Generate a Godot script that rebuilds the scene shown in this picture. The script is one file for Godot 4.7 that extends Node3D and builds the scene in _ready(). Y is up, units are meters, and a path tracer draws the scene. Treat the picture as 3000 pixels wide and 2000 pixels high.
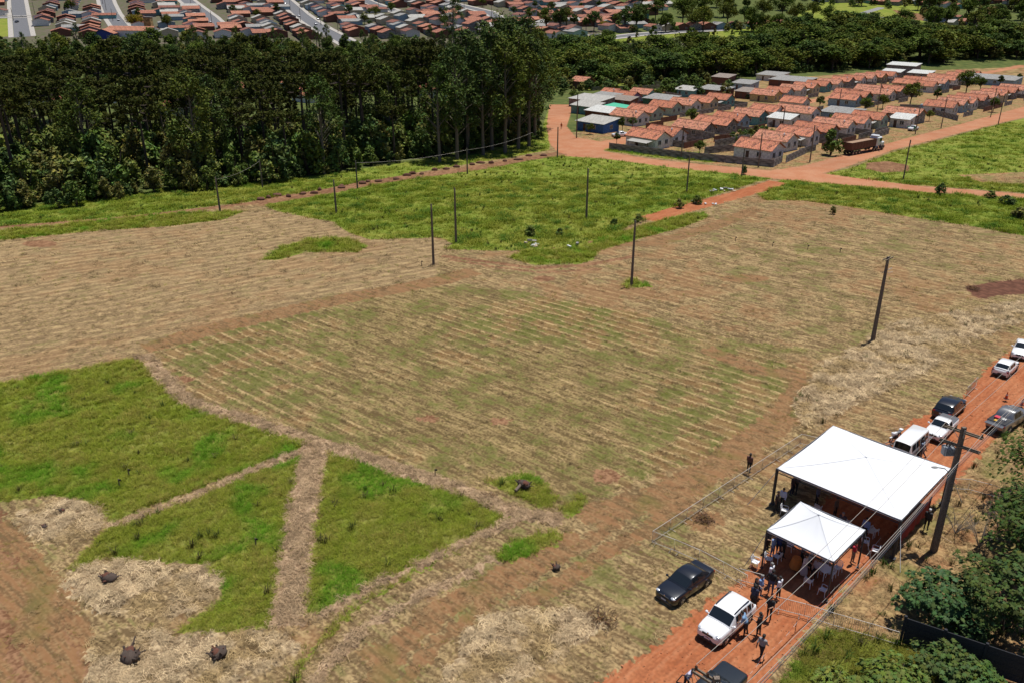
extends Node3D
# Aerial view of a mown field beside a red dirt road: two white tents with parked cars and people,
# utility poles, a pine wood, a village of small tiled houses and a town across the valley.
# Photograph pixels (3000 x 2000) are turned into directions; distance comes from the ground they touch.

const CAM_H := 37.5
const FOCAL := 2427.0
const PITCH := 0.410152   # 23.5 degrees down
const KNOTS := [[-400.0, 0.0], [0.0, 0.0], [150.0, -0.5], [250.0, -2.0], [330.0, -4.0], [400.0, -5.5], [450.0, -5.0], [520.0, 1.0], [600.0, 8.0], [700.0, 17.0], [800.0, 27.0], [1000.0, 47.0], [1700.0, 122.0]]

var rng := RandomNumberGenerator.new()
var used := {}
var M := {}
var GRID := Vector3(0.7071, 0, -0.7071)     # the way the roads and plots run
var ACROSS := Vector3(0.7071, 0, 0.7071)

# ---------------------------------------------------------------- ground height and photo pixels
func prof(d: float) -> float:
	for i in range(1, KNOTS.size()):
		if d < KNOTS[i][0]:
			var a: float = KNOTS[i - 1][0]
			var t: float = (d - a) / (KNOTS[i][0] - a)
			return lerpf(KNOTS[i - 1][1], KNOTS[i][1], t)
	return KNOTS[-1][1]

var prof_tab := PackedFloat32Array()
func hgt(_x: float, z: float) -> float:
	var d := clampf(-z + 400.0, 0.0, 2098.0)
	var i := int(d)
	return lerpf(prof_tab[i], prof_tab[i + 1], d - i)

func on(x: float, z: float) -> Vector3:
	return Vector3(x, hgt(x, z), z)

func ray(px: float, py: float) -> Vector3:
	var r := Vector3(px - 1500.0, 1000.0 - py, -FOCAL).normalized()
	return r.rotated(Vector3.RIGHT, -PITCH)

func g(px: float, py: float) -> Vector3:
	var r := ray(px, py)
	var lo := 20.0
	var hi := lo
	while hi < 1600.0:
		hi = lo * 1.01 + 0.3
		var q := Vector3(0, CAM_H, 0) + r * hi
		if q.y < hgt(q.x, q.z):
			break
		lo = hi
	for k in 24:
		var m := (lo + hi) * 0.5
		var q := Vector3(0, CAM_H, 0) + r * m
		if q.y < hgt(q.x, q.z):
			hi = m
		else:
			lo = m
	var p := Vector3(0, CAM_H, 0) + r * hi
	return on(p.x, p.z)

func gh(px: float, py: float, up: float) -> Vector3:      # a pixel on a level plane up metres above the near field
	var r := ray(px, py)
	return Vector3(0, CAM_H, 0) + r * ((CAM_H - up) / -r.y)

# ---------------------------------------------------------------- mesh builder
class MB:
	var v := PackedVector3Array()
	var uv := PackedVector2Array()
	var c := PackedColorArray()
	var ix := PackedInt32Array()
	var col := Color.WHITE
	func p(a: Vector3, t := Vector2.ZERO) -> int:
		v.append(a); uv.append(t); c.append(col)
		return v.size() - 1
	func t3(i: int, j: int, k: int) -> void:
		ix.append(i); ix.append(j); ix.append(k)
	func tri(a: Vector3, b: Vector3, d: Vector3) -> void:
		t3(p(a), p(b), p(d))
	func quad(a: Vector3, b: Vector3, d: Vector3, e: Vector3, s := Vector2.ONE) -> void:
		var i := p(a, Vector2(0, 0)); p(b, Vector2(s.x, 0)); p(d, Vector2(s.x, s.y)); p(e, Vector2(0, s.y))
		t3(i, i + 1, i + 2); t3(i, i + 2, i + 3)
	func box(a: Vector3, b: Vector3, tf := Transform3D()) -> void:
		var q := []
		for i in 8:
			q.append(tf * Vector3(b.x if i & 1 else a.x, b.y if i & 2 else a.y, b.z if i & 4 else a.z))
		for f in [[0, 2, 3, 1], [4, 5, 7, 6], [0, 1, 5, 4], [2, 6, 7, 3], [0, 4, 6, 2], [1, 3, 7, 5]]:
			quad(q[f[0]], q[f[1]], q[f[2]], q[f[3]])
	func bevel(a: Vector3, b: Vector3, r: float, tf := Transform3D()) -> void:   # box with chamfered edges
		r = minf(r, minf(b.x - a.x, minf(b.y - a.y, b.z - a.z)) * 0.49)
		var lo := a; var hi := b
		var f := func(x, y, z): return tf * Vector3(x, y, z)
		var x0 := lo.x; var x1 := hi.x; var y0 := lo.y; var y1 := hi.y; var z0 := lo.z; var z1 := hi.z
		var X0 := x0 + r; var X1 := x1 - r; var Y0 := y0 + r; var Y1 := y1 - r; var Z0 := z0 + r; var Z1 := z1 - r
		quad(f.call(X0, y1, Z0), f.call(X1, y1, Z0), f.call(X1, y1, Z1), f.call(X0, y1, Z1))
		quad(f.call(X0, y0, Z0), f.call(X0, y0, Z1), f.call(X1, y0, Z1), f.call(X1, y0, Z0))
		quad(f.call(x0, Y0, Z0), f.call(x0, Y1, Z0), f.call(x0, Y1, Z1), f.call(x0, Y0, Z1))
		quad(f.call(x1, Y0, Z0), f.call(x1, Y0, Z1), f.call(x1, Y1, Z1), f.call(x1, Y1, Z0))
		quad(f.call(X0, Y0, z0), f.call(X1, Y0, z0), f.call(X1, Y1, z0), f.call(X0, Y1, z0))
		quad(f.call(X0, Y0, z1), f.call(X0, Y1, z1), f.call(X1, Y1, z1), f.call(X1, Y0, z1))
		for s in [-1, 1]:
			var zz := z0 if s < 0 else z1; var ZZ := Z0 if s < 0 else Z1
			quad(f.call(X0, y1, ZZ), f.call(X1, y1, ZZ), f.call(X1, Y1, zz), f.call(X0, Y1, zz))
			quad(f.call(X0, y0, ZZ), f.call(X1, y0, ZZ), f.call(X1, Y0, zz), f.call(X0, Y0, zz))
			quad(f.call(x0, Y0, ZZ), f.call(x0, Y1, ZZ), f.call(X0, Y1, zz), f.call(X0, Y0, zz))
			quad(f.call(x1, Y0, ZZ), f.call(x1, Y1, ZZ), f.call(X1, Y1, zz), f.call(X1, Y0, zz))
			var xx := x0 if s < 0 else x1; var XX := X0 if s < 0 else X1
			quad(f.call(XX, y1, Z0), f.call(XX, y1, Z1), f.call(xx, Y1, Z1), f.call(xx, Y1, Z0))
			quad(f.call(XX, y0, Z0), f.call(XX, y0, Z1), f.call(xx, Y0, Z1), f.call(xx, Y0, Z0))
			for s2 in [-1, 1]:
				var yy := y0 if s2 < 0 else y1; var YY := Y0 if s2 < 0 else Y1
				for s3 in [-1, 1]:
					var z3 := z0 if s3 < 0 else z1; var Z3 := Z0 if s3 < 0 else Z1
					tri(f.call(XX, yy, Z3), f.call(xx, YY, Z3), f.call(XX, YY, z3))
	func tube(pts: Array, rad: Array, n := 8, cap := true) -> void:
		var first := v.size()
		var up := Vector3.UP
		for i in pts.size():
			var dir: Vector3 = (pts[mini(i + 1, pts.size() - 1)] - pts[maxi(i - 1, 0)]).normalized()
			var side := dir.cross(Vector3.UP if absf(dir.y) < 0.95 else Vector3.RIGHT).normalized()
			var other := dir.cross(side)
			for k in n:
				var a := TAU * k / n
				p(pts[i] + (side * cos(a) + other * sin(a)) * rad[mini(i, rad.size() - 1)], Vector2(float(k) / n, i))
		for i in pts.size() - 1:
			for k in n:
				var a := first + i * n + k
				var b := first + i * n + (k + 1) % n
				t3(a, b, b + n); t3(a, b + n, a + n)
		if cap:
			for e in [0, pts.size() - 1]:
				var m := p(pts[e])
				for k in n:
					var a := p(v[first + e * n + k]); var b := p(v[first + e * n + (k + 1) % n])
					if e == 0: t3(m, b, a)
					else: t3(m, a, b)
	func grid(pts: Array, w: int) -> void:     # rows of w points
		var first := v.size()
		for i in pts.size():
			p(pts[i], Vector2(float(i % w) / (w - 1), i / w))
		for r in pts.size() / w - 1:
			for k in w - 1:
				var a := first + r * w + k
				t3(a, a + 1, a + w + 1); t3(a, a + w + 1, a + w)
	func ball(m: Vector3, r: Vector3, n := 8, lump := 0.0, sd := 1) -> void:
		var rg := RandomNumberGenerator.new(); rg.seed = sd
		var first := v.size()
		for i in n / 2 + 1:
			var th := PI * i / (n / 2)
			for k in n:
				var ph := TAU * k / n
				var s := 1.0 + lump * rg.randf_range(-1, 1)
				p(m + Vector3(sin(th) * cos(ph), cos(th), sin(th) * sin(ph)) * r * s)
		for i in n / 2:
			for k in n:
				var a := first + i * n + k; var b := first + i * n + (k + 1) % n
				t3(a, b, b + n); t3(a, b + n, a + n)
	func arrays(colors := false) -> Array:
		var nn := PackedVector3Array()
		nn.resize(v.size())
		for i in range(0, ix.size(), 3):
			var a := v[ix[i]]; var b := v[ix[i + 1]]; var d := v[ix[i + 2]]
			var f := (d - a).cross(b - a)
			nn[ix[i]] += f; nn[ix[i + 1]] += f; nn[ix[i + 2]] += f
		for i in nn.size():
			nn[i] = nn[i].normalized() if nn[i].length_squared() > 1e-16 else Vector3.UP
		var arr := []
		arr.resize(Mesh.ARRAY_MAX)
		arr[Mesh.ARRAY_VERTEX] = v; arr[Mesh.ARRAY_NORMAL] = nn; arr[Mesh.ARRAY_TEX_UV] = uv; arr[Mesh.ARRAY_INDEX] = ix
		if colors: arr[Mesh.ARRAY_COLOR] = c
		return arr
	func mesh(colors := false) -> ArrayMesh:
		var m := ArrayMesh.new()
		if ix.size():
			m.add_surface_from_arrays(Mesh.PRIMITIVE_TRIANGLES, arrays(colors))
		return m

# ---------------------------------------------------------------- nodes
func numbered(called: String) -> String:
	if not used.has(called):
		used[called] = 0
		return called
	used[called] += 1
	return "%s_%03d" % [called, used[called]]

func tag(o: Node3D, label: String, category: String, group := "", kind := "") -> Node3D:
	if label: o.set_meta("label", label)
	if category: o.set_meta("category", category)
	if group: o.set_meta("group", group)
	if kind: o.set_meta("kind", kind)
	return o

func thing(called: String, label: String, category: String, at: Vector3, turn := 0.0, group := "") -> Node3D:
	var o := Node3D.new()
	o.name = numbered(called)
	add_child(o)
	o.position = at
	o.rotation.y = turn
	return tag(o, label, category, group)

func part(called: String, mesh: Mesh, m: Material, parent: Node, at := Vector3.ZERO) -> MeshInstance3D:
	var o := MeshInstance3D.new()
	o.name = called if parent != self else numbered(called)
	o.mesh = mesh
	if m: o.material_override = m
	o.position = at
	parent.add_child(o, true)
	return o

func copy(o: Node3D, at: Vector3, turn := 0.0, label := "", scale3 := Vector3.ONE, called := "") -> Node3D:
	var r: Node3D = o.duplicate()
	var base: String = String(o.name)
	var cut := RegEx.create_from_string("_\\d+$").sub(base, "")
	r.name = numbered(called if called else cut)
	add_child(r)
	r.transform = Transform3D(Basis(Vector3.UP, turn).scaled_local(scale3), at)
	if label: r.set_meta("label", label)
	return r

func yaw_of(dir: Vector3) -> float:      # turns local +x towards dir
	return atan2(-dir.z, dir.x)

# ---------------------------------------------------------------- materials
func noise_tex(sd: int, freq: float, lo: float, hi: float, size := 256, oct := 4, kind := FastNoiseLite.TYPE_SIMPLEX_SMOOTH) -> ImageTexture:
	var n := FastNoiseLite.new()
	n.seed = sd; n.frequency = freq; n.fractal_octaves = oct; n.noise_type = kind
	var im := n.get_seamless_image(size, size)
	im.convert(Image.FORMAT_L8)
	var d := im.get_data()
	for i in d.size():
		d[i] = int(clampf(lerpf(lo, hi, d[i] / 255.0), 0, 1) * 255.0)
	return ImageTexture.create_from_image(Image.create_from_data(size, size, false, Image.FORMAT_L8, d))

var TEX := {}
func lin(r: float, gg: float, b: float) -> Color:
	return Color(r, gg, b).linear_to_srgb()

func mat(key: String, c: Color, rough := 0.8, metal := 0.0, tex := "", scale := 1.0) -> StandardMaterial3D:
	if M.has(key):
		return M[key]
	var m := StandardMaterial3D.new()
	m.resource_name = key
	m.albedo_color = c
	m.roughness = rough
	m.metallic = metal
	if tex:
		m.albedo_texture = TEX[tex]
		m.uv1_triplanar = true
		m.uv1_scale = Vector3.ONE * scale
	M[key] = m
	return m

func vmat(key: String, rough := 0.8, back := Color.BLACK) -> StandardMaterial3D:
	if M.has(key):
		return M[key]
	var m := StandardMaterial3D.new()
	m.resource_name = key
	m.vertex_color_use_as_albedo = true
	m.roughness = rough
	m.metallic_specular = 0.12
	if back != Color.BLACK:
		m.backlight_enabled = true
		m.backlight = back
	M[key] = m
	return m

# ---------------------------------------------------------------- the scene
func _ready() -> void:
	rng.seed = 20240117
	for i in 2100:
		prof_tab.append((prof(i - 412.0) + prof(i - 400.0) * 2.0 + prof(i - 388.0)) / 4.0)
	var cam := Camera3D.new()
	cam.name = "camera"
	cam.position = Vector3(0, CAM_H, 0)
	cam.rotation = Vector3(-PITCH, 0, 0)
	cam.fov = 44.79
	cam.near = 1.0
	cam.far = 4000.0
	add_child(cam)
	cam.current = true
	var env := Environment.new()
	env.background_mode = Environment.BG_SKY
	var sm := ProceduralSkyMaterial.new()
	sm.sky_top_color = Color(0.34, 0.5, 0.76)
	sm.sky_horizon_color = Color(0.74, 0.79, 0.86)
	sm.sky_curve = 0.18
	sm.ground_bottom_color = Color(0.3, 0.3, 0.26)
	sm.ground_horizon_color = Color(0.6, 0.66, 0.7)
	sm.sky_energy_multiplier = SKY_E
	env.sky = Sky.new()
	env.sky.sky_material = sm
	env.tonemap_mode = Environment.TONE_MAPPER_LINEAR
	env.tonemap_exposure = EXPOSURE
	env.sdfgi_enabled = true
	env.ssao_enabled = true
	env.ssil_enabled = true
	if FOG > 0.0:
		env.fog_enabled = true
		env.fog_density = FOG
		env.fog_light_color = Color(0.78, 0.84, 0.92)
	var we := WorldEnvironment.new()
	we.name = "world_environment"
	we.environment = env
	add_child(we)
	var sun := DirectionalLight3D.new()
	sun.name = "sun"
	sun.light_energy = SUN_E
	sun.light_color = Color(1.0, 0.985, 0.955)
	sun.light_angular_distance = 0.5
	sun.shadow_enabled = true
	add_child(sun)
	sun.look_at_from_position(Vector3.ZERO, Vector3(-0.17, -1.0, 0.13), Vector3.FORWARD)
	TEX["grain"] = noise_tex(3, 0.05, 0.62, 1.12, 256, 5)
	TEX["blotch"] = noise_tex(5, 0.012, 0.55, 1.2, 256, 4)
	TEX["stain"] = noise_tex(6, 0.02, 0.8, 1.05, 256, 4)
	TEX["fine"] = noise_tex(8, 0.15, 0.75, 1.1, 256, 3)
	build_ground()
	build_forest()
	build_village()
	build_town()
	build_poles()
	build_tents()
	build_vehicles()
	build_people()
	build_furniture()
	build_near_plants()
	build_field_things()

const SKY_E := 0.72
const SUN_E := 1.6
const EXPOSURE := 1.05
const FOG := 0.0

# ---------------------------------------------------------------- ground
enum {STRAW, GRASS, PILE, ROAD, SOIL, TRACK, FLOOR, DRY, PLOUGH, MEADOW, ROWS, LEFTROWS, TOWNSOIL, RUSH, PALE}
const DS := 1.27551
var maps := []
var n_edge := FastNoiseLite.new()
var n_a := FastNoiseLite.new()
var n_b := FastNoiseLite.new()
var n_c := FastNoiseLite.new()
var n_d := FastNoiseLite.new()
var row_dir := Vector2.RIGHT
var row_left := Vector2.RIGHT

func gd(x: float, y: float) -> Vector3:
	return g(x * DS, y * DS)

func poly_of(pts: Array) -> PackedVector2Array:
	var out := PackedVector2Array()
	for i in range(0, pts.size(), 2):
		var q := gd(pts[i], pts[i + 1])
		out.append(Vector2(q.x, -q.z))
	return out

func strip_of(pts: Array, width: float) -> PackedVector2Array:      # a path of given width in metres through photo points
	var mid := poly_of(pts)
	var l := PackedVector2Array(); var r := PackedVector2Array()
	for i in mid.size():
		var dir := (mid[mini(i + 1, mid.size() - 1)] - mid[maxi(i - 1, 0)]).normalized()
		var nrm := Vector2(-dir.y, dir.x) * width * 0.5
		l.append(mid[i] + nrm); r.append(mid[i] - nrm)
	r.reverse()
	l.append_array(r)
	return l

func areas() -> Array:
	var a := []
	# far country
	a.append([FLOOR, PackedVector2Array([Vector2(-900, 150), Vector2(-900, 530), Vector2(900, 530), Vector2(900, 330), Vector2(60, 330), Vector2(20, 240)])])
	a.append([TOWNSOIL, PackedVector2Array([Vector2(-900, 520), Vector2(120, 520), Vector2(160, 1400), Vector2(-900, 1400)])])
	a.append([FLOOR, PackedVector2Array([Vector2(60, 560), Vector2(900, 560), Vector2(900, 1400), Vector2(160, 1400)])])
	a.append([FLOOR, PackedVector2Array([Vector2(110, 330), Vector2(700, 380), Vector2(700, 560), Vector2(120, 560)])])
	a.append([MEADOW, poly_of([1560, 70, 1800, 50, 1900, 0, 2140, 5, 2140, 30, 2110, 70, 2050, 90, 1920, 70, 1700, 105, 1570, 100])])
	a.append([SOIL, poly_of([2050, 22, 2140, 35, 2140, 50, 2080, 42])])
	a.append([MEADOW, poly_of([1290, 85, 1560, 72, 1580, 82, 1400, 105, 1320, 110])])
	a.append([MEADOW, poly_of([-60, 44, 27, 42, 33, 82, -60, 90])])
	# the wood and its edge
	a.append([FLOOR, poly_of([-400, 540, 0, 485, 200, 462, 420, 432, 620, 420, 760, 400, 950, 370, 1100, 355, 1240, 330, 1262, 240, 1250, 140, 0, 170, -500, 200])])
	a.append([MEADOW, poly_of([1340, 178, 1500, 180, 1640, 190, 1860, 175, 2352, 160, 2352, 200, 2000, 170, 1700, 185, 1600, 215, 1340, 208])])
	a.append([MEADOW, poly_of([-200, 545, 0, 480, 200, 460, 420, 430, 620, 418, 760, 398, 950, 370, 1100, 355, 1240, 318, 1262, 240, 1275, 260, 1262, 345, 1150, 365, 980, 392, 800, 425, 620, 458, 450, 478, 250, 503, 0, 522, -200, 570])])
	# village ground
	a.append([DRY, poly_of([1330, 330, 1370, 220, 1650, 190, 2000, 165, 2450, 150, 2450, 250, 2352, 258, 2050, 330, 1860, 380, 1780, 390, 1560, 370, 1400, 350])])
	a.append([TRACK, strip_of([1420, 318, 1500, 305, 1560, 300, 1700, 268, 1900, 225, 2100, 190, 2352, 150], 5.0)])
	a.append([TRACK, strip_of([1450, 218, 1600, 205, 1700, 215, 1900, 180], 4.0)])
	a.append([GRASS, poly_of([1385, 345, 1440, 338, 1600, 350, 1690, 368, 1640, 374, 1500, 362])])
	# meadows
	a.append([MEADOW, poly_of([610, 470, 760, 440, 850, 415, 1000, 395, 1200, 370, 1290, 358, 1400, 365, 1560, 385, 1690, 398, 1775, 410, 1740, 418, 1620, 455, 1560, 480, 1490, 500, 1440, 520, 1420, 540, 1350, 565, 1180, 575, 1100, 575, 1010, 572, 1040, 560, 1010, 545, 850, 550, 790, 530, 770, 510, 700, 500, 620, 480])])
	a.append([MEADOW, poly_of([1745, 448, 1800, 410, 1900, 420, 2100, 440, 2500, 458, 2500, 570, 2250, 522, 2100, 500, 1950, 475, 1840, 460, 1760, 460])])
	a.append([MEADOW, poly_of([1885, 402, 1960, 385, 2050, 350, 2352, 272, 2600, 215, 2600, 470, 2352, 443, 2100, 425, 1990, 412])])
	a.append([SOIL, poly_of([1990, 374, 2040, 370, 2090, 380, 2090, 394, 2030, 397, 1990, 388])])
	a.append([DRY, poly_of([2200, 402, 2352, 395, 2420, 410, 2352, 425, 2250, 418])])
	# mown fields
	a.append([LEFTROWS, poly_of([-300, 600, 0, 556, 300, 520, 560, 490, 620, 482, 770, 512, 800, 535, 850, 552, 1000, 548, 1040, 560, 1010, 580, 1000, 640, 720, 700, 560, 735, 340, 800, 300, 825, 0, 885, -300, 930])])
	a.append([ROWS, poly_of([350, 790, 560, 740, 720, 700, 1000, 655, 1200, 670, 1460, 720, 1760, 800, 1860, 860, 1830, 960, 1700, 1020, 1450, 1110, 1300, 1185, 1100, 1120, 740, 1010, 440, 925, 330, 830])])
	# worn wheel tracks and bare soil in the mown ground
	a.append([PALE, poly_of([-150, 1190, 30, 1215, 70, 1265, 130, 1320, 190, 1430, 200, 1480, 230, 1600, -150, 1600])])
	for q in [[[330, 800, 560, 738, 760, 692, 1010, 645, 1090, 622], 3.6, PALE], [[1015, 588, 1120, 602, 1230, 616, 1340, 610, 1460, 588], 1.1, SOIL], [[1030, 596, 1130, 612, 1240, 626, 1380, 618], 0.7, SOIL], [[1180, 690, 1340, 715, 1520, 758, 1700, 790, 1850, 806], 1.6, ROWS],
		[[-80, 1180, 20, 1290, 90, 1420, 170, 1590], 0.7, SOIL], [[-20, 1170, 60, 1270, 140, 1400, 230, 1590], 0.6, SOIL], [[-100, 1290, -10, 1400, 60, 1590], 0.8, SOIL], [[-60, 1240, 40, 1360, 110, 1480, 150, 1590], 1.6, PALE], [[0, 1200, 90, 1300, 180, 1440, 260, 1590], 1.2, PALE],
		[[1330, 1230, 1150, 1320, 1000, 1410, 900, 1500, 850, 1600], 1.8, PALE], [[1420, 1200, 1280, 1290, 1120, 1380, 960, 1520, 920, 1600], 1.0, PALE], [[1500, 1215, 1400, 1260, 1300, 1330, 1180, 1400], 1.4, PALE], [[1560, 1170, 1440, 1150, 1330, 1190], 2.2, PALE],
		[[1700, 1060, 1600, 1090, 1480, 1150, 1360, 1200], 2.4, PALE], [[1830, 960, 1720, 1030, 1600, 1120, 1500, 1210], 1.8, PALE], [[1850, 870, 1780, 960, 1640, 1060], 2.0, PALE], [[1180, 1195, 1000, 1290, 820, 1390, 700, 1510, 655, 1600], 0.22, GRASS], [[1215, 1240, 1010, 1350, 850, 1430, 740, 1540, 715, 1600], 0.8, RUSH],
		[[1620, 800, 1740, 850, 1850, 860], 2.5, PALE], [[1350, 560, 1500, 560, 1640, 520, 1740, 480], 3.0, PALE]]:
		a.append([q[2], strip_of(q[0], q[1])])
	for q in [[1395, 1095, 34, 16], [1150, 968, 26, 9], [985, 962, 30, 8], [90, 560, 40, 8], [1250, 640, 26, 6], [1160, 1470, 60, 22], [420, 870, 30, 7], [1620, 1195, 50, 22], [1710, 640, 60, 9], [880, 1500, 60, 24]]:
		var ov := []
		for k in 12: ov.append_array([q[0] + cos(TAU * k / 12.0) * q[2], q[1] + sin(TAU * k / 12.0) * q[3]])
		a.append([SOIL if q[2] < 45 else PALE, poly_of(ov)])
	# roads
	a.append([TRACK, poly_of([1262, 240, 1330, 240, 1312, 258, 1302, 290, 1322, 315, 1380, 325, 1450, 312, 1520, 300, 1560, 298, 1470, 322, 1400, 338, 1385, 347, 1500, 366, 1640, 380, 1770, 392, 1850, 380, 2000, 340, 2200, 287, 2352, 245, 2550, 200, 2550, 230, 2352, 270, 2050, 345, 1950, 382, 1890, 398, 1990, 412, 2100, 426, 2352, 446, 2600, 465, 2600, 480, 2352, 457, 2100, 440, 1900, 421, 1790, 412, 1690, 400, 1560, 387, 1400, 366, 1290, 358, 1262, 330, 1255, 290])])
	a.append([SOIL, strip_of([-150, 535, 0, 522, 250, 503, 450, 482, 600, 464], 1.6)])
	a.append([SOIL, strip_of([590, 466, 760, 438, 850, 420, 950, 405, 1100, 385, 1200, 366, 1290, 352], 4.6)])
	a.append([ROAD, strip_of([1485, 505, 1560, 483, 1640, 462, 1700, 446, 1790, 418], 4.2)])
	a.append([GRASS, poly_of([0, 530, 150, 515, 350, 494, 500, 485, 562, 485, 510, 505, 380, 520, 200, 532, 0, 552, -200, 575, -200, 560])])
	a.append([GRASS, poly_of([600, 597, 650, 565, 720, 548, 790, 545, 846, 565, 820, 580, 700, 580, 640, 597])])
	a.append([GRASS, poly_of([1168, 592, 1200, 576, 1330, 568, 1440, 530, 1540, 500, 1620, 486, 1626, 500, 1570, 522, 1480, 545, 1372, 578, 1365, 596, 1330, 606, 1230, 609])])
	a.append([GRASS, poly_of([1432, 652, 1450, 640, 1500, 658, 1440, 662])])
	# unmown patches in front
	a.append([GRASS, poly_of([-250, 930, 0, 880, 300, 824, 325, 834, 350, 865, 390, 905, 430, 925, 520, 955, 640, 990, 706, 1016, 700, 1026, 600, 1062, 430, 1130, 247, 1200, 240, 1180, 205, 1150, 130, 1135, 60, 1145, 0, 1152, -250, 1160])])
	a.append([GRASS, poly_of([692, 1046, 682, 1110, 662, 1200, 640, 1320, 620, 1442, 500, 1452, 420, 1457, 410, 1440, 480, 1402, 514, 1372, 512, 1330, 480, 1300, 400, 1292, 280, 1284, 240, 1292, 170, 1310, 165, 1300, 240, 1220, 300, 1197, 430, 1147, 600, 1082])])
	a.append([GRASS, poly_of([757, 1030, 900, 1093, 1040, 1130, 1100, 1150, 1168, 1182, 1120, 1207, 1000, 1272, 850, 1342, 722, 1417, 702, 1412, 707, 1330, 727, 1200, 746, 1090])])
	a.append([GRASS, poly_of([1112, 1107, 1160, 1098, 1200, 1085, 1262, 1115, 1258, 1140, 1240, 1160, 1195, 1142])])
	a.append([GRASS, poly_of([1230, 1158, 1270, 1132, 1286, 1140, 1262, 1166, 1240, 1170])])
	a.append([GRASS, poly_of([1282, 1182, 1335, 1128, 1350, 1150, 1312, 1186])])
	a.append([GRASS, poly_of([1136, 1276, 1180, 1242, 1280, 1218, 1292, 1240, 1212, 1278, 1150, 1292])])
	a.append([PILE, poly_of([40, 1180, 130, 1138, 230, 1163, 246, 1200, 200, 1240, 110, 1256, 40, 1212])])
	a.append([PILE, poly_of([145, 1320, 240, 1280, 330, 1288, 470, 1295, 516, 1335, 505, 1377, 440, 1412, 330, 1427, 210, 1402, 150, 1352])])
	a.append([PILE, poly_of([205, 1470, 300, 1440, 420, 1462, 540, 1448, 640, 1450, 700, 1490, 560, 1580, 200, 1600])])
	a.append([PILE, poly_of([1080, 1440, 1160, 1395, 1320, 1400, 1400, 1440, 1300, 1500, 1200, 1568, 1000, 1600]) ])
	a.append([PILE, poly_of([1820, 930, 1900, 830, 2060, 740, 2352, 690, 2500, 680, 2500, 700, 2352, 740, 2200, 800, 2120, 860, 1960, 935, 1860, 990])])
	a.append([RUSH, strip_of([330, 815, 430, 922, 720, 1012, 1060, 1125, 1190, 1180, 1290, 1195], 1.5)])
	a.append([RUSH, strip_of([722, 1030, 690, 1200, 660, 1440], 2.3)])
	a.append([RUSH, strip_of([720, 1020, 480, 1128, 250, 1212], 0.7)])
	a.append([RUSH, strip_of([1195, 1190, 850, 1350, 700, 1430], 0.6)])
	a.append([PLOUGH, poly_of([2220, 660, 2280, 648, 2352, 640, 2420, 640, 2420, 670, 2340, 676, 2300, 678, 2260, 686, 2235, 680])])
	# verge and road by the tents
	a.append([DRY, poly_of([1760, 1600, 1860, 1440, 1960, 1330, 2040, 1262, 2190, 1110, 2250, 1050, 2300, 990, 2352, 950, 2600, 760, 2700, 1000, 2600, 1700, 1900, 1700])])
	a.append([GRASS, poly_of([1790, 1580, 1850, 1470, 1900, 1445, 2000, 1460, 2100, 1480, 2300, 1560, 2400, 1700, 1800, 1700])])
	a.append([ROAD, poly_of([1340, 1600, 1380, 1566, 1500, 1488, 1600, 1402, 1700, 1332, 1752, 1280, 1840, 1200, 2000, 1050, 2100, 962, 2140, 948, 2212, 912, 2262, 850, 2352, 782, 2500, 670, 2640, 770, 2352, 950, 2300, 992, 2250, 1052, 2190, 1112, 2040, 1262, 1960, 1332, 1860, 1442, 1762, 1566, 1740, 1600])])
	return a

func fill(m: Dictionary, cls: int, pts: PackedVector2Array) -> void:
	var w: int = m.w; var h: int = m.h
	var sx: float = w / (m.x1 - m.x0); var sy: float = h / (m.d1 - m.d0)
	var lo := 1e9; var hi := -1e9
	for q in pts:
		lo = minf(lo, q.y); hi = maxf(hi, q.y)
	var data: PackedByteArray = m.cls
	for j in range(clampi(int((lo - m.d0) * sy), 0, h), clampi(int((hi - m.d0) * sy) + 1, 0, h)):
		var d: float = m.d0 + (j + 0.5) / sy
		var xs := []
		for i in pts.size():
			var a := pts[i]; var b := pts[(i + 1) % pts.size()]
			if (a.y <= d) != (b.y <= d):
				xs.append(a.x + (d - a.y) / (b.y - a.y) * (b.x - a.x))
		xs.sort()
		for k in range(0, xs.size() - 1, 2):
			var i0 := clampi(int((xs[k] - m.x0) * sx + 0.5), 0, w)
			var i1 := clampi(int((xs[k + 1] - m.x0) * sx + 0.5), 0, w)
			for i in range(i0, i1):
				data[j * w + i] = cls
	m.cls = data

func cls_at(x: float, d: float) -> int:
	for m in maps:
		if x > m.x0 and x < m.x1 and d > m.d0 and d < m.d1:
			var i := clampi(int((x - m.x0) / (m.x1 - m.x0) * m.w), 0, m.w - 1)
			var j := clampi(int((d - m.d0) / (m.d1 - m.d0) * m.h), 0, m.h - 1)
			return m.cls[j * m.w + i]
	return STRAW

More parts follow.
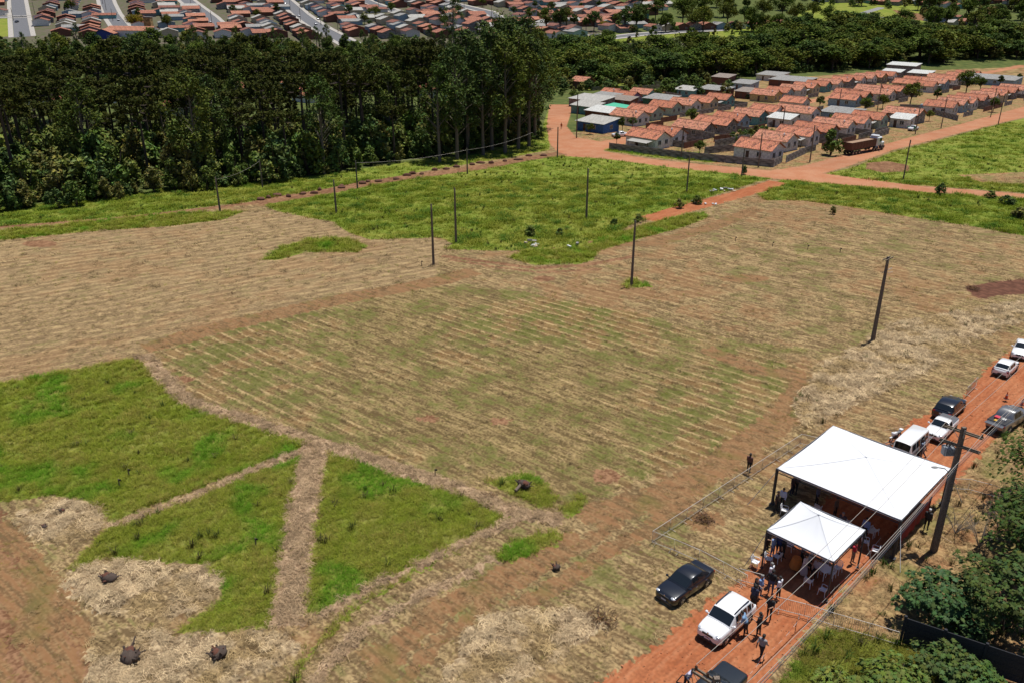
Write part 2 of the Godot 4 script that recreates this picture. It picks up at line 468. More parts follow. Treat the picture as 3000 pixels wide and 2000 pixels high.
func tone(cls: int, x: float, d: float, a: float, b: float, c: float, e: float) -> Vector3:
	# a fine, b half-metre, c few metres, e tens of metres; all -1 .. 1
	var soil := Vector3(0.215, 0.105, 0.046); var brown := Vector3(0.125, 0.08, 0.036)
	var straw := Vector3(0.378, 0.268, 0.128); var green := Vector3(0.115, 0.125, 0.028)
	match cls:
		STRAW, ROWS, LEFTROWS, PILE, RUSH, PALE:
			var rd := row_left if cls == LEFTROWS else row_dir
			var al := x * rd.x + d * rd.y; var ac := -x * rd.y + d * rd.x      # along and across the mower's passes
			var comb := n_a.get_noise_2d(al * 0.12, ac * 0.8) + 0.7 * n_b.get_noise_2d(al * 0.1 + 40.0, ac * 1.2)
			var t := clampf(0.4 + a * 0.75 + b * 0.2 + comb * 0.8 + c * 0.15, 0, 1)
			var q := brown.lerp(straw, t)
			var red := clampf(c * 1.2 + e * 0.9 - b * 0.3 - 0.2, 0, 0.6)
			if cls == PILE:
				var heap := Vector3(0.2, 0.135, 0.075).lerp(Vector3(0.49, 0.37, 0.22), clampf(0.5 + a * 0.9 + b * 0.8, 0, 1))
				return q.lerp(soil, red * 0.5).lerp(heap, clampf(0.62 + c * 1.4 + b * 0.5, 0.05, 1))
			if cls == RUSH:
				return Vector3(0.2, 0.125, 0.07).lerp(Vector3(0.42, 0.29, 0.175), clampf(0.5 + a * 0.9 + b * 0.6, 0, 1))
			if cls == PALE:
				return q.lerp(soil, clampf(0.6 + comb * 0.5, 0, 0.9)).lerp(green, clampf(-c * 0.8 - 0.2, 0, 0.4))
			var k := ac / (1.42 if cls != LEFTROWS else 1.8) + b * 0.1 + c * (0.26 if cls == ROWS else 0.2)
			var s := absf(fposmod(k, 1.0) - 0.5) * 2.0
			var line := clampf((s - 0.7 + a * 0.18 + comb * 0.1) * 4.0, 0, 1)
			if cls == ROWS:
				q = brown.lerp(straw, t * 0.72).lerp(green, clampf(0.2 - c * 0.75 + e * 0.4 + b * 0.45 + comb * 0.45, 0, 0.7))
				q = q.lerp(soil, red * 0.8)
				return (q * Vector3(0.92, 0.95, 0.85)).lerp(straw * 1.05, line * clampf(0.55 + e * 0.8 + c * 0.9 + b * 0.5, 0.05, 0.95))
			if cls == STRAW:
				q = q.lerp(green, clampf(-c * 1.1 - e * 0.6 + comb * 0.7 - 0.45, 0, 0.6)).lerp(soil, red)
				return q.lerp(straw * 1.05, line * 0.42 * clampf(0.5 + e + c, 0, 1)).lerp(brown, clampf(0.3 - s, 0, 0.3) * 0.9)
			q = q.lerp(Vector3(0.3, 0.205, 0.112), 0.35).lerp(soil, red * 0.6).lerp(green, clampf(-c * 0.9 + comb * 0.5 - 0.5, 0, 0.5))
			return q.lerp(straw * 1.08, line * 0.5).lerp(brown, clampf(0.4 - s, 0, 0.4) * 1.0)
		GRASS:
			return Vector3(0.14, 0.18, 0.02).lerp(Vector3(0.2, 0.195, 0.04), clampf(0.4 + c * 0.6 + b * 0.5, 0, 1)) * (1.0 + a * 0.3)
		MEADOW:
			var q := Vector3(0.155, 0.2, 0.024).lerp(Vector3(0.215, 0.225, 0.038), clampf(0.45 + c * 0.8 + b * 0.4 + e * 0.5, 0, 1))
			return q.lerp(Vector3(0.2, 0.15, 0.06), clampf(b * 0.7 + a * 0.3 - 0.35, 0, 0.5)) * (1.0 + a * 0.25)
		ROAD:
			var q := Vector3(0.31, 0.095, 0.036).lerp(Vector3(0.36, 0.135, 0.058), clampf(0.5 + c * 0.8, 0, 1))
			var u := (x * 0.7071 + d * -0.7071)
			var rut := n_b.get_noise_2d(u * 2.4, (x + d) * 0.12) + 0.5 * n_a.get_noise_2d(u * 1.6, (x + d) * 0.25)
			q = q.lerp(Vector3(0.23, 0.075, 0.032), clampf(-rut * 0.8 + b * 0.25, 0, 0.6)).lerp(Vector3(0.4, 0.18, 0.09), clampf(rut * 0.7 - 0.05, 0, 0.45))
			return q * (1.0 + a * 0.22)
		TRACK:
			var q := Vector3(0.36, 0.15, 0.075).lerp(Vector3(0.39, 0.19, 0.105), clampf(0.5 + c * 0.7 + b * 0.4, 0, 1))
			return q * (1.0 + a * 0.14 + e * 0.1)
		SOIL:
			return Vector3(0.135, 0.062, 0.03).lerp(Vector3(0.275, 0.15, 0.078), clampf(0.45 + c * 0.4 + b * 0.7 + a * 0.8, 0, 1))
		PLOUGH:
			return Vector3(0.085, 0.036, 0.022).lerp(Vector3(0.16, 0.07, 0.042), clampf(0.4 + b * 0.7 + a * 0.5, 0, 1))
		FLOOR:
			return Vector3(0.06, 0.085, 0.02).lerp(Vector3(0.12, 0.13, 0.035), clampf(0.4 + c * 0.7 + b * 0.4, 0, 1)) * (1.0 + a * 0.3)
		DRY:
			var q := Vector3(0.16, 0.095, 0.042).lerp(Vector3(0.37, 0.25, 0.115), clampf(0.5 + b * 0.7 + a * 0.9, 0, 1))
			q = q.lerp(Vector3(0.3, 0.115, 0.05), clampf(c * 0.9 - 0.15, 0, 0.6))
			return q.lerp(Vector3(0.12, 0.13, 0.03), clampf(-c * 1.1 - 0.1 + b * 0.3, 0, 0.6))
		TOWNSOIL:
			var q := Vector3(0.13, 0.1, 0.08).lerp(Vector3(0.08, 0.1, 0.035), clampf(0.4 + c, 0, 1))
			return q
	return Vector3(0.2, 0.15, 0.1)

func paint_row(j: int, m: Dictionary, rows: Array) -> void:
	var w: int = m.w; var h: int = m.h
	var out := PackedByteArray()
	out.resize(w * 3)
	var cl: PackedByteArray = m.cls
	var sx: float = (m.x1 - m.x0) / w; var sy: float = (m.d1 - m.d0) / h
	var d: float = m.d0 + (j + 0.5) * sy
	for i in w:
		var x: float = m.x0 + (i + 0.5) * sx
		var b := n_b.get_noise_2d(x, d)
		var a := n_a.get_noise_2d(x, d)
		var wi := clampi(i + int((b * 0.45 + a * 0.2) / sx), 0, w - 1)
		var wj := clampi(j + int((n_edge.get_noise_2d(x, d) * 0.5 + a * 0.2) / sy), 0, h - 1)
		var q := tone(cl[wj * w + wi], x, d, a, b, n_c.get_noise_2d(x, d), n_d.get_noise_2d(x, d))
		out[i * 3] = int(255.0 * pow(clampf(q.x, 0, 1), 0.4545))
		out[i * 3 + 1] = int(255.0 * pow(clampf(q.y, 0, 1), 0.4545))
		out[i * 3 + 2] = int(255.0 * pow(clampf(q.z, 0, 1), 0.4545))
	rows[j] = out

func micro(x: float, d: float) -> float:      # small bumps of the mown ground
	var f := clampf((d - 24.0) / 4.0, 0, 1) * clampf((102.0 - d) / 6.0, 0, 1) * clampf((70.0 - absf(x)) / 5.0, 0, 1)
	if f <= 0.0: return 0.0
	var cls := cls_at(x, d)
	var y := n_b.get_noise_2d(x, d) * 0.11 + n_c.get_noise_2d(x, d) * 0.1
	if cls == ROWS:
		var k := (x * -row_dir.y + d * row_dir.x) / 1.42 + n_b.get_noise_2d(x, d) * 0.1 + n_c.get_noise_2d(x, d) * 0.26
		y += maxf(0.0, absf(fposmod(k, 1.0) - 0.5) * 2.0 - 0.66) * 0.42
	elif cls == ROAD:
		var u := x * 0.7071 - d * 0.7071
		y = y * 0.3 - 0.03 + n_b.get_noise_2d(u * 2.4, (x + d) * 0.12) * 0.07
	elif cls == RUSH: y += 0.1
	elif cls == PILE: y += 0.08 + n_b.get_noise_2d(x * 1.7, d * 1.7) * 0.1
	return y * f

func sheet(mb: MB, x0: float, x1: float, d0: float, d1: float, nx: int, nd: int, bumps: bool) -> void:
	var first := mb.v.size()
	for j in nd + 1:
		var d := lerpf(d0, d1, float(j) / nd)
		for i in nx + 1:
			var x := lerpf(x0, x1, float(i) / nx)
			var y := hgt(x, -d) + (micro(x, d) if bumps else 0.0)
			mb.p(Vector3(x, y, -d), Vector2((x - x0) / (x1 - x0), (d - d0) / (d1 - d0)))
	for j in nd:
		for i in nx:
			var a := first + j * (nx + 1) + i
			mb.t3(a, a + nx + 2, a + 1); mb.t3(a, a + nx + 1, a + nx + 2)

func build_ground() -> void:
	for q in [[n_edge, 11, 1.1, 3], [n_a, 12, 2.6, 3], [n_b, 13, 0.75, 3], [n_c, 14, 0.16, 3], [n_d, 15, 0.025, 2]]:
		q[0].seed = q[1]; q[0].frequency = q[2]; q[0].fractal_octaves = q[3]; q[0].noise_type = FastNoiseLite.TYPE_SIMPLEX
	var ra := gd(720, 711); var rb := gd(1317, 930)
	row_dir = Vector2(rb.x - ra.x, -(rb.z - ra.z)).normalized()
	ra = gd(60, 760); rb = gd(700, 650)
	row_left = Vector2(rb.x - ra.x, -(rb.z - ra.z)).normalized()
	maps = [
		{"x0": -70.0, "x1": 70.0, "d0": 24.0, "d1": 102.0, "w": 2048, "h": 1140},
		{"x0": -180.0, "x1": 220.0, "d0": 102.0, "d1": 342.0, "w": 2048, "h": 1228},
		{"x0": -800.0, "x1": 800.0, "d0": -200.0, "d1": 1400.0, "w": 1024, "h": 1024},
	]
	var todo := areas()
	var am := ArrayMesh.new()
	for k in 3:
		var m: Dictionary = maps[k]
		var blank := PackedByteArray()
		blank.resize(m.w * m.h)
		m.cls = blank
		for q in todo:
			fill(m, q[0], q[1])
	var mats := []
	for k in 3:
		var m: Dictionary = maps[k]
		var rows := []
		rows.resize(m.h)
		var id := WorkerThreadPool.add_group_task(paint_row.bind(m, rows), m.h, -1, true)
		WorkerThreadPool.wait_for_group_task_completion(id)
		var all := PackedByteArray()
		for r in rows: all.append_array(r)
		m.img = all
		var im := Image.create_from_data(m.w, m.h, false, Image.FORMAT_RGB8, all)
		var sm := StandardMaterial3D.new()
		sm.resource_name = ["field_soil", "meadow_soil", "far_soil"][k]
		sm.albedo_texture = ImageTexture.create_from_image(im)
		sm.roughness = 0.95
		sm.metallic_specular = 0.2
		sm.texture_repeat = false
		mats.append(sm)
	var mb := MB.new()
	sheet(mb, -70, 70, 24, 102, 700, 390, true)
	am.add_surface_from_arrays(Mesh.PRIMITIVE_TRIANGLES, mb.arrays())
	mb = MB.new()
	sheet(mb, -180, 220, 102, 342, 80, 160, false)
	am.add_surface_from_arrays(Mesh.PRIMITIVE_TRIANGLES, mb.arrays())
	mb = MB.new()
	for r in [[-800, 800, -200, 24, 8, 8], [-800, -70, 24, 102, 8, 8], [70, 800, 24, 102, 8, 8], [-800, -180, 102, 342, 8, 160], [220, 800, 102, 342, 8, 160], [-800, 800, 342, 1400, 32, 400]]:
		sheet(mb, r[0], r[1], r[2], r[3], r[4], r[5], false)
	for i in mb.v.size():
		mb.uv[i] = Vector2((mb.v[i].x + 800.0) / 1600.0, (-mb.v[i].z + 200.0) / 1600.0)
	am.add_surface_from_arrays(Mesh.PRIMITIVE_TRIANGLES, mb.arrays())
	for k in 3: am.surface_set_material(k, mats[k])
	var o := part("ground", am, null, self)
	tag(o, "mown field, meadows, dirt roads and valley floor", "ground", "", "structure")
	scatter()

func tint_at(x: float, d: float) -> Vector3:
	for m in maps:
		if x > m.x0 and x < m.x1 and d > m.d0 and d < m.d1:
			var i := clampi(int((x - m.x0) / (m.x1 - m.x0) * m.w), 0, m.w - 1)
			var j := clampi(int((d - m.d0) / (m.d1 - m.d0) * m.h), 0, m.h - 1)
			var o: int = (j * m.w + i) * 3
			return Vector3(pow(m.img[o] / 255.0, 2.2), pow(m.img[o + 1] / 255.0, 2.2), pow(m.img[o + 2] / 255.0, 2.2))
	return Vector3(0.2, 0.15, 0.1)

func straw_mesh(sd: int, n: int, size: float) -> ArrayMesh:
	var r := RandomNumberGenerator.new(); r.seed = sd
	var mb := MB.new()
	for i in n:
		var a := r.randf() * TAU
		var dir := Vector3(cos(a), 0, sin(a)); var side := Vector3(-dir.z, 0, dir.x)
		var o := Vector3(r.randf_range(-0.28, 0.28), r.randf_range(0.0, 0.05), r.randf_range(-0.28, 0.28)) * size
		var l := r.randf_range(0.10, 0.26) * size
		var w := r.randf_range(0.006, 0.013) * size
		mb.col = Color.WHITE * r.randf_range(0.75, 1.25)
		var up := r.randf_range(0.03, 0.16) * size
		var p0 := o - dir * l; var p1 := o + Vector3(0, up, 0); var p2 := o + dir * l + Vector3(0, r.randf_range(-0.02, 0.12) * size, 0)
		var i0 := mb.p(p0 - side * w); mb.p(p0 + side * w); mb.p(p1 - side * w); mb.p(p1 + side * w); mb.p(p2)
		mb.t3(i0, i0 + 1, i0 + 3); mb.t3(i0, i0 + 3, i0 + 2); mb.t3(i0 + 2, i0 + 3, i0 + 4)
	return mb.mesh(true)

func tuft_mesh(sd: int, n: int, spread: float, tall: float, wide: float, lean := 1.0) -> ArrayMesh:
	var r := RandomNumberGenerator.new(); r.seed = sd
	var mb := MB.new()
	for i in n:
		var a := r.randf() * TAU
		var dir := Vector3(cos(a), 0, sin(a)); var side := Vector3(-dir.z, 0, dir.x)
		var o := dir * r.randf() * spread + Vector3(0, -0.03, 0)
		var h := tall * r.randf_range(0.6, 1.15); var w := wide * r.randf_range(0.7, 1.2)
		var out := dir * h * r.randf_range(0.25, lean)
		mb.col = Color(1.0, r.randf_range(0.92, 1.05), r.randf_range(0.7, 1.1)) * r.randf_range(0.75, 1.2)
		var p1 := o + Vector3(0, h * 0.62, 0) + out * 0.35; var p2 := o + Vector3(0, h * 0.72, 0) + out * 1.2
		var i0 := mb.p(o - side * w); mb.p(o + side * w); mb.p(p1 - side * w * 0.8); mb.p(p1 + side * w * 0.8); mb.p(p2)
		mb.t3(i0, i0 + 1, i0 + 3); mb.t3(i0, i0 + 3, i0 + 2); mb.t3(i0 + 2, i0 + 3, i0 + 4)
	return mb.mesh(true)

func spread(called: String, label: String, category: String, mesh: Mesh, m: Material, buf: PackedFloat32Array) -> void:
	var mm := MultiMesh.new()
	mm.transform_format = MultiMesh.TRANSFORM_3D
	mm.use_colors = true
	mm.mesh = mesh
	mm.instance_count = buf.size() / 16
	mm.buffer = buf
	var o := MultiMeshInstance3D.new()
	o.name = numbered(called)
	o.multimesh = mm
	o.material_override = m
	add_child(o)
	tag(o, label, category, "", "stuff")

func put(buf: PackedFloat32Array, at: Vector3, turn: float, s: float, sy: float, c: Vector3) -> void:
	var cs := cos(turn) * s; var sn := sin(turn) * s
	buf.append_array(PackedFloat32Array([cs, 0, sn, at.x, 0, sy, 0, at.y, -sn, 0, cs, at.z, c.x, c.y, c.z, 1]))

func scatter() -> void:
	var r := RandomNumberGenerator.new(); r.seed = 77
	var straw := [PackedFloat32Array(), PackedFloat32Array(), PackedFloat32Array()]
	var grass := [PackedFloat32Array(), PackedFloat32Array(), PackedFloat32Array()]
	var meadow := [PackedFloat32Array(), PackedFloat32Array()]
	var bands := [[26.0, 62.0, 27.0], [62.0, 102.0, 15.0], [102.0, 175.0, 4.5], [175.0, 260.0, 1.4]]
	for bd in bands:
		var d0: float = bd[0]; var d1: float = bd[1]
		var wmax: float = d1 * 0.66 + 18.0
		var count := int(2.0 * wmax * (d1 - d0) * bd[2])
		var big: float = 1.0 if d0 < 60 else (1.25 if d0 < 100 else 1.9)
		for i in count:
			var d := r.randf_range(d0, d1)
			var x := r.randf_range(-wmax, wmax)
			if absf(x) > d * 0.66 + 18.0: continue
			var cls := cls_at(x + r.randfn() * 0.16, d + r.randfn() * 0.16)
			if cls == ROAD or cls == TRACK or cls == FLOOR or cls == PLOUGH: continue
			if cls == PILE and cls_at(x + r.randfn() * 0.9, d + r.randfn() * 0.9) != PILE: cls = STRAW
			var c := tint_at(x, d)
			var y := hgt(x, -d) + (micro(x, d) if d < 102.0 else 0.0)
			var at := Vector3(x, y, -d)
			if cls == GRASS:
				c = Vector3(0.255, 0.295, 0.036).lerp(c * 1.55, 0.45)
				c = c.lerp(Vector3(0.34, 0.27, 0.08), clampf(r.randfn(0.12, 0.28) + n_c.get_noise_2d(x * 1.6 - 40, d * 1.6) * 0.5, 0, 0.85)).lerp(Vector3(0.12, 0.28, 0.02), clampf(-n_c.get_noise_2d(x * 0.7 + 90, d * 0.7) * 2.2 - 0.4, 0, 0.85))
				var s := r.randf_range(0.8, 1.15) * big * (1.0 + 0.3 * clampf(n_c.get_noise_2d(x, d + 300.0), -0.3, 0.5))
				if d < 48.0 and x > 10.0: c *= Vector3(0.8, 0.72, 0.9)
				if d < 102.0 and r.randf() < 0.12 : continue
				put(grass[r.randi() % 3], at, r.randf() * TAU, s, s * r.randf_range(0.7, 1.2), c * r.randf_range(0.75, 1.25))
			elif cls == MEADOW:
				var s := r.randf_range(0.7, 1.2) * (1.0 if big < 1.5 else 1.25) * (1.0 + clampf(n_c.get_noise_2d(x, d + 300.0), -0.3, 0.6))
				c = c * 1.3
				if n_b.get_noise_2d(x * 0.3, d * 0.3 + 700.0) > 0.42:
					c = Vector3(0.1, 0.19, 0.03); s *= 1.15
				put(meadow[r.randi() % 2], at, r.randf() * TAU, s, s * r.randf_range(0.6, 1.1), c * r.randf_range(0.8, 1.2))
			else:
				var gr := clampf((c.y - c.x * 0.82) * 14.0, 0, 0.8)
				var bright := c.x + c.y
				if cls == SOIL and r.randf() < 0.85: continue
				if r.randf() < gr * 0.8 + (0.04 if cls != PILE else 0.0):
					var s := r.randf_range(0.3, 0.75) * big
					put(grass[r.randi() % 3], at, r.randf() * TAU, s, s * r.randf_range(0.3, 0.6), Vector3(0.2, 0.235, 0.04).lerp(c * 1.3, 0.4) * r.randf_range(0.7, 1.25))
				elif r.randf() < clampf((bright - 0.36) * 2.2 + n_b.get_noise_2d(x * 1.3 + 50, d * 1.3) * 0.35, 0.02, 0.85) * (1.0 if cls == PILE or cls == RUSH or cls == DRY or cls == PALE else 0.55):
					var s := r.randf_range(0.55, 1.05) * big * (1.4 if cls == PILE or cls == RUSH else 1.0)
					var k := r.randf_range(0.55, 1.35)
					put(straw[r.randi() % 3], at, r.randf() * TAU, s, s * r.randf_range(0.4, 1.1), (c.lerp(Vector3(0.42, 0.3, 0.165), 0.3) if cls != PILE else c * 1.22) * k)
	var stones := PackedFloat32Array()
	for i in 26000:
		var d := r.randf_range(28.0, 110.0); var x := r.randf_range(0.0, 75.0)
		var cls := cls_at(x + r.randfn() * 0.3, d)
		if cls != ROAD and cls_at(x, d) != ROAD: continue
		var c := tint_at(x, d) * r.randf_range(0.6, 1.5)
		var s := r.randf_range(0.3, 1.0) * (1.6 if r.randf() < 0.1 else 1.0)
		put(stones, Vector3(x, hgt(x, -d) + micro(x, d), -d), r.randf() * TAU, s, s * r.randf_range(0.4, 0.9), c.lerp(Vector3(0.25, 0.14, 0.09), 0.3))
	var pb := MB.new(); pb.ball(Vector3(0, 0.02, 0), Vector3(0.06, 0.04, 0.05), 6, 0.2, 3)
	spread("road_gravel", "loose clods and gravel on the red dirt road", "gravel", pb.mesh(true), vmat("gravel_red", 0.95), stones)
	var weeds := PackedFloat32Array()
	for i in 9000:
		var d := r.randf_range(30.0, 200.0); var x := r.randf_range(-1.0, 1.0) * (d * 0.66 + 8.0)
		var cls := cls_at(x, d)
		if (cls == GRASS and r.randf() < 0.16) or (cls == MEADOW and r.randf() < 0.28) or (cls == DRY and d < 90.0 and r.randf() < 0.35) or (cls == PILE and x > 20.0 and n_c.get_noise_2d(x, d) > 0.05 and r.randf() < 0.6):
			var s := r.randf_range(0.5, 1.3)
			put(weeds, Vector3(x, hgt(x, -d), -d), r.randf() * TAU, s, s * r.randf_range(0.7, 1.6), [Vector3(0.07, 0.09, 0.025), Vector3(0.1, 0.09, 0.04), Vector3(0.09, 0.14, 0.03)][r.randi() % 3] * r.randf_range(0.8, 1.3))
	spread("dark_weeds", "dark upright weeds dotted through the grass", "weeds", tuft_mesh(61, 26, 0.22, 0.55, 0.02, 0.6), vmat("weed_blade", 0.8, Color(0.3, 0.35, 0.12)), weeds)
	var sm := vmat("dry_straw", 0.9); var gm := vmat("green_blade", 0.75, Color(0.6, 0.65, 0.2))
	for k in 3:
		spread("cut_straw", ["pale cut straw lying over the mown field", "tan loose hay strewn on the mown ground", "dry stalks littering the field and verge"][k], "straw", straw_mesh(31 + k, 20, 1.0), sm, straw[k])
		spread("tall_grass", ["tall bright green grass in the unmown patches", "long green blades mixed into the unmown patches", "leafy green tussocks around the unmown patches"][k], "grass", tuft_mesh(41 + k, 20, 0.28, 0.32, 0.012), gm, grass[k])
	for k in 2:
		spread("meadow_grass", ["yellow green meadow grass beyond the mown field", "coarse green weeds across the meadows"][k], "grass", tuft_mesh(51 + k, 18, 0.55, 0.36, 0.02), gm, meadow[k])

# ---------------------------------------------------------------- trees
var TREE := {}

func leaf_cloud(mb: MB, r: RandomNumberGenerator, m: Vector3, rad: Vector3, n: int, size: float, c: Vector3, shell := 0.55) -> void:
	for i in n:
		# each leaf clump has a tint of its own, wherever in the crown it grows
		var leaf_tint := r.randf_range(0.7, 1.35)
		mb.col = Color(c.x * leaf_tint * r.randf_range(0.85, 1.25), c.y * leaf_tint, c.z * leaf_tint * r.randf_range(0.6, 1.2))
		var k := size * r.randf_range(0.55, 1.3)
		var q := Vector3(r.randfn(), r.randfn(), r.randfn()).normalized()
		var at := m + q * rad * lerpf(r.randf(), 1.0, shell)
		var u := (Vector3(r.randfn(), r.randfn() * 0.7, r.randfn()) + q.cross(Vector3.UP) * 0.6).normalized()
		var w := u.cross((q + Vector3(r.randfn(), r.randfn(), r.randfn()) * 0.5 + Vector3.UP * 0.4).normalized()).normalized()
		var i0 := mb.p(at - u * k); mb.p(at + w * k * 0.5); mb.p(at + u * k); mb.p(at - w * k * 0.42)
		mb.t3(i0, i0 + 1, i0 + 2); mb.t3(i0, i0 + 2, i0 + 3)

func tree_of(called: String, trunk: MB, crown: MB, bark: Material, leaf: Material) -> Node3D:
	var o := Node3D.new()
	o.name = called
	part("trunk", trunk.mesh(), bark, o)
	part("crown", crown.mesh(true), leaf, o)
	return o

func make_araucaria(sd: int, h: float, tall := 3) -> Node3D:
	var r := RandomNumberGenerator.new(); r.seed = sd
	var t := MB.new(); var c := MB.new()
	var bend := Vector3(r.randf_range(-0.3, 0.3), 0, r.randf_range(-0.3, 0.3))
	t.tube([Vector3(0, -0.3, 0), Vector3(0, h * 0.3, 0) + bend, Vector3(0, h * 0.7, 0) + bend, Vector3(0, h * 0.97, 0)], [0.42, 0.32, 0.24, 0.09], 8)
	for level in tall:
		var y := h * (0.97 - 0.085 * level) - 0.3
		var n := 7 + r.randi() % 3
		var reach := (3.9 + 0.6 * level) * r.randf_range(0.85, 1.15)
		for k in n:
			var a := TAU * (k + r.randf() * 0.6) / n
			var dir := Vector3(cos(a), 0, sin(a))
			var l := reach * r.randf_range(0.7, 1.15)
			var p0 := Vector3(0, y - 0.5, 0); var p1 := dir * l * 0.5 + Vector3(0, y - 0.55, 0)
			var p2 := dir * l * 0.85 + Vector3(0, y + 0.05, 0); var p3 := dir * l + Vector3(0, y + 0.75, 0)
			t.tube([p0, p1, p2, p3], [0.09, 0.07, 0.05, 0.03], 5, false)
			for q in [p3, p2.lerp(p3, 0.3), p2, p1.lerp(p2, 0.5)]:
				var s := r.randf_range(0.45, 0.72)
				leaf_cloud(c, r, q + Vector3(r.randf_range(-0.3, 0.3), 0.2, r.randf_range(-0.3, 0.3)), Vector3(s * 1.25, s * 0.75, s * 1.25), 40, 0.3, Vector3(0.05, 0.058, 0.017), 0.35)
	for k in 14:
		var q := Vector3(r.randfn() * 0.9, h * 0.97 + r.randf_range(-0.3, 0.5), r.randfn() * 0.9)
		leaf_cloud(c, r, q, Vector3(0.7, 0.45, 0.7), 38, 0.3, Vector3(0.052, 0.06, 0.017), 0.35)
	return tree_of("araucaria_pine", t, c, M.bark, M.leaf)

func make_eucalyptus(sd: int, h: float, c0: Vector3) -> Node3D:
	var r := RandomNumberGenerator.new(); r.seed = sd
	var t := MB.new(); var c := MB.new()
	t.tube([Vector3(0, -0.3, 0), Vector3(r.randf_range(-0.3, 0.3), h * 0.4, 0.2), Vector3(0, h * 0.92, 0)], [0.4, 0.28, 0.06], 8)
	var n := 30
	for k in n:
		var f := (k + r.randf()) / n
		var y := h * lerpf(0.28, 0.97, f)
		var a := r.randf() * TAU
		var reach := h * 0.19 * sin(PI * clampf(lerpf(0.3, 1.0, f), 0, 1)) * r.randf_range(0.55, 1.15) + 0.35
		var q := Vector3(cos(a) * reach, y + reach * 0.35, sin(a) * reach)
		t.tube([Vector3(0, y - reach * 0.5, 0), q * Vector3(0.6, 1, 0.6) - Vector3(0, reach * 0.25, 0), q], [0.09, 0.05, 0.02], 5, false)
		var s := r.randf_range(0.9, 1.6) * h / 20.0
		leaf_cloud(c, r, q, Vector3(s, s * 1.15, s), 120, 0.3, c0 * r.randf_range(0.9, 1.5), 0.5)
	return tree_of("eucalyptus_tree", t, c, M.pale_bark, M.leaf)

func make_broadleaf(sd: int, h: float, wide: float, c0: Vector3, leaves := 110, size := 0.34) -> Node3D:
	var r := RandomNumberGenerator.new(); r.seed = sd
	var t := MB.new(); var c := MB.new()
	var lean := Vector3(r.randf_range(-0.4, 0.4), 0, r.randf_range(-0.4, 0.4))
	t.tube([Vector3(0, -0.3, 0), Vector3(0, h * 0.3, 0) + lean * 0.4, Vector3(0, h * 0.75, 0) + lean], [h * 0.028, h * 0.02, h * 0.006], 7)
	for k in 22:
		var a := r.randf() * TAU
		var e := r.randf_range(-0.35, 1.0)
		var reach := wide * sqrt(maxf(0.05, 1.0 - e * e * 0.8)) * r.randf_range(0.3, 0.95)
		var q := Vector3(cos(a) * reach, h * (0.6 + 0.3 * e), sin(a) * reach) + lean
		t.tube([Vector3(0, h * r.randf_range(0.25, 0.5), 0) + lean * 0.5, q * Vector3(0.5, 0.9, 0.5), q], [h * 0.011, h * 0.007, h * 0.003], 5, false)
		var s := wide * r.randf_range(0.28, 0.46)
		leaf_cloud(c, r, q, Vector3(s, s * 0.8, s), leaves, size, c0 * r.randf_range(0.85, 1.7), 0.5)
	return tree_of("broadleaf_tree", t, c, M.bark, M.leaf)

func make_shrub(sd: int, h: float, c0: Vector3) -> Node3D:
	var r := RandomNumberGenerator.new(); r.seed = sd
	var t := MB.new(); var c := MB.new()
	for k in 5:
		var a := TAU * k / 5.0 + r.randf()
		t.tube([Vector3(0, -0.2, 0), Vector3(cos(a) * h * 0.12, h * 0.4, sin(a) * h * 0.12), Vector3(cos(a) * h * 0.28, h * 0.8, sin(a) * h * 0.28)], [h * 0.018, h * 0.012, h * 0.004], 5, false)
	for k in 17:
		var a := r.randf() * TAU
		var f := r.randf()
		var reach := h * lerpf(0.34, 0.08, f * f) * r.randf_range(0.4, 1.1)
		leaf_cloud(c, r, Vector3(cos(a) * reach, h * lerpf(0.2, 0.92, f), sin(a) * reach), Vector3.ONE * h * r.randf_range(0.11, 0.18), 60, 0.05 * h + 0.07, c0 * r.randf_range(1.1, 2.3), 0.4)
	return tree_of("young_tree", t, c, M.bark, M.leaf)

func plant(kind: String, i: int, at: Vector3, s: float, label: String, category: String, group: String, sy := 0.0, called := "") -> Node3D:
	var list: Array = TREE[kind]
	var o: Node3D = list[i % list.size()]
	var r := copy(o, at, rng.randf() * TAU, "", Vector3(s, sy if sy > 0.0 else s, s), called)
	return tag(r, label, category, group)

func inside(x: float, d: float, pts: PackedVector2Array) -> bool:
	return Geometry2D.is_point_in_polygon(Vector2(x, d), pts)

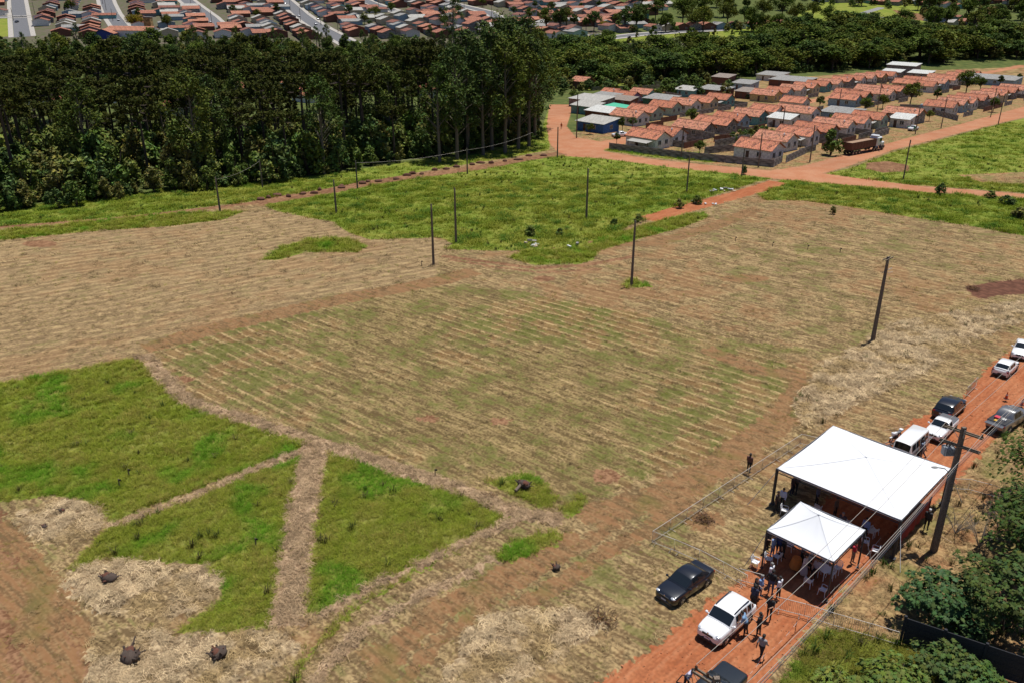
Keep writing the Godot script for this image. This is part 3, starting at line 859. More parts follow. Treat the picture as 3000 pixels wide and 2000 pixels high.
func build_forest() -> void:
	mat("bark", lin(0.085, 0.062, 0.046), 0.95, 0.0, "grain", 1.5)
	mat("pale_bark", lin(0.2, 0.165, 0.125), 0.9, 0.0, "grain", 1.5)
	vmat("leaf", 0.65, Color(0.28, 0.34, 0.12))
	TREE.pine = []; TREE.gum = []; TREE.broad = []; TREE.shrub = []
	for k in 5: TREE.pine.append(make_araucaria(100 + k, 17.0, 2 + k % 2))
	for k in 4: TREE.gum.append(make_eucalyptus(200 + k, 22.0, [Vector3(0.055, 0.085, 0.024), Vector3(0.065, 0.09, 0.024), Vector3(0.05, 0.075, 0.025), Vector3(0.075, 0.095, 0.022)][k]))
	for k in 6: TREE.broad.append(make_broadleaf(300 + k, 10.0, [3.4, 4.2, 3.0, 4.6, 3.6, 3.9][k], [Vector3(0.05, 0.075, 0.016), Vector3(0.06, 0.085, 0.018), Vector3(0.045, 0.065, 0.018), Vector3(0.07, 0.085, 0.017), Vector3(0.05, 0.08, 0.024), Vector3(0.085, 0.1, 0.02)][k]))
	for k in 6: TREE.shrub.append(make_shrub(400 + k, 5.0, [Vector3(0.06, 0.09, 0.024), Vector3(0.075, 0.1, 0.026), Vector3(0.055, 0.085, 0.03), Vector3(0.085, 0.105, 0.03), Vector3(0.09, 0.09, 0.03), Vector3(0.05, 0.08, 0.022)][k]))
	var front := []
	for q in [[-330, 518], [-160, 506], [0, 490], [200, 470], [420, 441], [620, 424], [760, 402], [950, 367], [1100, 352], [1235, 322]]:
		front.append(gd(q[0], q[1]))
	var edge := func(x: float) -> float:
		for i in front.size() - 1:
			if x < front[i + 1].x:
				return lerpf(-front[i].z, -front[i + 1].z, clampf((x - front[i].x) / (front[i + 1].x - front[i].x), 0, 1))
		return -front[-1].z
	# pines with bare trunks, in depth behind the edge
	var n := 0
	var x := -185.0
	while x < 4.0:
		var d: float = edge.call(x) + 9.0
		var stop := d + (135.0 if x < -35.0 else 95.0)
		while d < stop:
			var px := x + rng.randf_range(-3.4, 3.4); var pd := d + rng.randf_range(-3.6, 3.6)
			var view := absf(px) < pd * 0.68 + 6.0
			if view and rng.randf() < (0.55 if pd - float(edge.call(px)) < 24.0 else 0.8) and not (px > -24.0 and rng.randf() < 0.75):
				var s := rng.randf_range(0.78, 1.16)
				plant("pine", rng.randi(), on(px, -pd), s, "tall araucaria pine with flat umbrella crown on a bare trunk in the wood", "pine tree", "araucaria pines of the wood", s * rng.randf_range(0.78, 1.28))
				n += 1
			d += 10.2
		x += 8.6
	# taller gum trees: a clump at the road end and singles among the pines
	for q in [[1010, 372, 1.0], [1050, 366, 1.15], [1075, 352, 1.3], [1110, 356, 1.1], [1130, 345, 1.3], [1160, 352, 1.22], [1190, 342, 1.25], [1215, 336, 1.2], [1228, 318, 1.25], [1170, 322, 1.4], [1120, 320, 1.35], [1205, 306, 1.4], [1150, 300, 1.4], [1090, 330, 1.2], [1236, 296, 1.2], [1180, 285, 1.35], [1225, 270, 1.25]]:
		plant("gum", rng.randi(), gd(q[0], q[1]), q[2], "tall leafy eucalyptus in the dark clump beside the dirt road", "eucalyptus", "eucalyptus clump at the end of the wood")
	for q in [[462, 425, 1.02], [505, 410, 0.95], [745, 400, 0.93], [445, 380, 0.9], [900, 350, 0.9], [560, 360, 0.9], [130, 300, 1.1], [340, 290, 1.15]]:
		plant("gum", rng.randi(), gd(q[0], q[1]), q[2], "pale green eucalyptus rising among the dark pines", "eucalyptus", "eucalyptus standing singly in the pine wood")
	for k in 30:
		var ex := rng.randf_range(-150.0, -10.0)
		var ed: float = edge.call(ex) + rng.randf_range(8.0, 130.0)
		if absf(ex) > ed * 0.64: continue
		plant("gum", [1, 3][k % 2], on(ex, -ed), rng.randf_range(0.6, 1.12), "pale green eucalyptus rising among the dark pines", "eucalyptus", "eucalyptus standing singly in the pine wood")
	# young trees under the pines along the edge
	x = -178.0
	var placed := 0
	while x < 5.0:
		var d: float = edge.call(x) + 1.0
		var k := 0
		while k < 11:
			var px := x + rng.randf_range(-2.2, 2.2); var pd := d + k * 4.0 + rng.randf_range(-2.0, 2.0)
			if absf(px) < pd * 0.66 + 3.0 and rng.randf() < 0.9 - k * 0.035 and placed < 310:
				var s := rng.randf_range(0.7, 1.45) * (0.75 if k == 0 else 1.3)
				plant("shrub", rng.randi(), on(px, -pd), s, "leafy young tree in the undergrowth below the pines", "young tree", "young trees along the edge of the wood", s * rng.randf_range(0.9, 1.35))
				placed += 1
			k += 1
		x += 3.9
	# trees between the wood and the town
	n = 0
	x = -330.0
	while x < 70.0:
		var d := 405.0 + rng.randf_range(-6, 6)
		while d < 522.0:
			var px := x + rng.randf_range(-6, 6); var pd := d + rng.randf_range(-6, 6)
			if absf(px) < pd * 0.65 + 8.0 and rng.randf() < (0.62 if pd < 480 else 0.8):
				if rng.randf() < 0.5:
					plant("gum", rng.randi(), on(px, -pd), rng.randf_range(0.4, 0.68), "eucalyptus in the belt of trees below the town", "eucalyptus", "trees below the town")
				else:
					plant("broad", rng.randi(), on(px, -pd) - Vector3(0, 2.0, 0), rng.randf_range(0.85, 1.45), "rounded broadleaf tree in the belt below the town", "tree", "broadleaf trees below the town", 0.0, "belt_tree")
				n += 1
			d += 13.0
		x += 12.5
	plant("gum", 0, g(1330, 135), 1.35, "very large dark tree standing in front of the town roofs", "tree", "")
	# woods in the valley beyond the village
	var wood := PackedVector2Array()
	for q in [[1600, 262], [1740, 262], [1900, 245], [2090, 232], [2380, 212], [2600, 197], [3000, 172], [3250, 160], [3250, 100], [3000, 120], [2900, 128], [2720, 118], [2640, 92], [2560, 88], [2440, 84], [2340, 112], [2200, 140], [1900, 168], [1600, 175]]:
		var w := g(q[0], q[1]); wood.append(Vector2(w.x, -w.z))
	n = 0
	x = 0.0
	while x < 460.0:
		var d := 380.0
		while d < 620.0:
			var px := x + rng.randf_range(-4.5, 4.5); var pd := d + rng.randf_range(-4.5, 4.5)
			if inside(px, pd, wood) and absf(px) < pd * 0.66 + 5.0 and n < 300:
				var s := rng.randf_range(0.75, 1.3)
				plant("broad", rng.randi(), on(px, -pd) - Vector3(0, 1.8, 0), s * 2.0, "rounded tree in the valley woodland beyond the village", "tree", "trees of the valley woodland", s * rng.randf_range(0.95, 1.4))
				n += 1
			d += 10.8
		x += 10.8
	# low growth under the trees
	var low := [PackedFloat32Array(), PackedFloat32Array(), PackedFloat32Array()]
	for i in 1500:
		var px := rng.randf_range(-190.0, 8.0)
		var pd: float = edge.call(px) + 2.0 + pow(rng.randf(), 1.5) * 110.0
		if absf(px) > pd * 0.66 + 5.0: continue
		var s := rng.randf_range(0.35, 0.75)
		put(low[i % 3], on(px, -pd), rng.randf() * TAU, s, s * rng.randf_range(0.6, 1.2), Vector3.ONE * rng.randf_range(0.7, 1.15))
	for i in 1500:
		var px := rng.randf_range(0.0, 440.0); var pd := rng.randf_range(380.0, 600.0)
		if not inside(px, pd, wood) or absf(px) > pd * 0.66 + 5.0: continue
		var s := rng.randf_range(0.8, 1.5)
		put(low[i % 3], on(px, -pd), rng.randf() * TAU, s, s * 0.8, Vector3.ONE * rng.randf_range(0.7, 1.15))
	for i in 1700:
		var px := rng.randf_range(-345.0, 90.0); var pd := rng.randf_range(330.0, 535.0)
		if absf(px) > pd * 0.66 + 5.0: continue
		var s := rng.randf_range(0.6, 1.5)
		put(low[i % 3], on(px, -pd), rng.randf() * TAU, s, s * 0.8, Vector3.ONE * rng.randf_range(0.7, 1.2))
	var far_green := PackedVector2Array()
	for q in [[1880, 0], [2140, 2], [2680, 30], [2740, 60], [2650, 95], [2420, 90], [1990, 80], [1900, 40]]:
		var w := g(q[0], q[1]); far_green.append(Vector2(w.x, -w.z))
	for i in 600:
		var px := rng.randf_range(70.0, 480.0); var pd := rng.randf_range(560.0, 760.0)
		if absf(px) > pd * 0.66 + 5.0 or px < 40.0 + (pd - 560.0) * 0.4 or inside(px, pd, far_green): continue
		var s := rng.randf_range(0.7, 1.6)
		put(low[i % 3], on(px, -pd), rng.randf() * TAU, s, s * 0.8, Vector3.ONE * rng.randf_range(0.7, 1.2))
	for k in 3:
		var src: MeshInstance3D = TREE.shrub[k * 2].get_node("crown")
		spread("undergrowth", ["dark leafy undergrowth below the pines and in the valley", "olive leafy undergrowth below the trees", "green thicket filling the gaps of the woods"][k], "undergrowth", src.mesh, M.leaf, low[k])
	n = 0
	for i in 400:
		var px := rng.randf_range(70.0, 480.0); var pd := rng.randf_range(570.0, 750.0)
		if absf(px) > pd * 0.66 + 5.0 or px < 60.0 + (pd - 560.0) * 0.4 or inside(px, pd, far_green) or n >= 60: continue
		n += 1
		plant("broad", rng.randi(), on(px, -pd) - Vector3(0, 1.5, 0), rng.randf_range(0.9, 1.7), "leafy tree covering the far hillside", "tree", "trees covering the far hillside", 0.0, "hillside_tree")
	for q in [[2180, 70], [2235, 62], [2290, 58], [2330, 75], [2210, 95], [2280, 100], [2360, 95], [2425, 82], [2130, 80], [2060, 95], [2380, 60], [2300, 30], [2250, 28], [2190, 40], [2120, 50], [2060, 60], [2000, 75], [1950, 95]]:
		plant("broad", rng.randi(), g(q[0], q[1]), rng.randf_range(1.2, 1.9), "dark dense tree beside the far meadow", "tree", "dark trees beside the far meadow", 0.0, "meadow_tree")

# ---------------------------------------------------------------- houses
func z4(x: float, y: float) -> Vector3:
	return g(1600.0 + x / 3.36, 200.0 + y / 3.36)
func z5(x: float, y: float) -> Vector3:
	return g(2300.0 + x / 3.36, 180.0 + y / 3.36)

func tile_texture(sd: int) -> ImageTexture:       # rows of clay tiles, each burnt a little differently
	var r := RandomNumberGenerator.new(); r.seed = sd
	var im := Image.create(192, 192, false, Image.FORMAT_RGB8)
	for j in 16:
		for i in 24:
			var t := clampf(r.randfn(0.85, 0.08), 0.5, 1.0)
			if r.randf() < 0.05: t *= 0.62
			var c := Color(t, t * r.randf_range(0.9, 1.0), t * r.randf_range(0.86, 1.0))
			im.fill_rect(Rect2i(i * 8, j * 12, 8, 12), c)
			im.fill_rect(Rect2i(i * 8, j * 12, 8, 2), c * 0.78)
			im.fill_rect(Rect2i(i * 8, j * 12, 1, 12), c * 0.85)
	for k in 10:      # lichen and soot that darken groups of tiles
		var cx := r.randi() % 24; var cy := r.randi() % 16
		for n in 10:
			var i := (cx + r.randi_range(-2, 2) + 24) % 24; var j := (cy + r.randi_range(-1, 1) + 16) % 16
			var c := im.get_pixel(i * 8 + 4, j * 12 + 6) * r.randf_range(0.62, 0.85)
			im.fill_rect(Rect2i(i * 8, j * 12, 8, 12), c)
	return ImageTexture.create_from_image(im)

func sheet_texture(sd: int) -> ImageTexture:      # corrugated fibre cement, stained
	var r := RandomNumberGenerator.new(); r.seed = sd
	var im := Image.create(128, 128, false, Image.FORMAT_RGB8)
	for i in 32:
		for j in 4:
			var t := clampf(r.randfn(0.88, 0.06), 0.5, 1.0)
			im.fill_rect(Rect2i(i * 4, j * 32, 4, 32), Color(t, t, t * 0.98))
			im.fill_rect(Rect2i(i * 4, j * 32, 1, 32), Color(t, t, t) * 0.75)
			if r.randf() < 0.15: im.fill_rect(Rect2i(i * 4, j * 32, 4, r.randi_range(4, 20)), Color(t * 0.75, t * 0.7, t * 0.64))
	return ImageTexture.create_from_image(im)

func roof_mat(key: String, c: Color, tex: Texture2D, rough := 0.85, metal := 0.0) -> StandardMaterial3D:
	if M.has(key): return M[key]
	var m := StandardMaterial3D.new()
	m.resource_name = key; m.albedo_color = c; m.albedo_texture = tex; m.roughness = rough; m.metallic = metal
	m.uv1_scale = Vector3(0.25, 0.25, 1)
	M[key] = m
	return m

var shared := {}
func window_mesh() -> Array:
	if not shared.has("window"):
		var f := MB.new()
		f.box(Vector3(0.0, 0.0, -0.62), Vector3(0.06, 0.07, 0.62)); f.box(Vector3(0.0, 1.03, -0.62), Vector3(0.06, 1.1, 0.62))
		for z in [-0.62, -0.03, 0.55]: f.box(Vector3(0.0, 0.07, z), Vector3(0.055, 1.03, z + 0.07))
		var p := MB.new()
		p.box(Vector3(0.0, 0.07, -0.55), Vector3(0.02, 1.03, 0.55))
		var s := MB.new()
		s.box(Vector3(0.0, -0.09, -0.7), Vector3(0.12, 0.0, 0.7))
		var d := MB.new()
		d.box(Vector3(0.0, 0.0, -0.42), Vector3(0.05, 2.05, 0.42))
		var h := MB.new()
		h.box(Vector3(0.05, 1.0, 0.28), Vector3(0.1, 1.06, 0.36))
		shared.window = [f.mesh(), p.mesh(), s.mesh(), d.mesh(), h.mesh()]
	return shared.window

func add_window(t: Node3D, at: Vector3, turn: float, simple := false) -> void:
	var w := window_mesh()
	var f := part("window", w[0], M.frame_white, t, at)
	f.rotation.y = turn
	part("pane", w[1], M.dark_glass, f)
	if not simple: part("sill", w[2], M.concrete, f)

func add_door(t: Node3D, at: Vector3, turn: float, m: Material) -> void:
	var w := window_mesh()
	var d := part("door", w[3], m, t, at)
	d.rotation.y = turn
	part("handle", w[4], M.metal_grey, d)

# Gabled house: local +x is the gable that faces the street, origin at its foot; runs back along -x
func gable_house(t: Node3D, l: float, w: float, hw: float, rise: float, wall: Material, roof: Material, over := 0.5, simple := false, ridge := true) -> void:
	var key := "gable%.1f_%.1f_%.1f_%.1f_%.1f" % [l, w, hw, rise, over]
	if not shared.has(key):
		var m := MB.new()
		var z := w * 0.5
		for e in [0.0, -l]:
			m.quad(Vector3(e, -0.4, -z), Vector3(e, hw, -z), Vector3(e, hw, z), Vector3(e, -0.4, z))
			m.tri(Vector3(e, hw, -z), Vector3(e, hw + rise, 0), Vector3(e, hw, z))
		for s in [-1.0, 1.0]:
			m.quad(Vector3(0, -0.4, s * z), Vector3(0, hw, s * z), Vector3(-l, hw, s * z), Vector3(-l, -0.4, s * z))
		var r := MB.new()
		var k := rise / z
		var slope := sqrt(1.0 + k * k)
		for s in [-1.0, 1.0]:
			var e := Vector3(0, hw - k * over * 0.7 + 0.03, s * (z + over * 0.7)); var top := Vector3(0, hw + rise + 0.03, 0)
			var a := Vector3(over, 0, 0); var b := Vector3(-l - over * 0.6, 0, 0); var up := Vector3(0, 0.09, 0)
			var size := Vector2(l + over * 1.6, (z + over * 0.7) * slope)
			r.quad(top + a + up, top + b + up, e + b + up, e + a + up, size)
			r.quad(top + a, e + a, e + b, top + b, size)
			r.quad(e + a, e + a + up, e + b + up, e + b)
			r.quad(top + a, top + a + up, e + a + up, e + a); r.quad(top + b, e + b, e + b + up, top + b + up)
		var c := MB.new()
		c.tube([Vector3(over, hw + rise + 0.11, 0), Vector3(-l - over * 0.6, hw + rise + 0.11, 0)], [0.11], 6)
		shared[key] = [m.mesh(), r.mesh(), c.mesh()]
	var q: Array = shared[key]
	part("wall", q[0], wall, t)
	var ro := part("roof", q[1], roof, t)
	if ridge: part("ridge", q[2], roof, ro)
	if simple: 
		add_window(t, Vector3(0.01, 1.1, -w * 0.22), 0.0, true)
		add_window(t, Vector3(-l * 0.5, 1.1, w * 0.5 + 0.01), -PI / 2, true)
		return
	add_window(t, Vector3(0.01, 1.05, -w * 0.24), 0.0)
	add_window(t, Vector3(0.01, 1.05, w * 0.22), 0.0)
	add_window(t, Vector3(-l * 0.3, 1.05, w * 0.5 + 0.01), -PI / 2)
	add_door(t, Vector3(-l * 0.62, 0.0, w * 0.5 + 0.01), -PI / 2, M.door_brown)

# House under one sloping sheet roof; origin at the middle of its street face
func shed_house(t: Node3D, l: float, w: float, hw: float, rise: float, wall: Material, roof: Material) -> void:
	var m := MB.new(); var z := w * 0.5
	m.quad(Vector3(0, -0.4, -z), Vector3(0, hw + rise, -z), Vector3(0, hw, z), Vector3(0, -0.4, z))
	m.quad(Vector3(-l, -0.4, -z), Vector3(-l, hw + rise, -z), Vector3(-l, hw, z), Vector3(-l, -0.4, z))
	m.quad(Vector3(0, -0.4, z), Vector3(0, hw, z), Vector3(-l, hw, z), Vector3(-l, -0.4, z))
	m.quad(Vector3(0, -0.4, -z), Vector3(0, hw + rise, -z), Vector3(-l, hw + rise, -z), Vector3(-l, -0.4, -z))
	part("wall", m.mesh(), wall, t)
	var r := MB.new()
	var k := rise / w
	var a := Vector3(0.4, hw + rise + 0.4 * k + 0.03, -z - 0.4); var b := Vector3(0.4, hw - 0.4 * k + 0.03, z + 0.4); var back := Vector3(-l - 0.8, 0, 0); var up := Vector3(0, 0.06, 0)
	var size := Vector2(l + 0.8, w + 0.8)
	r.quad(a + up, a + up + back, b + up + back, b + up, size); r.quad(a, b, b + back, a + back, size)
	r.quad(b, b + up, b + up + back, b + back); r.quad(a, a + up, b + up, b); r.quad(a + back, b + back, b + back + up, a + back + up)
	part("roof", r.mesh(), roof, t)
	add_window(t, Vector3(0.01, 1.0, 0.0), 0.0)
	add_window(t, Vector3(-l * 0.35, 1.0, z + 0.01), -PI / 2)
	add_door(t, Vector3(-l * 0.7, 0.0, z + 0.01), -PI / 2, M.door_brown)

# A yard wall of precast panels between posts
func yard_wall(a: Vector3, b: Vector3, h: float, m: Material, label: String, called := "yard_wall") -> void:
	var len_ := Vector2(b.x - a.x, b.z - a.z).length()
	if len_ < 1.0: return
	var n := maxi(1, int(round(len_ / 2.6)))
	var st := len_ / n
	var t := thing(called, label, "wall", a, yaw_of(b - a), "precast yard walls of the village")
	var key := "panel%.1f" % h
	if not shared.has(key):
		var p := MB.new()
		for k in 4:
			p.box(Vector3(0.0, h * k / 4.0 + 0.012 - (0.3 if k == 0 else 0.0), -0.03), Vector3(1.0, h * (k + 1) / 4.0, 0.03))
		var q := MB.new(); q.box(Vector3(-0.07, -0.3, -0.07), Vector3(0.07, h + 0.06, 0.07))
		shared[key] = [p.mesh(), q.mesh()]
	for i in n + 1:
		var x := i * st
		var w := a.lerp(b, float(i) / n)
		var y := hgt(w.x, w.z) - a.y
		part("post", shared[key][1], m, t, Vector3(x, y, 0))
		if i < n:
			var p := part("panel", shared[key][0], m, t, Vector3(x + 0.06, y, 0))
			p.scale.x = st - 0.12

func build_village() -> void:
	mat("wire_grey", lin(0.42, 0.38, 0.33), 0.5, 0.3); mat("pole_concrete", lin(0.21, 0.165, 0.13), 0.95, 0.0, "grain", 0.6)
	mat("arm_wood", lin(0.2, 0.155, 0.11), 0.9, 0.0, "grain", 1.2); mat("porcelain", lin(0.07, 0.035, 0.025), 0.3); mat("dark_cable", lin(0.16, 0.14, 0.13), 0.7)
	mat("frame_white", lin(0.6, 0.6, 0.58), 0.6)
	mat("dark_glass", lin(0.02, 0.025, 0.03), 0.12)
	mat("concrete", lin(0.3, 0.28, 0.26), 0.9, 0.0, "grain", 0.5)
	mat("metal_grey", lin(0.3, 0.3, 0.31), 0.45, 0.7)
	mat("door_brown", lin(0.09, 0.05, 0.035), 0.7)
	mat("wall_grey", lin(0.27, 0.25, 0.235), 0.95, 0.0, "blotch", 0.35)
	mat("wall_brick", lin(0.2, 0.085, 0.055), 0.95, 0.0, "grain", 0.8)
	var clay := [roof_mat("clay_orange", lin(0.7, 0.28, 0.155), tile_texture(1)), roof_mat("clay_salmon", lin(0.68, 0.31, 0.185), tile_texture(2)), roof_mat("clay_red", lin(0.62, 0.235, 0.125), tile_texture(3))]
	var tin := [roof_mat("sheet_grey", lin(0.36, 0.35, 0.34), sheet_texture(4)), roof_mat("sheet_pale", lin(0.52, 0.5, 0.47), sheet_texture(5)), roof_mat("sheet_rust", lin(0.33, 0.27, 0.23), sheet_texture(6)), roof_mat("sheet_white", lin(0.72, 0.72, 0.7), sheet_texture(7), 0.6)]
	var paint := {}
	for q in [["white", 0.78, 0.77, 0.74], ["pale blue", 0.3, 0.42, 0.5], ["teal", 0.16, 0.36, 0.36], ["purple", 0.3, 0.2, 0.36], ["cream", 0.55, 0.47, 0.32], ["yellow", 0.55, 0.42, 0.2], ["dark green", 0.06, 0.17, 0.1], ["bright blue", 0.05, 0.16, 0.45], ["grey", 0.33, 0.32, 0.31], ["brick", 0.22, 0.1, 0.07], ["pale green", 0.4, 0.5, 0.42], ["off-white", 0.68, 0.66, 0.62]]:
		paint[q[0]] = mat("wall_" + q[0], lin(q[1], q[2], q[3]), 0.9, 0.0, "stain", 0.3)
	var turn := yaw_of(ACROSS)
	# clay tiled houses: place of the gable's foot, wall paint, length, width, what it stands beside
	var rows := [
		["facing the dirt road beside the truck", [z5(60, 880), "white", 9.0], [z5(280, 825), "white", 9.5], [z5(470, 785), "grey", 10.5], [z5(640, 735), "off-white", 10.0], [z5(800, 690), "white", 9.5], [z5(965, 655), "pale green", 9.0], [z5(1330, 610), "grey", 10.5]],
		["beyond the side street along the dirt road", [z5(1665, 528), "off-white", 9.0], [z5(1765, 500), "pale blue", 8.5], [z5(1862, 478), "white", 9.0], [z5(1965, 452), "grey", 9.5], [z5(2070, 425), "off-white", 8.5], [z5(2165, 398), "cream", 8.5], [z5(2262, 370), "grey", 8.5], [z5(2345, 345), "white", 8.5]],
		["in the second row behind the road houses", [z5(290, 590), "white", 12.5], [z5(715, 448), "pale blue", 9.5], [z5(812, 418), "dark green", 8.5], [z5(1050, 392), "off-white", 10.0], [z5(1150, 355), "grey", 9.0], [z5(1470, 305), "off-white", 10.0], [z5(1585, 275), "pale blue", 9.0], [z5(1680, 240), "white", 8.5]],
		["back to back with the second row", [z5(200, 480), "off-white", 8.0], [z5(700, 395), "cream", 8.0], [z5(930, 350), "white", 9.0], [z5(1290, 280), "cream", 9.0], [z5(1380, 255), "white", 9.0], [z5(1600, 225), "off-white", 8.5], [z5(1780, 205), "grey", 8.5], [z5(1900, 190), "white", 10.0]],
		["in the top row below the woods", [z5(45, 372), "pale blue", 9.0], [z5(175, 347), "off-white", 9.0], [z5(300, 322), "cream", 9.0], [z5(420, 302), "teal", 9.0], [z5(540, 282), "off-white", 9.0], [z5(650, 255), "grey", 8.5], [z5(765, 242), "white", 8.5], [z5(872, 222), "white", 8.5], [z5(972, 210), "yellow", 8.5], [z5(1075, 196), "white", 8.5]],
		["behind the long grey yard wall", [z4(1145, 790), "white", 9.5], [z4(1310, 755), "white", 9.0], [z4(1600, 692), "grey", 10.0], [z4(1820, 645), "grey", 10.5], [z4(1945, 598), "pale blue", 9.0], [z4(2130, 556), "teal", 9.0], [z4(2290, 505), "white", 9.0]],
		["along the inner village street", [z4(950, 565), "white", 10.0], [z4(1095, 512), "pale green", 10.0], [z4(1280, 462), "pale green", 9.0], [z4(1470, 435), "off-white", 9.0], [z4(1645, 408), "cream", 9.0], [z4(1810, 380), "teal", 8.5], [z4(2275, 335), "yellow", 9.5]],
		["near the bend of the dirt road", [z4(885, 352), "purple", 8.0], [z4(1040, 322), "teal", 8.5], [z4(720, 320), "off-white", 7.0]],
	]
	var i := 0
	for row in rows:
		for k in range(1, row.size()):
			var q: Array = row[k]
			var o := thing("village_house", "%s walled gabled tiled house, %s" % [q[1], row[0]], "house", q[0], turn + rng.randf_range(-0.03, 0.03), "small tiled houses of the village")
			gable_house(o, q[2], 6.0 if i % 3 else 6.4, 2.65, 1.55, paint[q[1]], clay[(i * 7 + k) % 3])
			if i % 4 == 1:
				var aw := MB.new()
				aw.box(Vector3(-q[2] * 0.75, 2.15, 3.25), Vector3(-0.6, 2.22, 5.6), Transform3D(Basis(Vector3.RIGHT, 0.12), Vector3(0, 0.35, 0)))
				part("awning", aw.mesh(), tin[i % 4], o)
				for x in [-q[2] * 0.72, -0.7]:
					var ps := MB.new(); ps.box(Vector3(x, -0.2, 5.35), Vector3(x + 0.1, 2.0, 5.45))
					part("awning_post", ps.mesh(), M.door_brown, o)
			if i % 3 == 0:
				var ds := MB.new(); ds.ball(Vector3(-1.5, 4.0, 1.6), Vector3(0.12, 0.42, 0.42), 10)
				part("satellite_dish", ds.mesh(), M.frame_white, o)
			if i % 5 == 2:
				var wt := MB.new(); wt.tube([Vector3(-q[2] - 1.0, 1.9, 1.2), Vector3(-q[2] - 1.0, 2.5, 1.2), Vector3(-q[2] - 1.0, 2.75, 1.2)], [0.55, 0.62, 0.25], 12); wt.box(Vector3(-q[2] - 1.6, -0.3, 0.6), Vector3(-q[2] - 0.4, 1.9, 1.8))
				part("water_tank", wt.mesh(), paint["pale blue"], o)
			# yard wall on the street side of some
			if k + 1 < row.size() and rng.randf() < 0.75:
				var f0: Vector3 = q[0] + ACROSS * 4.2 - GRID * 4.0; var f1: Vector3 = q[0] + ACROSS * 4.2 + GRID * 4.5
				var br := rng.randf() < 0.35
				yard_wall(on(f0.x, f0.z), on(f1.x, f1.z), 1.5, M.wall_brick if br else M.wall_grey, "%s yard wall in front of a house %s" % ["reddish" if br else "grey precast", row[0]])
			if rng.randf() < 0.6:
				var s0: Vector3 = q[0] + ACROSS * 4.0 + GRID * 4.7; var s1: Vector3 = q[0] - ACROSS * 8.0 + GRID * 4.7
				yard_wall(on(s0.x, s0.z), on(s1.x, s1.z), 1.6, M.wall_grey, "grey side wall between plots %s" % row[0], "side_wall")
			i += 1
	var corner := thing("corner_house", "white gabled house with clay roof inside the corner of the grey yard wall", "house", z4(2265, 915), turn)
	gable_house(corner, 9.5, 6.2, 2.8, 1.6, paint.white, clay[0])
	var hut := thing("brick_house", "lone brick house with salmon hipped roof by the walled green yard", "house", z4(430, 205), turn)
	gable_house(hut, 8.0, 7.0, 3.2, 1.6, paint.brick, clay[1])
	# houses under sheet roofs
	for q in [
		[z4(600, 395), 14.0, 8.5, "grey", 1, "long shed under weathered pale sheets by the road bend"], [z4(690, 360), 10.0, 7.0, "grey", 0, "grey sheet roofed house joined to the long shed"],
		[z4(520, 460), 10.0, 5.0, "teal", 1, "low teal house under pale sheets"], [z4(700, 520), 10.5, 6.0, "brick", 3, "brick house under a bright sheet roof behind the blue house"],
		[z4(640, 632), 10.0, 7.0, "bright blue", 1, "bright blue house under a pale sheet roof"], [z4(860, 392), 9.0, 4.5, "brick", 2, "brick lean-to under rusty sheets beside the purple house"],
		[z4(1490, 285), 9.0, 6.0, "teal", 1, "teal house under pale sheets inside grey yard walls"], [z4(1260, 385), 11.0, 7.0, "dark green", 0, "dark green house under weathered grey sheets"],
		[z4(1800, 285), 12.0, 7.0, "brick", 0, "wide brick house under grey sheets"], [z4(1820, 200), 8.0, 6.0, "brick", 2, "two storey brick house under rusty sheets"],
		[z4(2100, 305), 9.0, 6.0, "brick", 2, "brick house under patchy rusty sheets"], [z4(2050, 215), 9.0, 7.0, "pale blue", 0, "pale blue house under dull grey sheets"],
		[z5(-10, 195), 12.0, 9.0, "off-white", 0, "broad grey roofed hall beside the top row"], [z5(250, 255), 17.0, 11.0, "brick", 0, "large brick hall under a long grey roof"],
		[z5(1300, 140), 14.0, 7.0, "grey", 3, "tall grey building under a white sheet roof at the wood edge"], [z5(1150, 160), 9.0, 5.0, "grey", 3, "small grey annex under white sheets at the wood edge"],
		[z5(1440, 175), 10.0, 7.0, "grey", 3, "low grey building under clean white sheets at the wood edge"], [z5(2290, 240), 22.0, 12.0, "pale blue", 0, "large pale blue warehouse walls behind the top row"],
		[z5(730, 600), 11.0, 7.0, "pale blue", 0, "pale blue house with steep grey sheet roof in the second row"], [z5(75, 655), 7.0, 4.5, "off-white", 3, "white lean-to beside the second row"],
		[z5(1240, 655), 5.5, 4.5, "off-white", 3, "white carport beside the road houses"],
	]:
		var o := thing("sheet_roof_house", q[5], "house", q[0], turn, "sheet roofed houses of the village")
		shed_house(o, q[1], q[2], 4.6 if "two storey" in q[5] or "tall" in q[5] else 2.6, 0.9, paint[q[3]], tin[q[4]])
	var net := MB.new()
	net.quad(Vector3(0, 2.4, -3), Vector3(-9, 2.7, -3), Vector3(-9, 2.3, 3), Vector3(0, 2.1, 3))
	var nt := thing("green_awning", "bright green shade cloth over posts behind the blue house", "awning", z4(820, 455), turn)
	part("cloth", net.mesh(), mat("green_net", lin(0.05, 0.36, 0.22), 0.8), nt)
	for c in [Vector3(-0.1, 0, -2.9), Vector3(-8.8, 0, -2.9), Vector3(-8.8, 0, 2.9), Vector3(-0.1, 0, 2.9)]:
		var pm := MB.new(); pm.box(Vector3(-0.06, -0.2, -0.06), Vector3(0.06, 2.2, 0.06))
		part("post", pm.mesh(), M.door_brown, nt, c)
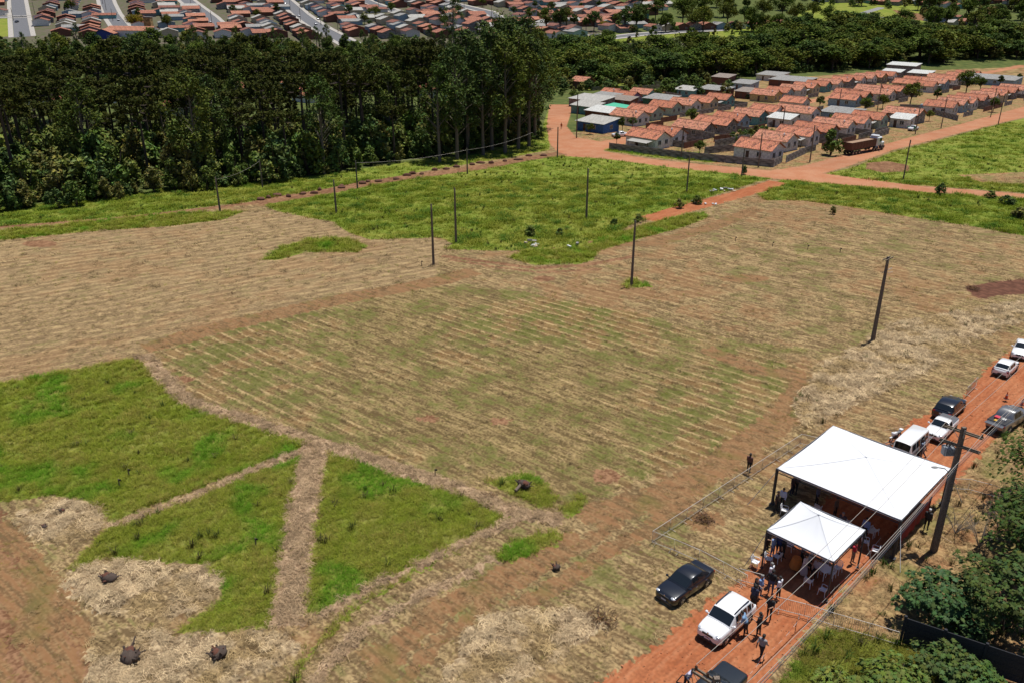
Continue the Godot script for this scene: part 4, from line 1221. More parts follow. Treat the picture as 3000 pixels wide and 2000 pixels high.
	for q in [[655, 238], [695, 258], [735, 280], [545, 338], [330, 302], [110, 305], [1135, 238], [1185, 262], [215, 318], [870, 262], [1290, 285], [1010, 250], [1230, 232], [930, 300], [420, 290]]:
		var o := thing("wood_house", "orange tiled house glimpsed between the pine trunks", "house", g(q[0], q[1]), turn, "houses behind the pine wood")
		gable_house(o, 11.0, 8.0, 2.8, 1.8, paint.white, clay[0], 0.5, true)
	# long walls
	for q in [[z4(622, 800), z4(1330, 888), "long grey precast wall beside the dirt road"], [z4(1330, 888), z4(2238, 975), "long grey precast wall running to the white corner house"], [z4(2238, 975), z4(2320, 930), "short end of the grey wall turning at the corner house"],
		[z4(1560, 845), z4(1990, 800), "grey wall behind the corner house lawn"], [z4(1660, 775), z4(2000, 715), "grey wall along the hedge"], [z4(455, 222), z4(1200, 200), "low grey wall at the front of the green yard"], [z4(520, 135), z4(1200, 170), "grey wall at the back of the green yard"],
		[z4(1200, 170), z4(1490, 130), "grey wall rising along the yard towards the wood"], [z4(1180, 275), z4(1330, 300), "grey wall beside the teal house"], [z4(1400, 310), z4(1680, 300), "grey wall above the green house"],
		[z5(10, 1000), z5(210, 905), "pale concrete wall at the foot of the road houses"], [z5(850, 770), z5(1020, 715), "pale concrete wall ahead of the truck"], [z5(1130, 470), z5(1440, 480), "grey wall behind the tall garden tree"], [z5(1380, 500), z5(1700, 585), "grey wall at the side street corner"]]:
		yard_wall(q[0], q[1], 1.7, M.wall_grey, q[2], "long_wall")
	# garden trees
	for q in [[z4(750, 625), 0.42, "garden tree beside the blue house"], [z4(850, 605), 0.36, "small garden tree by the village car"], [z4(1430, 565), 0.5, "round garden tree in the inner street"], [z4(695, 745), 0.3, "spindly tree at the end of the grey wall"], [z4(1510, 850), 0.33, "dark shrub by the long grey wall"], [z4(1510, 235), 0.55, "bushy tree above the grey yard wall"], [z4(430, 650), 0.3, "bush at the fence of the blue house"], [z4(270, 330), 0.4, "tree at the dirt road bend"],
		[z5(1230, 440), 0.85, "large garden tree in the second row"], [z5(960, 470), 0.5, "spreading garden tree beside the grey sheet roof"], [z5(1780, 335), 0.95, "large dark garden tree below the warehouse"], [z5(1920, 300), 0.6, "garden tree beside the large dark tree"], [z5(340, 470), 0.45, "garden tree behind the long tiled house"], [z5(2050, 500), 0.5, "bush at the plot corner on the dirt road"], [z5(2110, 250), 0.5, "garden tree under the warehouse wall"], [z5(1490, 400), 0.5, "tree between the tiled rows"], [z5(1420, 590), 0.35, "bush beside the side street"], [z5(2300, 230), 0.5, "tree in front of the warehouse corner"], [z5(790, 510), 0.5, "leafy tree behind the road houses"], [z4(1100, 340), 0.5, "green tree beside the teal gabled house"], [z4(660, 190), 0.4, "small tree inside the green yard"]]:
		plant("broad", rng.randi(), q[0], q[1], q[2], "tree", "garden trees of the village", 0.0, "garden_tree")
	for k in 46:
		var row: Array = rows[k % rows.size()]
		var h: Array = row[1 + rng.randi() % (row.size() - 1)]
		var p: Vector3 = h[0] - ACROSS * rng.randf_range(9.0, 15.0) + GRID * rng.randf_range(-5.0, 5.0)
		plant("shrub", rng.randi(), on(p.x, p.z), rng.randf_range(0.35, 0.7), "leafy backyard bush between the tiled houses", "bush", "backyard bushes of the village", 0.0, "yard_bush")
	plant("shrub", 0, z5(450, 925), 1.25, "dark upright conifer bush beside the truck trailer", "bush", "", 1.3, "conifer_bush")
	for k in 7:
		plant("shrub", k, z4(1840 + k * 55, 735 - k * 12), rng.randf_range(0.5, 0.7), "broad leafy hedge plant along the grey wall", "hedge plant", "hedge along the grey yard wall", 0.0, "hedge_plant")

# ---------------------------------------------------------------- the town across the valley
func street(pts: Array, width: float, label: String) -> Array:
	var mid := []
	for i in range(0, pts.size(), 2): mid.append(g(pts[i], pts[i + 1]))
	var line := []
	for i in mid.size() - 1:
		for k in 10: line.append(mid[i].lerp(mid[i + 1], k / 10.0))
	line.append(mid[-1])
	var defs := [["town_street", 0.0, width, 0.05, M.asphalt, label + ", grey asphalt carriageway", "street"], ["town_pavement", -(width * 0.5 + 1.6), 3.0, 0.18, M.pale_paving, label + ", pale pavement on one side", "pavement"], ["town_pavement", width * 0.5 + 1.6, 3.0, 0.18, M.pale_paving, label + ", pale pavement on the other side", "pavement"]]
	for df in defs:
		var mb := MB.new(); var rows := []; var kerb := []
		for i in line.size():
			var dir: Vector3 = (line[mini(i + 1, line.size() - 1)] - line[maxi(i - 1, 0)]); dir.y = 0
			var side := dir.normalized().cross(Vector3.UP)
			var m: Vector3 = line[i] + side * df[1]
			for s in [-0.5, 0.5]:
				var q: Vector3 = m + side * df[2] * s
				rows.append(Vector3(q.x, hgt(q.x, q.z) + df[3], q.z))
			var e: Vector3 = m + side * df[2] * (0.5 if df[1] < 0 else -0.5)
			kerb.append(Vector3(e.x, hgt(e.x, e.z) - 0.1, e.z)); kerb.append(Vector3(e.x, hgt(e.x, e.z) + df[3], e.z))
		mb.grid(rows, 2)
		if df[1] != 0.0: mb.grid(kerb, 2)
		tag(part(df[0], mb.mesh(), df[4], self), df[5], df[6], "", "structure")
	return mid

func build_town() -> void:
	mat("asphalt", lin(0.17, 0.17, 0.18), 0.9, 0.0, "grain", 0.3)
	mat("pale_paving", lin(0.5, 0.46, 0.41), 0.9, 0.0, "grain", 0.3)
	mat("road_paint", lin(0.7, 0.7, 0.68), 0.8)
	var lines := []
	lines.append(street([64, 108, 57, 60, 52, 20, 48, -12], 9.5, "town street at the edge of the green plot"))
	lines.append(street([368, 98, 345, 68, 326, 42, 312, 10, 306, -12], 9.0, "town street below the yellow flowering tree"))
	lines.append(street([640, 80, 612, 52, 588, 34, 562, 14, 530, -12], 9.0, "town street with two crossings"))
	lines.append(street([1030, 132, 990, 110, 944, 86, 910, 64, 883, 45, 860, 24, 835, 2, 815, -14], 9.0, "long sloping town street with parked cars"))
	lines.append(street([1160, 34, 1108, 18, 1064, 0, 1040, -12], 8.0, "town street beside the very large tree"))
	lines.append(street([1475, 64, 1433, 36, 1380, 24, 1320, 10, 1270, -8], 7.0, "town lane along the grey wall"))
	lines.append(street([2125, 86, 2000, 92, 1874, 101, 1780, 112, 1740, 100], 7.0, "road below the row of houses at the wood"))
	lines.append(street([-40, 50, 20, 50, 56, 50, 90, 48], 7.0, "cross street at the green plot"))
	# zebra crossings
	for q in [[52, 47, 0], [325, 52, 1], [570, 12, 2], [598, 33, 2], [846, 10, 3]]:
		var c := g(q[0], q[1]); var ln: Array = lines[q[2]]
		var dir: Vector3 = (ln[2] - ln[0]); dir.y = 0; dir = dir.normalized()
		var t := thing("zebra_crossing", ["white crossing by the green plot", "white crossing by the street corner of the yellow tree", "upper white crossing of the street with two", "lower white crossing of the street with two", "white crossing at the head of the sloping street"][["52", "325", "570", "598", "846"].find(str(q[0]))], "crossing", c, yaw_of(dir))
		for k in 7:
			var mb := MB.new(); mb.box(Vector3(-1.6, 0.0, k * 1.25 - 4.1), Vector3(1.6, 0.075, k * 1.25 - 3.45))
			part("stripe", mb.mesh(), M.road_paint, t)
	var roofs := [roof_mat("old_clay_a", lin(0.4, 0.16, 0.095), tile_texture(11)), roof_mat("old_clay_b", lin(0.48, 0.2, 0.12), tile_texture(12)), roof_mat("old_clay_c", lin(0.32, 0.13, 0.09), tile_texture(13)), roof_mat("old_clay_d", lin(0.6, 0.27, 0.16), tile_texture(14)), M.sheet_grey, M.sheet_pale]
	var walls := ["wall_white", "wall_grey", "wall_off-white", "wall_brick", "wall_pale blue", "wall_cream", "wall_teal", "wall_brick"]
	var words := ["white", "grey", "off-white", "brick", "pale blue", "cream", "teal", "brick"]
	var protos := []
	for k in 8:
		var o := Node3D.new(); o.name = "town_house"
		gable_house(o, [12.0, 10.5, 13.5, 11.0][k % 4], [8.5, 9.5, 7.5, 10.0][k % 4], 3.0, [1.5, 1.9, 1.3, 1.7][k % 4], M[walls[k]], roofs[k % 6 if k < 6 else k - 6], 0.5, true, false)
		protos.append(o)
	var u: Vector3 = (lines[3][5] - lines[3][1]); u.y = 0; u = u.normalized()
	var v := u.cross(Vector3.UP)
	var o0: Vector3 = lines[3][3]
	var n := 0
	for a in range(-34, 34):
		for b in range(-26, 40):
			var q := o0 + u * (a * 14.6 + rng.randf_range(-1.2, 1.2)) + v * (b * 16.0 + rng.randf_range(-1.2, 1.2))
			var d := -q.z
			var half := d * 0.665
			if d < 558.0 or d > 762.0 or q.x < -half or q.x > 68.0 + (d - 560.0) * 0.35: continue
			if inside_green(q): continue
			var near := false
			for ln in lines:
				for i in ln.size() - 1:
					var pp := Geometry2D.get_closest_point_to_segment(Vector2(q.x, q.z), Vector2(ln[i].x, ln[i].z), Vector2(ln[i + 1].x, ln[i + 1].z))
					if pp.distance_to(Vector2(q.x, q.z)) < 11.5: near = true
			if near: continue
			if rng.randf() < 0.13:
				plant("broad", rng.randi(), on(q.x, q.z), rng.randf_range(0.5, 1.0), "round green tree between the town roofs", "tree", "trees between the town houses", 0.0, "town_tree")
				continue
			var k := rng.randi() % 8
			var h := copy(protos[k], on(q.x, q.z) + u * 5.0, yaw_of(u) + (PI / 2 if rng.randf() < 0.35 else 0.0) + rng.randf_range(-0.06, 0.06), "", Vector3(1.15, 1.0, 1.2), "town_house")
			tag(h, "%s walled town house under %s across the valley" % [words[k], ["dark clay tiles", "brown clay tiles", "old dark tiles", "salmon clay tiles", "grey sheets", "pale sheets", "dark red tiles", "brown tiles"][k]], "house", "houses of the town")
			n += 1
	# row of houses at the wood and scattered houses to the right
	var row := [1912, 1948, 1990, 2028, 2066, 2106, 2160, 2216, 2262, 2290]
	for i in row.size():
		var h := copy(protos[[0, 5, 3, 1, 7, 4, 2, 6, 0, 1][i]], g(row[i] + 12, 92 - i * 1.2), yaw_of(Vector3(0.3, 0, 1)) , "", Vector3.ONE, "row_house")
		tag(h, "tiled house with %s walls in the row along the wood road" % words[[0, 5, 3, 1, 7, 4, 2, 6, 0, 1][i]], "house", "row of houses along the wood road")
	for q in [[2420, 6], [2470, 8], [2515, 10], [2560, 11], [2600, 14], [2640, 16], [2700, 14], [2735, 18], [2780, 22], [2815, 26], [2850, 10], [2900, 12], [2930, 10], [2960, 8], [2990, 14], [2925, 40], [2790, 48], [2815, 62], [2760, 66], [2860, 75], [2940, 55], [2800, 78], [1720, 42], [1760, 50], [1690, 60], [1800, 60], [1840, 70], [1860, 50], [1780, 78], [1720, 78], [1690, 92]]:
		var k := rng.randi() % 8
		var h := copy(protos[k], g(q[0], q[1]), rng.randf_range(-0.9, 0.2) - 0.6, "", Vector3.ONE * 0.95, "hill_house")
		tag(h, "%s walled house among trees on the far hillside" % words[k], "house", "scattered houses on the far hillside")
	for q in [[2720, 40], [2750, 30], [2770, 85], [2830, 50], [2880, 35], [2850, 95], [2900, 70], [2970, 35], [2990, 60], [2950, 20], [2830, 10], [2690, 30], [2730, 95], [1660, 75], [1740, 92], [1830, 92], [1880, 30], [1940, 40], [2010, 50], [2060, 35], [1990, 20], [2100, 22], [2150, 15], [1920, 60], [1850, 20], [1600, 95], [1640, 100]]:
		plant("broad", rng.randi(), g(q[0], q[1]), rng.randf_range(0.9, 1.7), "leafy tree among the houses on the far hillside", "tree", "trees on the far hillside", 0.0, "hill_tree")
	var lg := thing("long_shed", "very long low shed with dark grey ribbed roof beside the far trees", "shed", g(2872, 108), yaw_of(Vector3(-0.45, 0, 1)))
	gable_house(lg, 70.0, 13.0, 3.2, 1.6, M.wall_brick, roof_mat("shed_dark", lin(0.15, 0.13, 0.13), sheet_texture(21)), 0.6, true, false)
	var sc := thing("long_hall", "long hall with salmon tiled roof in front of the town street", "hall", g(455, 108), yaw_of(Vector3(0.95, 0, 0.3)))
	gable_house(sc, 34.0, 13.0, 4.0, 2.2, M.wall_white, roofs[3], 0.6, true, false)
	var bl := thing("blue_hall", "small hall with bright blue gable under salmon tiles", "hall", g(302, 114), yaw_of(Vector3(0.1, 0, 1)))
	gable_house(bl, 12.0, 13.0, 3.2, 2.6, mat("wall_deep_blue", lin(0.03, 0.05, 0.22), 0.8), roofs[3], 0.7, true, false)
	var wt := MB.new(); wt.bevel(Vector3(-2.2, 0, -2.2), Vector3(2.2, 11.0, 2.2), 0.1)
	var cap := MB.new(); cap.box(Vector3(-2.4, 11.0, -2.4), Vector3(2.4, 11.4, 2.4))
	var tw := thing("water_tower", "square ochre tower beside the salmon tiled hall", "tower", g(440, 104))
	part("shaft", wt.mesh(), mat("ochre", lin(0.36, 0.25, 0.1), 0.9, 0.0, "blotch", 0.2), tw); part("cap", cap.mesh(), M.concrete, tw)
	var yel := make_broadleaf(911, 9.0, 6.5, Vector3(0.15, 0.12, 0.015), 120, 0.4); yel.name = "flowering_tree"
	tag(copy(yel, g(398, 84), 0.0), "broad tree in yellow flower beside the town street", "tree", "")
	tag(copy(yel, g(1768, 84), 2.0, "", Vector3.ONE * 0.55), "small tree in orange flower in front of the wood road", "tree", "")
	for q in [[38, 60], [100, 40], [330, 62], [310, 30], [300, 12], [590, 50], [560, 25], [620, 70], [880, 62], [905, 40], [940, 75], [960, 62], [990, 95], [850, 30], [1110, 30], [1440, 50], [1360, 30]]:
		var tp := pole(g(q[0], q[1]), 8.5, "thin street pole beside a far town street", "street_pole", 0.14, 0.1)
		tp.set_meta("group", "street poles of the far town")
	# far roads in the meadow
	for q in [[[2515, 44, 2545, 34, 2585, 22], 6.0, "pale gravel lane at the top of the far meadow"], [[2560, 48, 2610, 54, 2655, 61, 2630, 70, 2605, 82], 4.5, "pale gravel loop road in the far meadow"], [[2610, 58, 2590, 66, 2570, 76], 6.0, "gravel turning spur in the far meadow"]]:
		var mb := MB.new(); var rows := []
		var pts := []
		for i in range(0, q[0].size(), 2): pts.append(g(q[0][i], q[0][i + 1]))
		for i in pts.size():
			var dir: Vector3 = pts[mini(i + 1, pts.size() - 1)] - pts[maxi(i - 1, 0)]; dir.y = 0
			var side: Vector3 = dir.normalized().cross(Vector3.UP) * float(q[1]) * 0.5
			for s in [-1.0, 1.0]:
				var w: Vector3 = pts[i] + side * s
				rows.append(Vector3(w.x, hgt(w.x, w.z) + 0.06, w.z))
		mb.grid(rows, 2)
		tag(part("gravel_lane", mb.mesh(), mat("gravel", lin(0.3, 0.29, 0.28), 0.9, 0.0, "grain", 0.3), self), q[2], "lane", "", "structure")

func inside_green(q: Vector3) -> bool:
	var a := g(-60, 110); var b := g(36, 55)
	return q.x < b.x + 3.0 and -q.z < -b.z + 2.0

# ---------------------------------------------------------------- poles and wires
func wire(pts: Array, r: float, label: String, called := "power_wire", m: Material = null, sag := 0.6) -> void:
	var a: Vector3 = pts[0]
	var t := thing(called, label, "wire", a)
	for i in pts.size() - 1:
		var line := []
		for k in 15:
			var f := k / 14.0
			line.append(pts[i].lerp(pts[i + 1], f) - Vector3(0, sag * 4.0 * f * (1.0 - f), 0) - a)
		var mb := MB.new()
		mb.tube(line, [r], 5, false)
		part("span", mb.mesh(), m if m else M.wire_grey, t)

func pole(at: Vector3, h: float, label: String, called: String, base := 0.16, top := 0.1, turn := 0.78) -> Node3D:
	var t := thing(called, label, "utility pole", at, turn)
	var mb := MB.new()
	var pts := []
	for q in [[-0.4, base], [h * 0.5, lerpf(base, top, 0.5)], [h, top]]:
		for c in [[1.0, 0.6], [0.6, 1.0], [-0.6, 1.0], [-1.0, 0.6], [-1.0, -0.6], [-0.6, -1.0], [0.6, -1.0], [1.0, -0.6], [1.0, 0.6]]:
			pts.append(Vector3(c[0] * q[1] * 1.25, q[0], c[1] * q[1] * 0.9))
	mb.grid(pts, 9)
	mb.quad(Vector3(-top, h, -top * 0.8), Vector3(top, h, -top * 0.8), Vector3(top, h, top * 0.8), Vector3(-top, h, top * 0.8))
	part("shaft", mb.mesh(), M.pole_concrete, t)
	for k in 3:
		var b := MB.new(); b.tube([Vector3(0, h * 0.45 + k * h * 0.13, -0.02), Vector3(0, h * 0.45 + k * h * 0.13, 0.2)], [0.02], 5)
		part("bolt", b.mesh(), M.metal_grey, t)
	var rk := MB.new(); rk.box(Vector3(-0.05, h - 0.75, base * 0.8), Vector3(0.05, h - 0.1, base * 0.8 + 0.06))
	for k in 3: rk.tube([Vector3(0, h - 0.68 + k * 0.24, base * 0.8 + 0.05), Vector3(0, h - 0.58 + k * 0.24, base * 0.8 + 0.05)], [0.05], 6)
	part("insulator_rack", rk.mesh(), M.metal_grey, t)
	return t

func crossarm(t: Node3D, y: float, half: float, dir: Vector3, ins := true, gap := 0.12) -> void:      # dir in the pole's own axes
	var side := dir.cross(Vector3.UP)
	for s in [-1.0, 1.0]:
		var mb := MB.new()
		var b := Basis(dir, Vector3.UP, side)
		mb.bevel(Vector3(-half, y - 0.06, -0.045), Vector3(half, y + 0.06, 0.045), 0.01, Transform3D(b, side * gap * s))
		part("crossarm", mb.mesh(), M.arm_wood, t)
	var br := MB.new()
	for s in [-1.0, 1.0]: br.tube([dir * half * 0.5 * s + Vector3(0, y - 0.06, 0), Vector3(0, y - 0.75, 0)], [0.02], 5)
	part("brace", br.mesh(), M.metal_grey, t)
	if ins:
		for x in [-0.93, -0.4, 0.93]:
			var q := MB.new()
			var c: Vector3 = dir * half * x
			q.tube([c + Vector3(0, y + 0.05, 0), c + Vector3(0, y + 0.12, 0), c + Vector3(0, y + 0.17, 0), c + Vector3(0, y + 0.24, 0), c + Vector3(0, y + 0.3, 0)], [0.05, 0.085, 0.05, 0.075, 0.03], 8)
			part("insulator", q.mesh(), M.porcelain, t)

func build_poles() -> void:
	var near := g(2736, 1614)
	var t := pole(near, 10.2, "dark concrete power pole with transformer and double crossarms beside the big tent", "transformer_pole", 0.2, 0.13, 0.0)
	crossarm(t, 9.85, 1.25, ACROSS)
	crossarm(t, 8.75, 1.3, ACROSS, false)
	var c0 := -ACROSS * 0.62 + Vector3(0, 8.1, 0)
	var tk := MB.new(); tk.bevel(c0 + Vector3(-0.38, -0.3, -0.26), c0 + Vector3(0.38, 0.42, 0.26), 0.07)
	for k in 6: tk.box(c0 + Vector3(-0.3 + k * 0.11, -0.22, -0.33), c0 + Vector3(-0.27 + k * 0.11, 0.3, 0.33))
	part("transformer", tk.mesh(), mat("transformer_grey", lin(0.3, 0.32, 0.34), 0.6), t)
	for k in 3:
		var q := MB.new(); var c := c0 + Vector3(-0.22 + k * 0.22, 0.42, 0.05)
		q.tube([c, c + Vector3(0, 0.1, 0), c + Vector3(0, 0.2, 0), c + Vector3(0, 0.3, 0)], [0.04, 0.065, 0.045, 0.02], 7)
		part("bushing", q.mesh(), M.porcelain, t)
		var f := MB.new(); var e := ACROSS * (-1.1 + k * 0.35) + Vector3(0, 8.45, 0)
		f.tube([e, e + Vector3(0.08, -0.4, 0.1)], [0.035], 6)
		part("fuse_cutout", f.mesh(), M.porcelain, t)
		var jl := MB.new(); jl.tube([c + Vector3(0, 0.3, 0), c + Vector3(0.15, 0.55, 0.1), e], [0.012], 5, false)
		part("jumper", jl.mesh(), M.dark_cable, t)
	# lamp arm over the tent roof
	var lp := gh(2745, 1368, 6.9) - near
	var la := MB.new(); la.tube([Vector3(0, 6.4, 0), lp * Vector3(0.5, 1, 0.5) - Vector3(0, 0.12, 0), lp], [0.03], 6)
	part("lamp_arm", la.mesh(), M.metal_grey, t)
	var lh := MB.new(); lh.ball(lp + Vector3(-0.12, 0, 0), Vector3(0.26, 0.07, 0.12), 10); part("lamp_head", lh.mesh(), mat("lamp_case", lin(0.25, 0.25, 0.25), 0.9), t)
	var ends := gh(2100, 1990, 10.0)
	var foot := on(ends.x, ends.z)
	var t2 := pole(foot, 10.2, "concrete power pole whose crossarms reach over the dark pickup", "road_pole", 0.2, 0.13, 0.0)
	crossarm(t2, 9.85, 1.1, ACROSS)
	var far := near + GRID * 42.0
	far.y = hgt(far.x, far.z)
	var t3 := pole(far, 10.2, "concrete power pole farther along the red road", "road_pole", 0.2, 0.13, 0.0)
	crossarm(t3, 9.85, 1.25, ACROSS)
	for k in 3:
		var x: float = [-0.93, -0.4, 0.93][k] * 1.25
		wire([foot + ACROSS * x * 0.9 + Vector3(0, 10.2, 0), near + ACROSS * x + Vector3(0, 10.15, 0), far + ACROSS * x + Vector3(0, 10.15, 0)], 0.013, ["left bare power wire strung over the red road and tents", "middle bare power wire strung over the red road and tents", "right bare power wire strung past the transformer"][k])
	for k in 3:
		wire([foot + Vector3(0.1, 7.4 - k * 0.25, 0.1), near + Vector3(0.1, 7.5 - k * 0.25, 0.1), far + Vector3(0.1, 7.4 - k * 0.25, 0.1)], 0.016 if k != 1 else 0.024, ["upper low voltage cable along the red road", "thick twisted cable along the red road", "lowest thin cable along the red road"][k], "low_cable")
	var fp := g(2557, 1000)
	var t4 := pole(fp, 10.1, "concrete pole with double crossarms standing alone in the mown field", "field_pole", 0.18, 0.11, 0.0)
	crossarm(t4, 9.9, 1.0, GRID, false, 0.16)
	var br := MB.new(); br.tube([Vector3(-0.5, 8.3, 0.2), Vector3(0, 8.45, 0), Vector3(0.7, 8.8, -0.1)], [0.03], 5); br.tube([Vector3(0.2, 8.3, 0.1), Vector3(0.8, 8.35, 0)], [0.02], 5)
	part("loose_bracket", br.mesh(), M.metal_grey, t4)
	var lv := {}
	for q in [["a", 1270, 778, 9.1, "concrete pole at the corner of the mown strip"], ["b", 1336, 712, 8.8, "concrete pole at the near edge of the green meadow"], ["c", 1718, 640, 8.7, "concrete pole inside the green meadow"], ["d", 1850, 838, 9.1, "concrete pole in a green tuft in the mown field"], ["e", 2012, 564, 7.3, "concrete pole beside the red soil track"], ["f", 644, 619, 6.2, "concrete pole at the end of the green strip by the wood"], ["h", 985, 625, 6.0, "concrete pole at the far left of the meadow"], ["i", 1047, 553, 5.6, "slim pole before the young trees"], ["j", 1369, 510, 5.6, "slim pole before the eucalyptus clump"], ["k", 769, 551, 5.8, "leaning slim pole against the wood edge"], ["l", 1633, 462, 7.2, "pole at the bend of the dirt road"], ["m", 2647, 527, 8.3, "concrete pole in the meadow beside the lane"], ["n", 2373, 476, 8.5, "pole by the yard walls next to the truck"], ["o", 2682, 394, 7.6, "pole at the side street of the village"], ["p", 2758, 376, 8.8, "pole at the corner of the second house group"], ["q", 2925, 367, 9.2, "pole on the verge of the dirt road"], ["r", 2903, 344, 9.0, "pole beside the far road houses"], ["s", 2569, 335, 10.0, "tall pole between the tiled rows"], ["t", 1689, 405, 11.5, "tall pole at the village road bend"], ["u", 1996, 465, 7.7, "pole outside the long grey wall"], ["v", 2222, 491, 7.6, "pole near the white corner house"], ["w", 2173, 518, 6.0, "pole with a bush at its foot beside the lane"], ["x", 1851, 413, 7.0, "pole by the village street entrance"], ["y", 2455, 335, 8.0, "pole in the inner village street"], ["z", 2290, 400, 8.0, "pole above the hedge in the village"]]:
		var far_ := -g(q[1], q[2]).z
		lv[q[0]] = pole(g(q[1], q[2]), q[3], q[4], "utility_pole", 0.145 if far_ < 150 else 0.12, 0.09, 0.4)
		lv[q[0] + "t"] = g(q[1], q[2]) + Vector3(0, q[3] - 0.4, 0)
		lv[q[0]].set_meta("group", "single concrete poles of the fields and village")
	wire([lv.ft, lv.kt], 0.018, "wire between the green strip pole and the wood edge")
	wire([lv.it, lv.jt, g(1560, 470) + Vector3(0, 6.5, 0)], 0.02, "pale wire sagging along the edge of the wood")
	wire([lv.nt, lv.ot, lv.pt, lv.qt], 0.016, "wire along the poles of the dirt road")
	wire([lv.ut, lv.vt, lv.nt], 0.016, "wire along the poles of the long grey wall")

# ---------------------------------------------------------------- tents
func tent(t: Node3D, half: float, eave: float, rise: float, legr: float) -> void:
	var X := Vector3(1, 0, 0); var Z := Vector3(0, 0, 1)
	var cs := [Vector3(-half, 0, -half), Vector3(half, 0, -half), Vector3(half, 0, half), Vector3(-half, 0, half)]
	var cv := MB.new()
	var n := 10
	for s in 4:
		var a: Vector3 = cs[s]; var b: Vector3 = cs[(s + 1) % 4]
		var pts := []
		for j in n + 1:
			var f := float(j) / n
			for i in n + 1:
				var e := a.lerp(b, float(i) / n)
				var q := e * (1.0 - f)
				var y := eave + rise * (f * 0.8 + f * f * 0.2) - 0.09 * sin(PI * float(i) / n) * (1.0 - f) - 0.05 * sin(PI * f)
				pts.append(Vector3(q.x, y + sin(float(i) * 2.1 + s) * 0.012 * (1.0 - f) * f * 4.0, q.z))
		cv.grid(pts, n + 1)
	var can := part("canopy", cv.mesh(), M.canopy_white, t)
	for s in 4:      # welded seams along the hips and between the panels of the cover
		for f in [0.0]:
			var a: Vector3 = cs[s].lerp(cs[(s + 1) % 4], f)
			var sm := MB.new(); var pts := []
			var reach := 1.0 if f == 0.0 else 0.94
			for j in 9:
				var g_ := j / 8.0 * reach
				var y := eave + rise * (g_ * 0.8 + g_ * g_ * 0.2) - 0.09 * sin(PI * f) * (1.0 - g_) - 0.05 * sin(PI * g_) + 0.012
				var q: Vector3 = a * (1.0 - g_) if f == 0.0 else a.lerp(Vector3.ZERO, g_)
				var w := a.cross(Vector3.UP).normalized() * 0.03
				pts.append(Vector3(q.x, y, q.z) - w); pts.append(Vector3(q.x, y, q.z) + w)
			sm.grid(pts, 2)
			part("seam", sm.mesh(), M.seam_grey, can)
	var tip := MB.new(); tip.ball(Vector3(0, eave + rise, 0), Vector3(0.09, 0.07, 0.09), 8); part("apex_cap", tip.mesh(), M.canopy_white, can)
	for s in 4:
		var a: Vector3 = cs[s]; var b: Vector3 = cs[(s + 1) % 4]
		var v := MB.new()
		var out := ((a + b) * 0.5).normalized() * 0.03
		v.quad(a + out + Vector3(0, eave + 0.0, 0), b + out + Vector3(0, eave + 0.0, 0), b + out + Vector3(0, eave - 0.16, 0), a + out + Vector3(0, eave - 0.16, 0))
		part("valance", v.mesh(), M.canopy_white, can)
		var bm := MB.new(); bm.tube([a + Vector3(0, eave - 0.08, 0), b + Vector3(0, eave - 0.08, 0)], [0.05], 6); bm.tube([a + Vector3(0, eave - 0.36, 0), b + Vector3(0, eave - 0.36, 0)], [0.03], 6)
		for k in 9:
			var f := (k + 0.5) / 9.0
			bm.tube([a.lerp(b, f - 0.05) + Vector3(0, eave - 0.36, 0), a.lerp(b, f + 0.05) + Vector3(0, eave - 0.08, 0)], [0.016], 4, false)
		part("truss_beam", bm.mesh(), M.tent_steel, t)
		var lg := MB.new(); lg.bevel(a + Vector3(-legr, 0.0, -legr), a + Vector3(legr, eave - 0.02, legr), 0.015)
		part("leg", lg.mesh(), M.tent_steel, t)
		var ft := MB.new(); ft.bevel(a + Vector3(-legr * 2.2, 0, -legr * 2.2), a + Vector3(legr * 2.2, 0.03, legr * 2.2), 0.008)
		part("base_plate", ft.mesh(), M.tent_steel, t)

func strap(t: Node3D, a: Vector3, b: Vector3, m: Material) -> void:
	var mb := MB.new(); mb.tube([a, b], [0.022], 5); part("guy_strap", mb.mesh(), m, t)

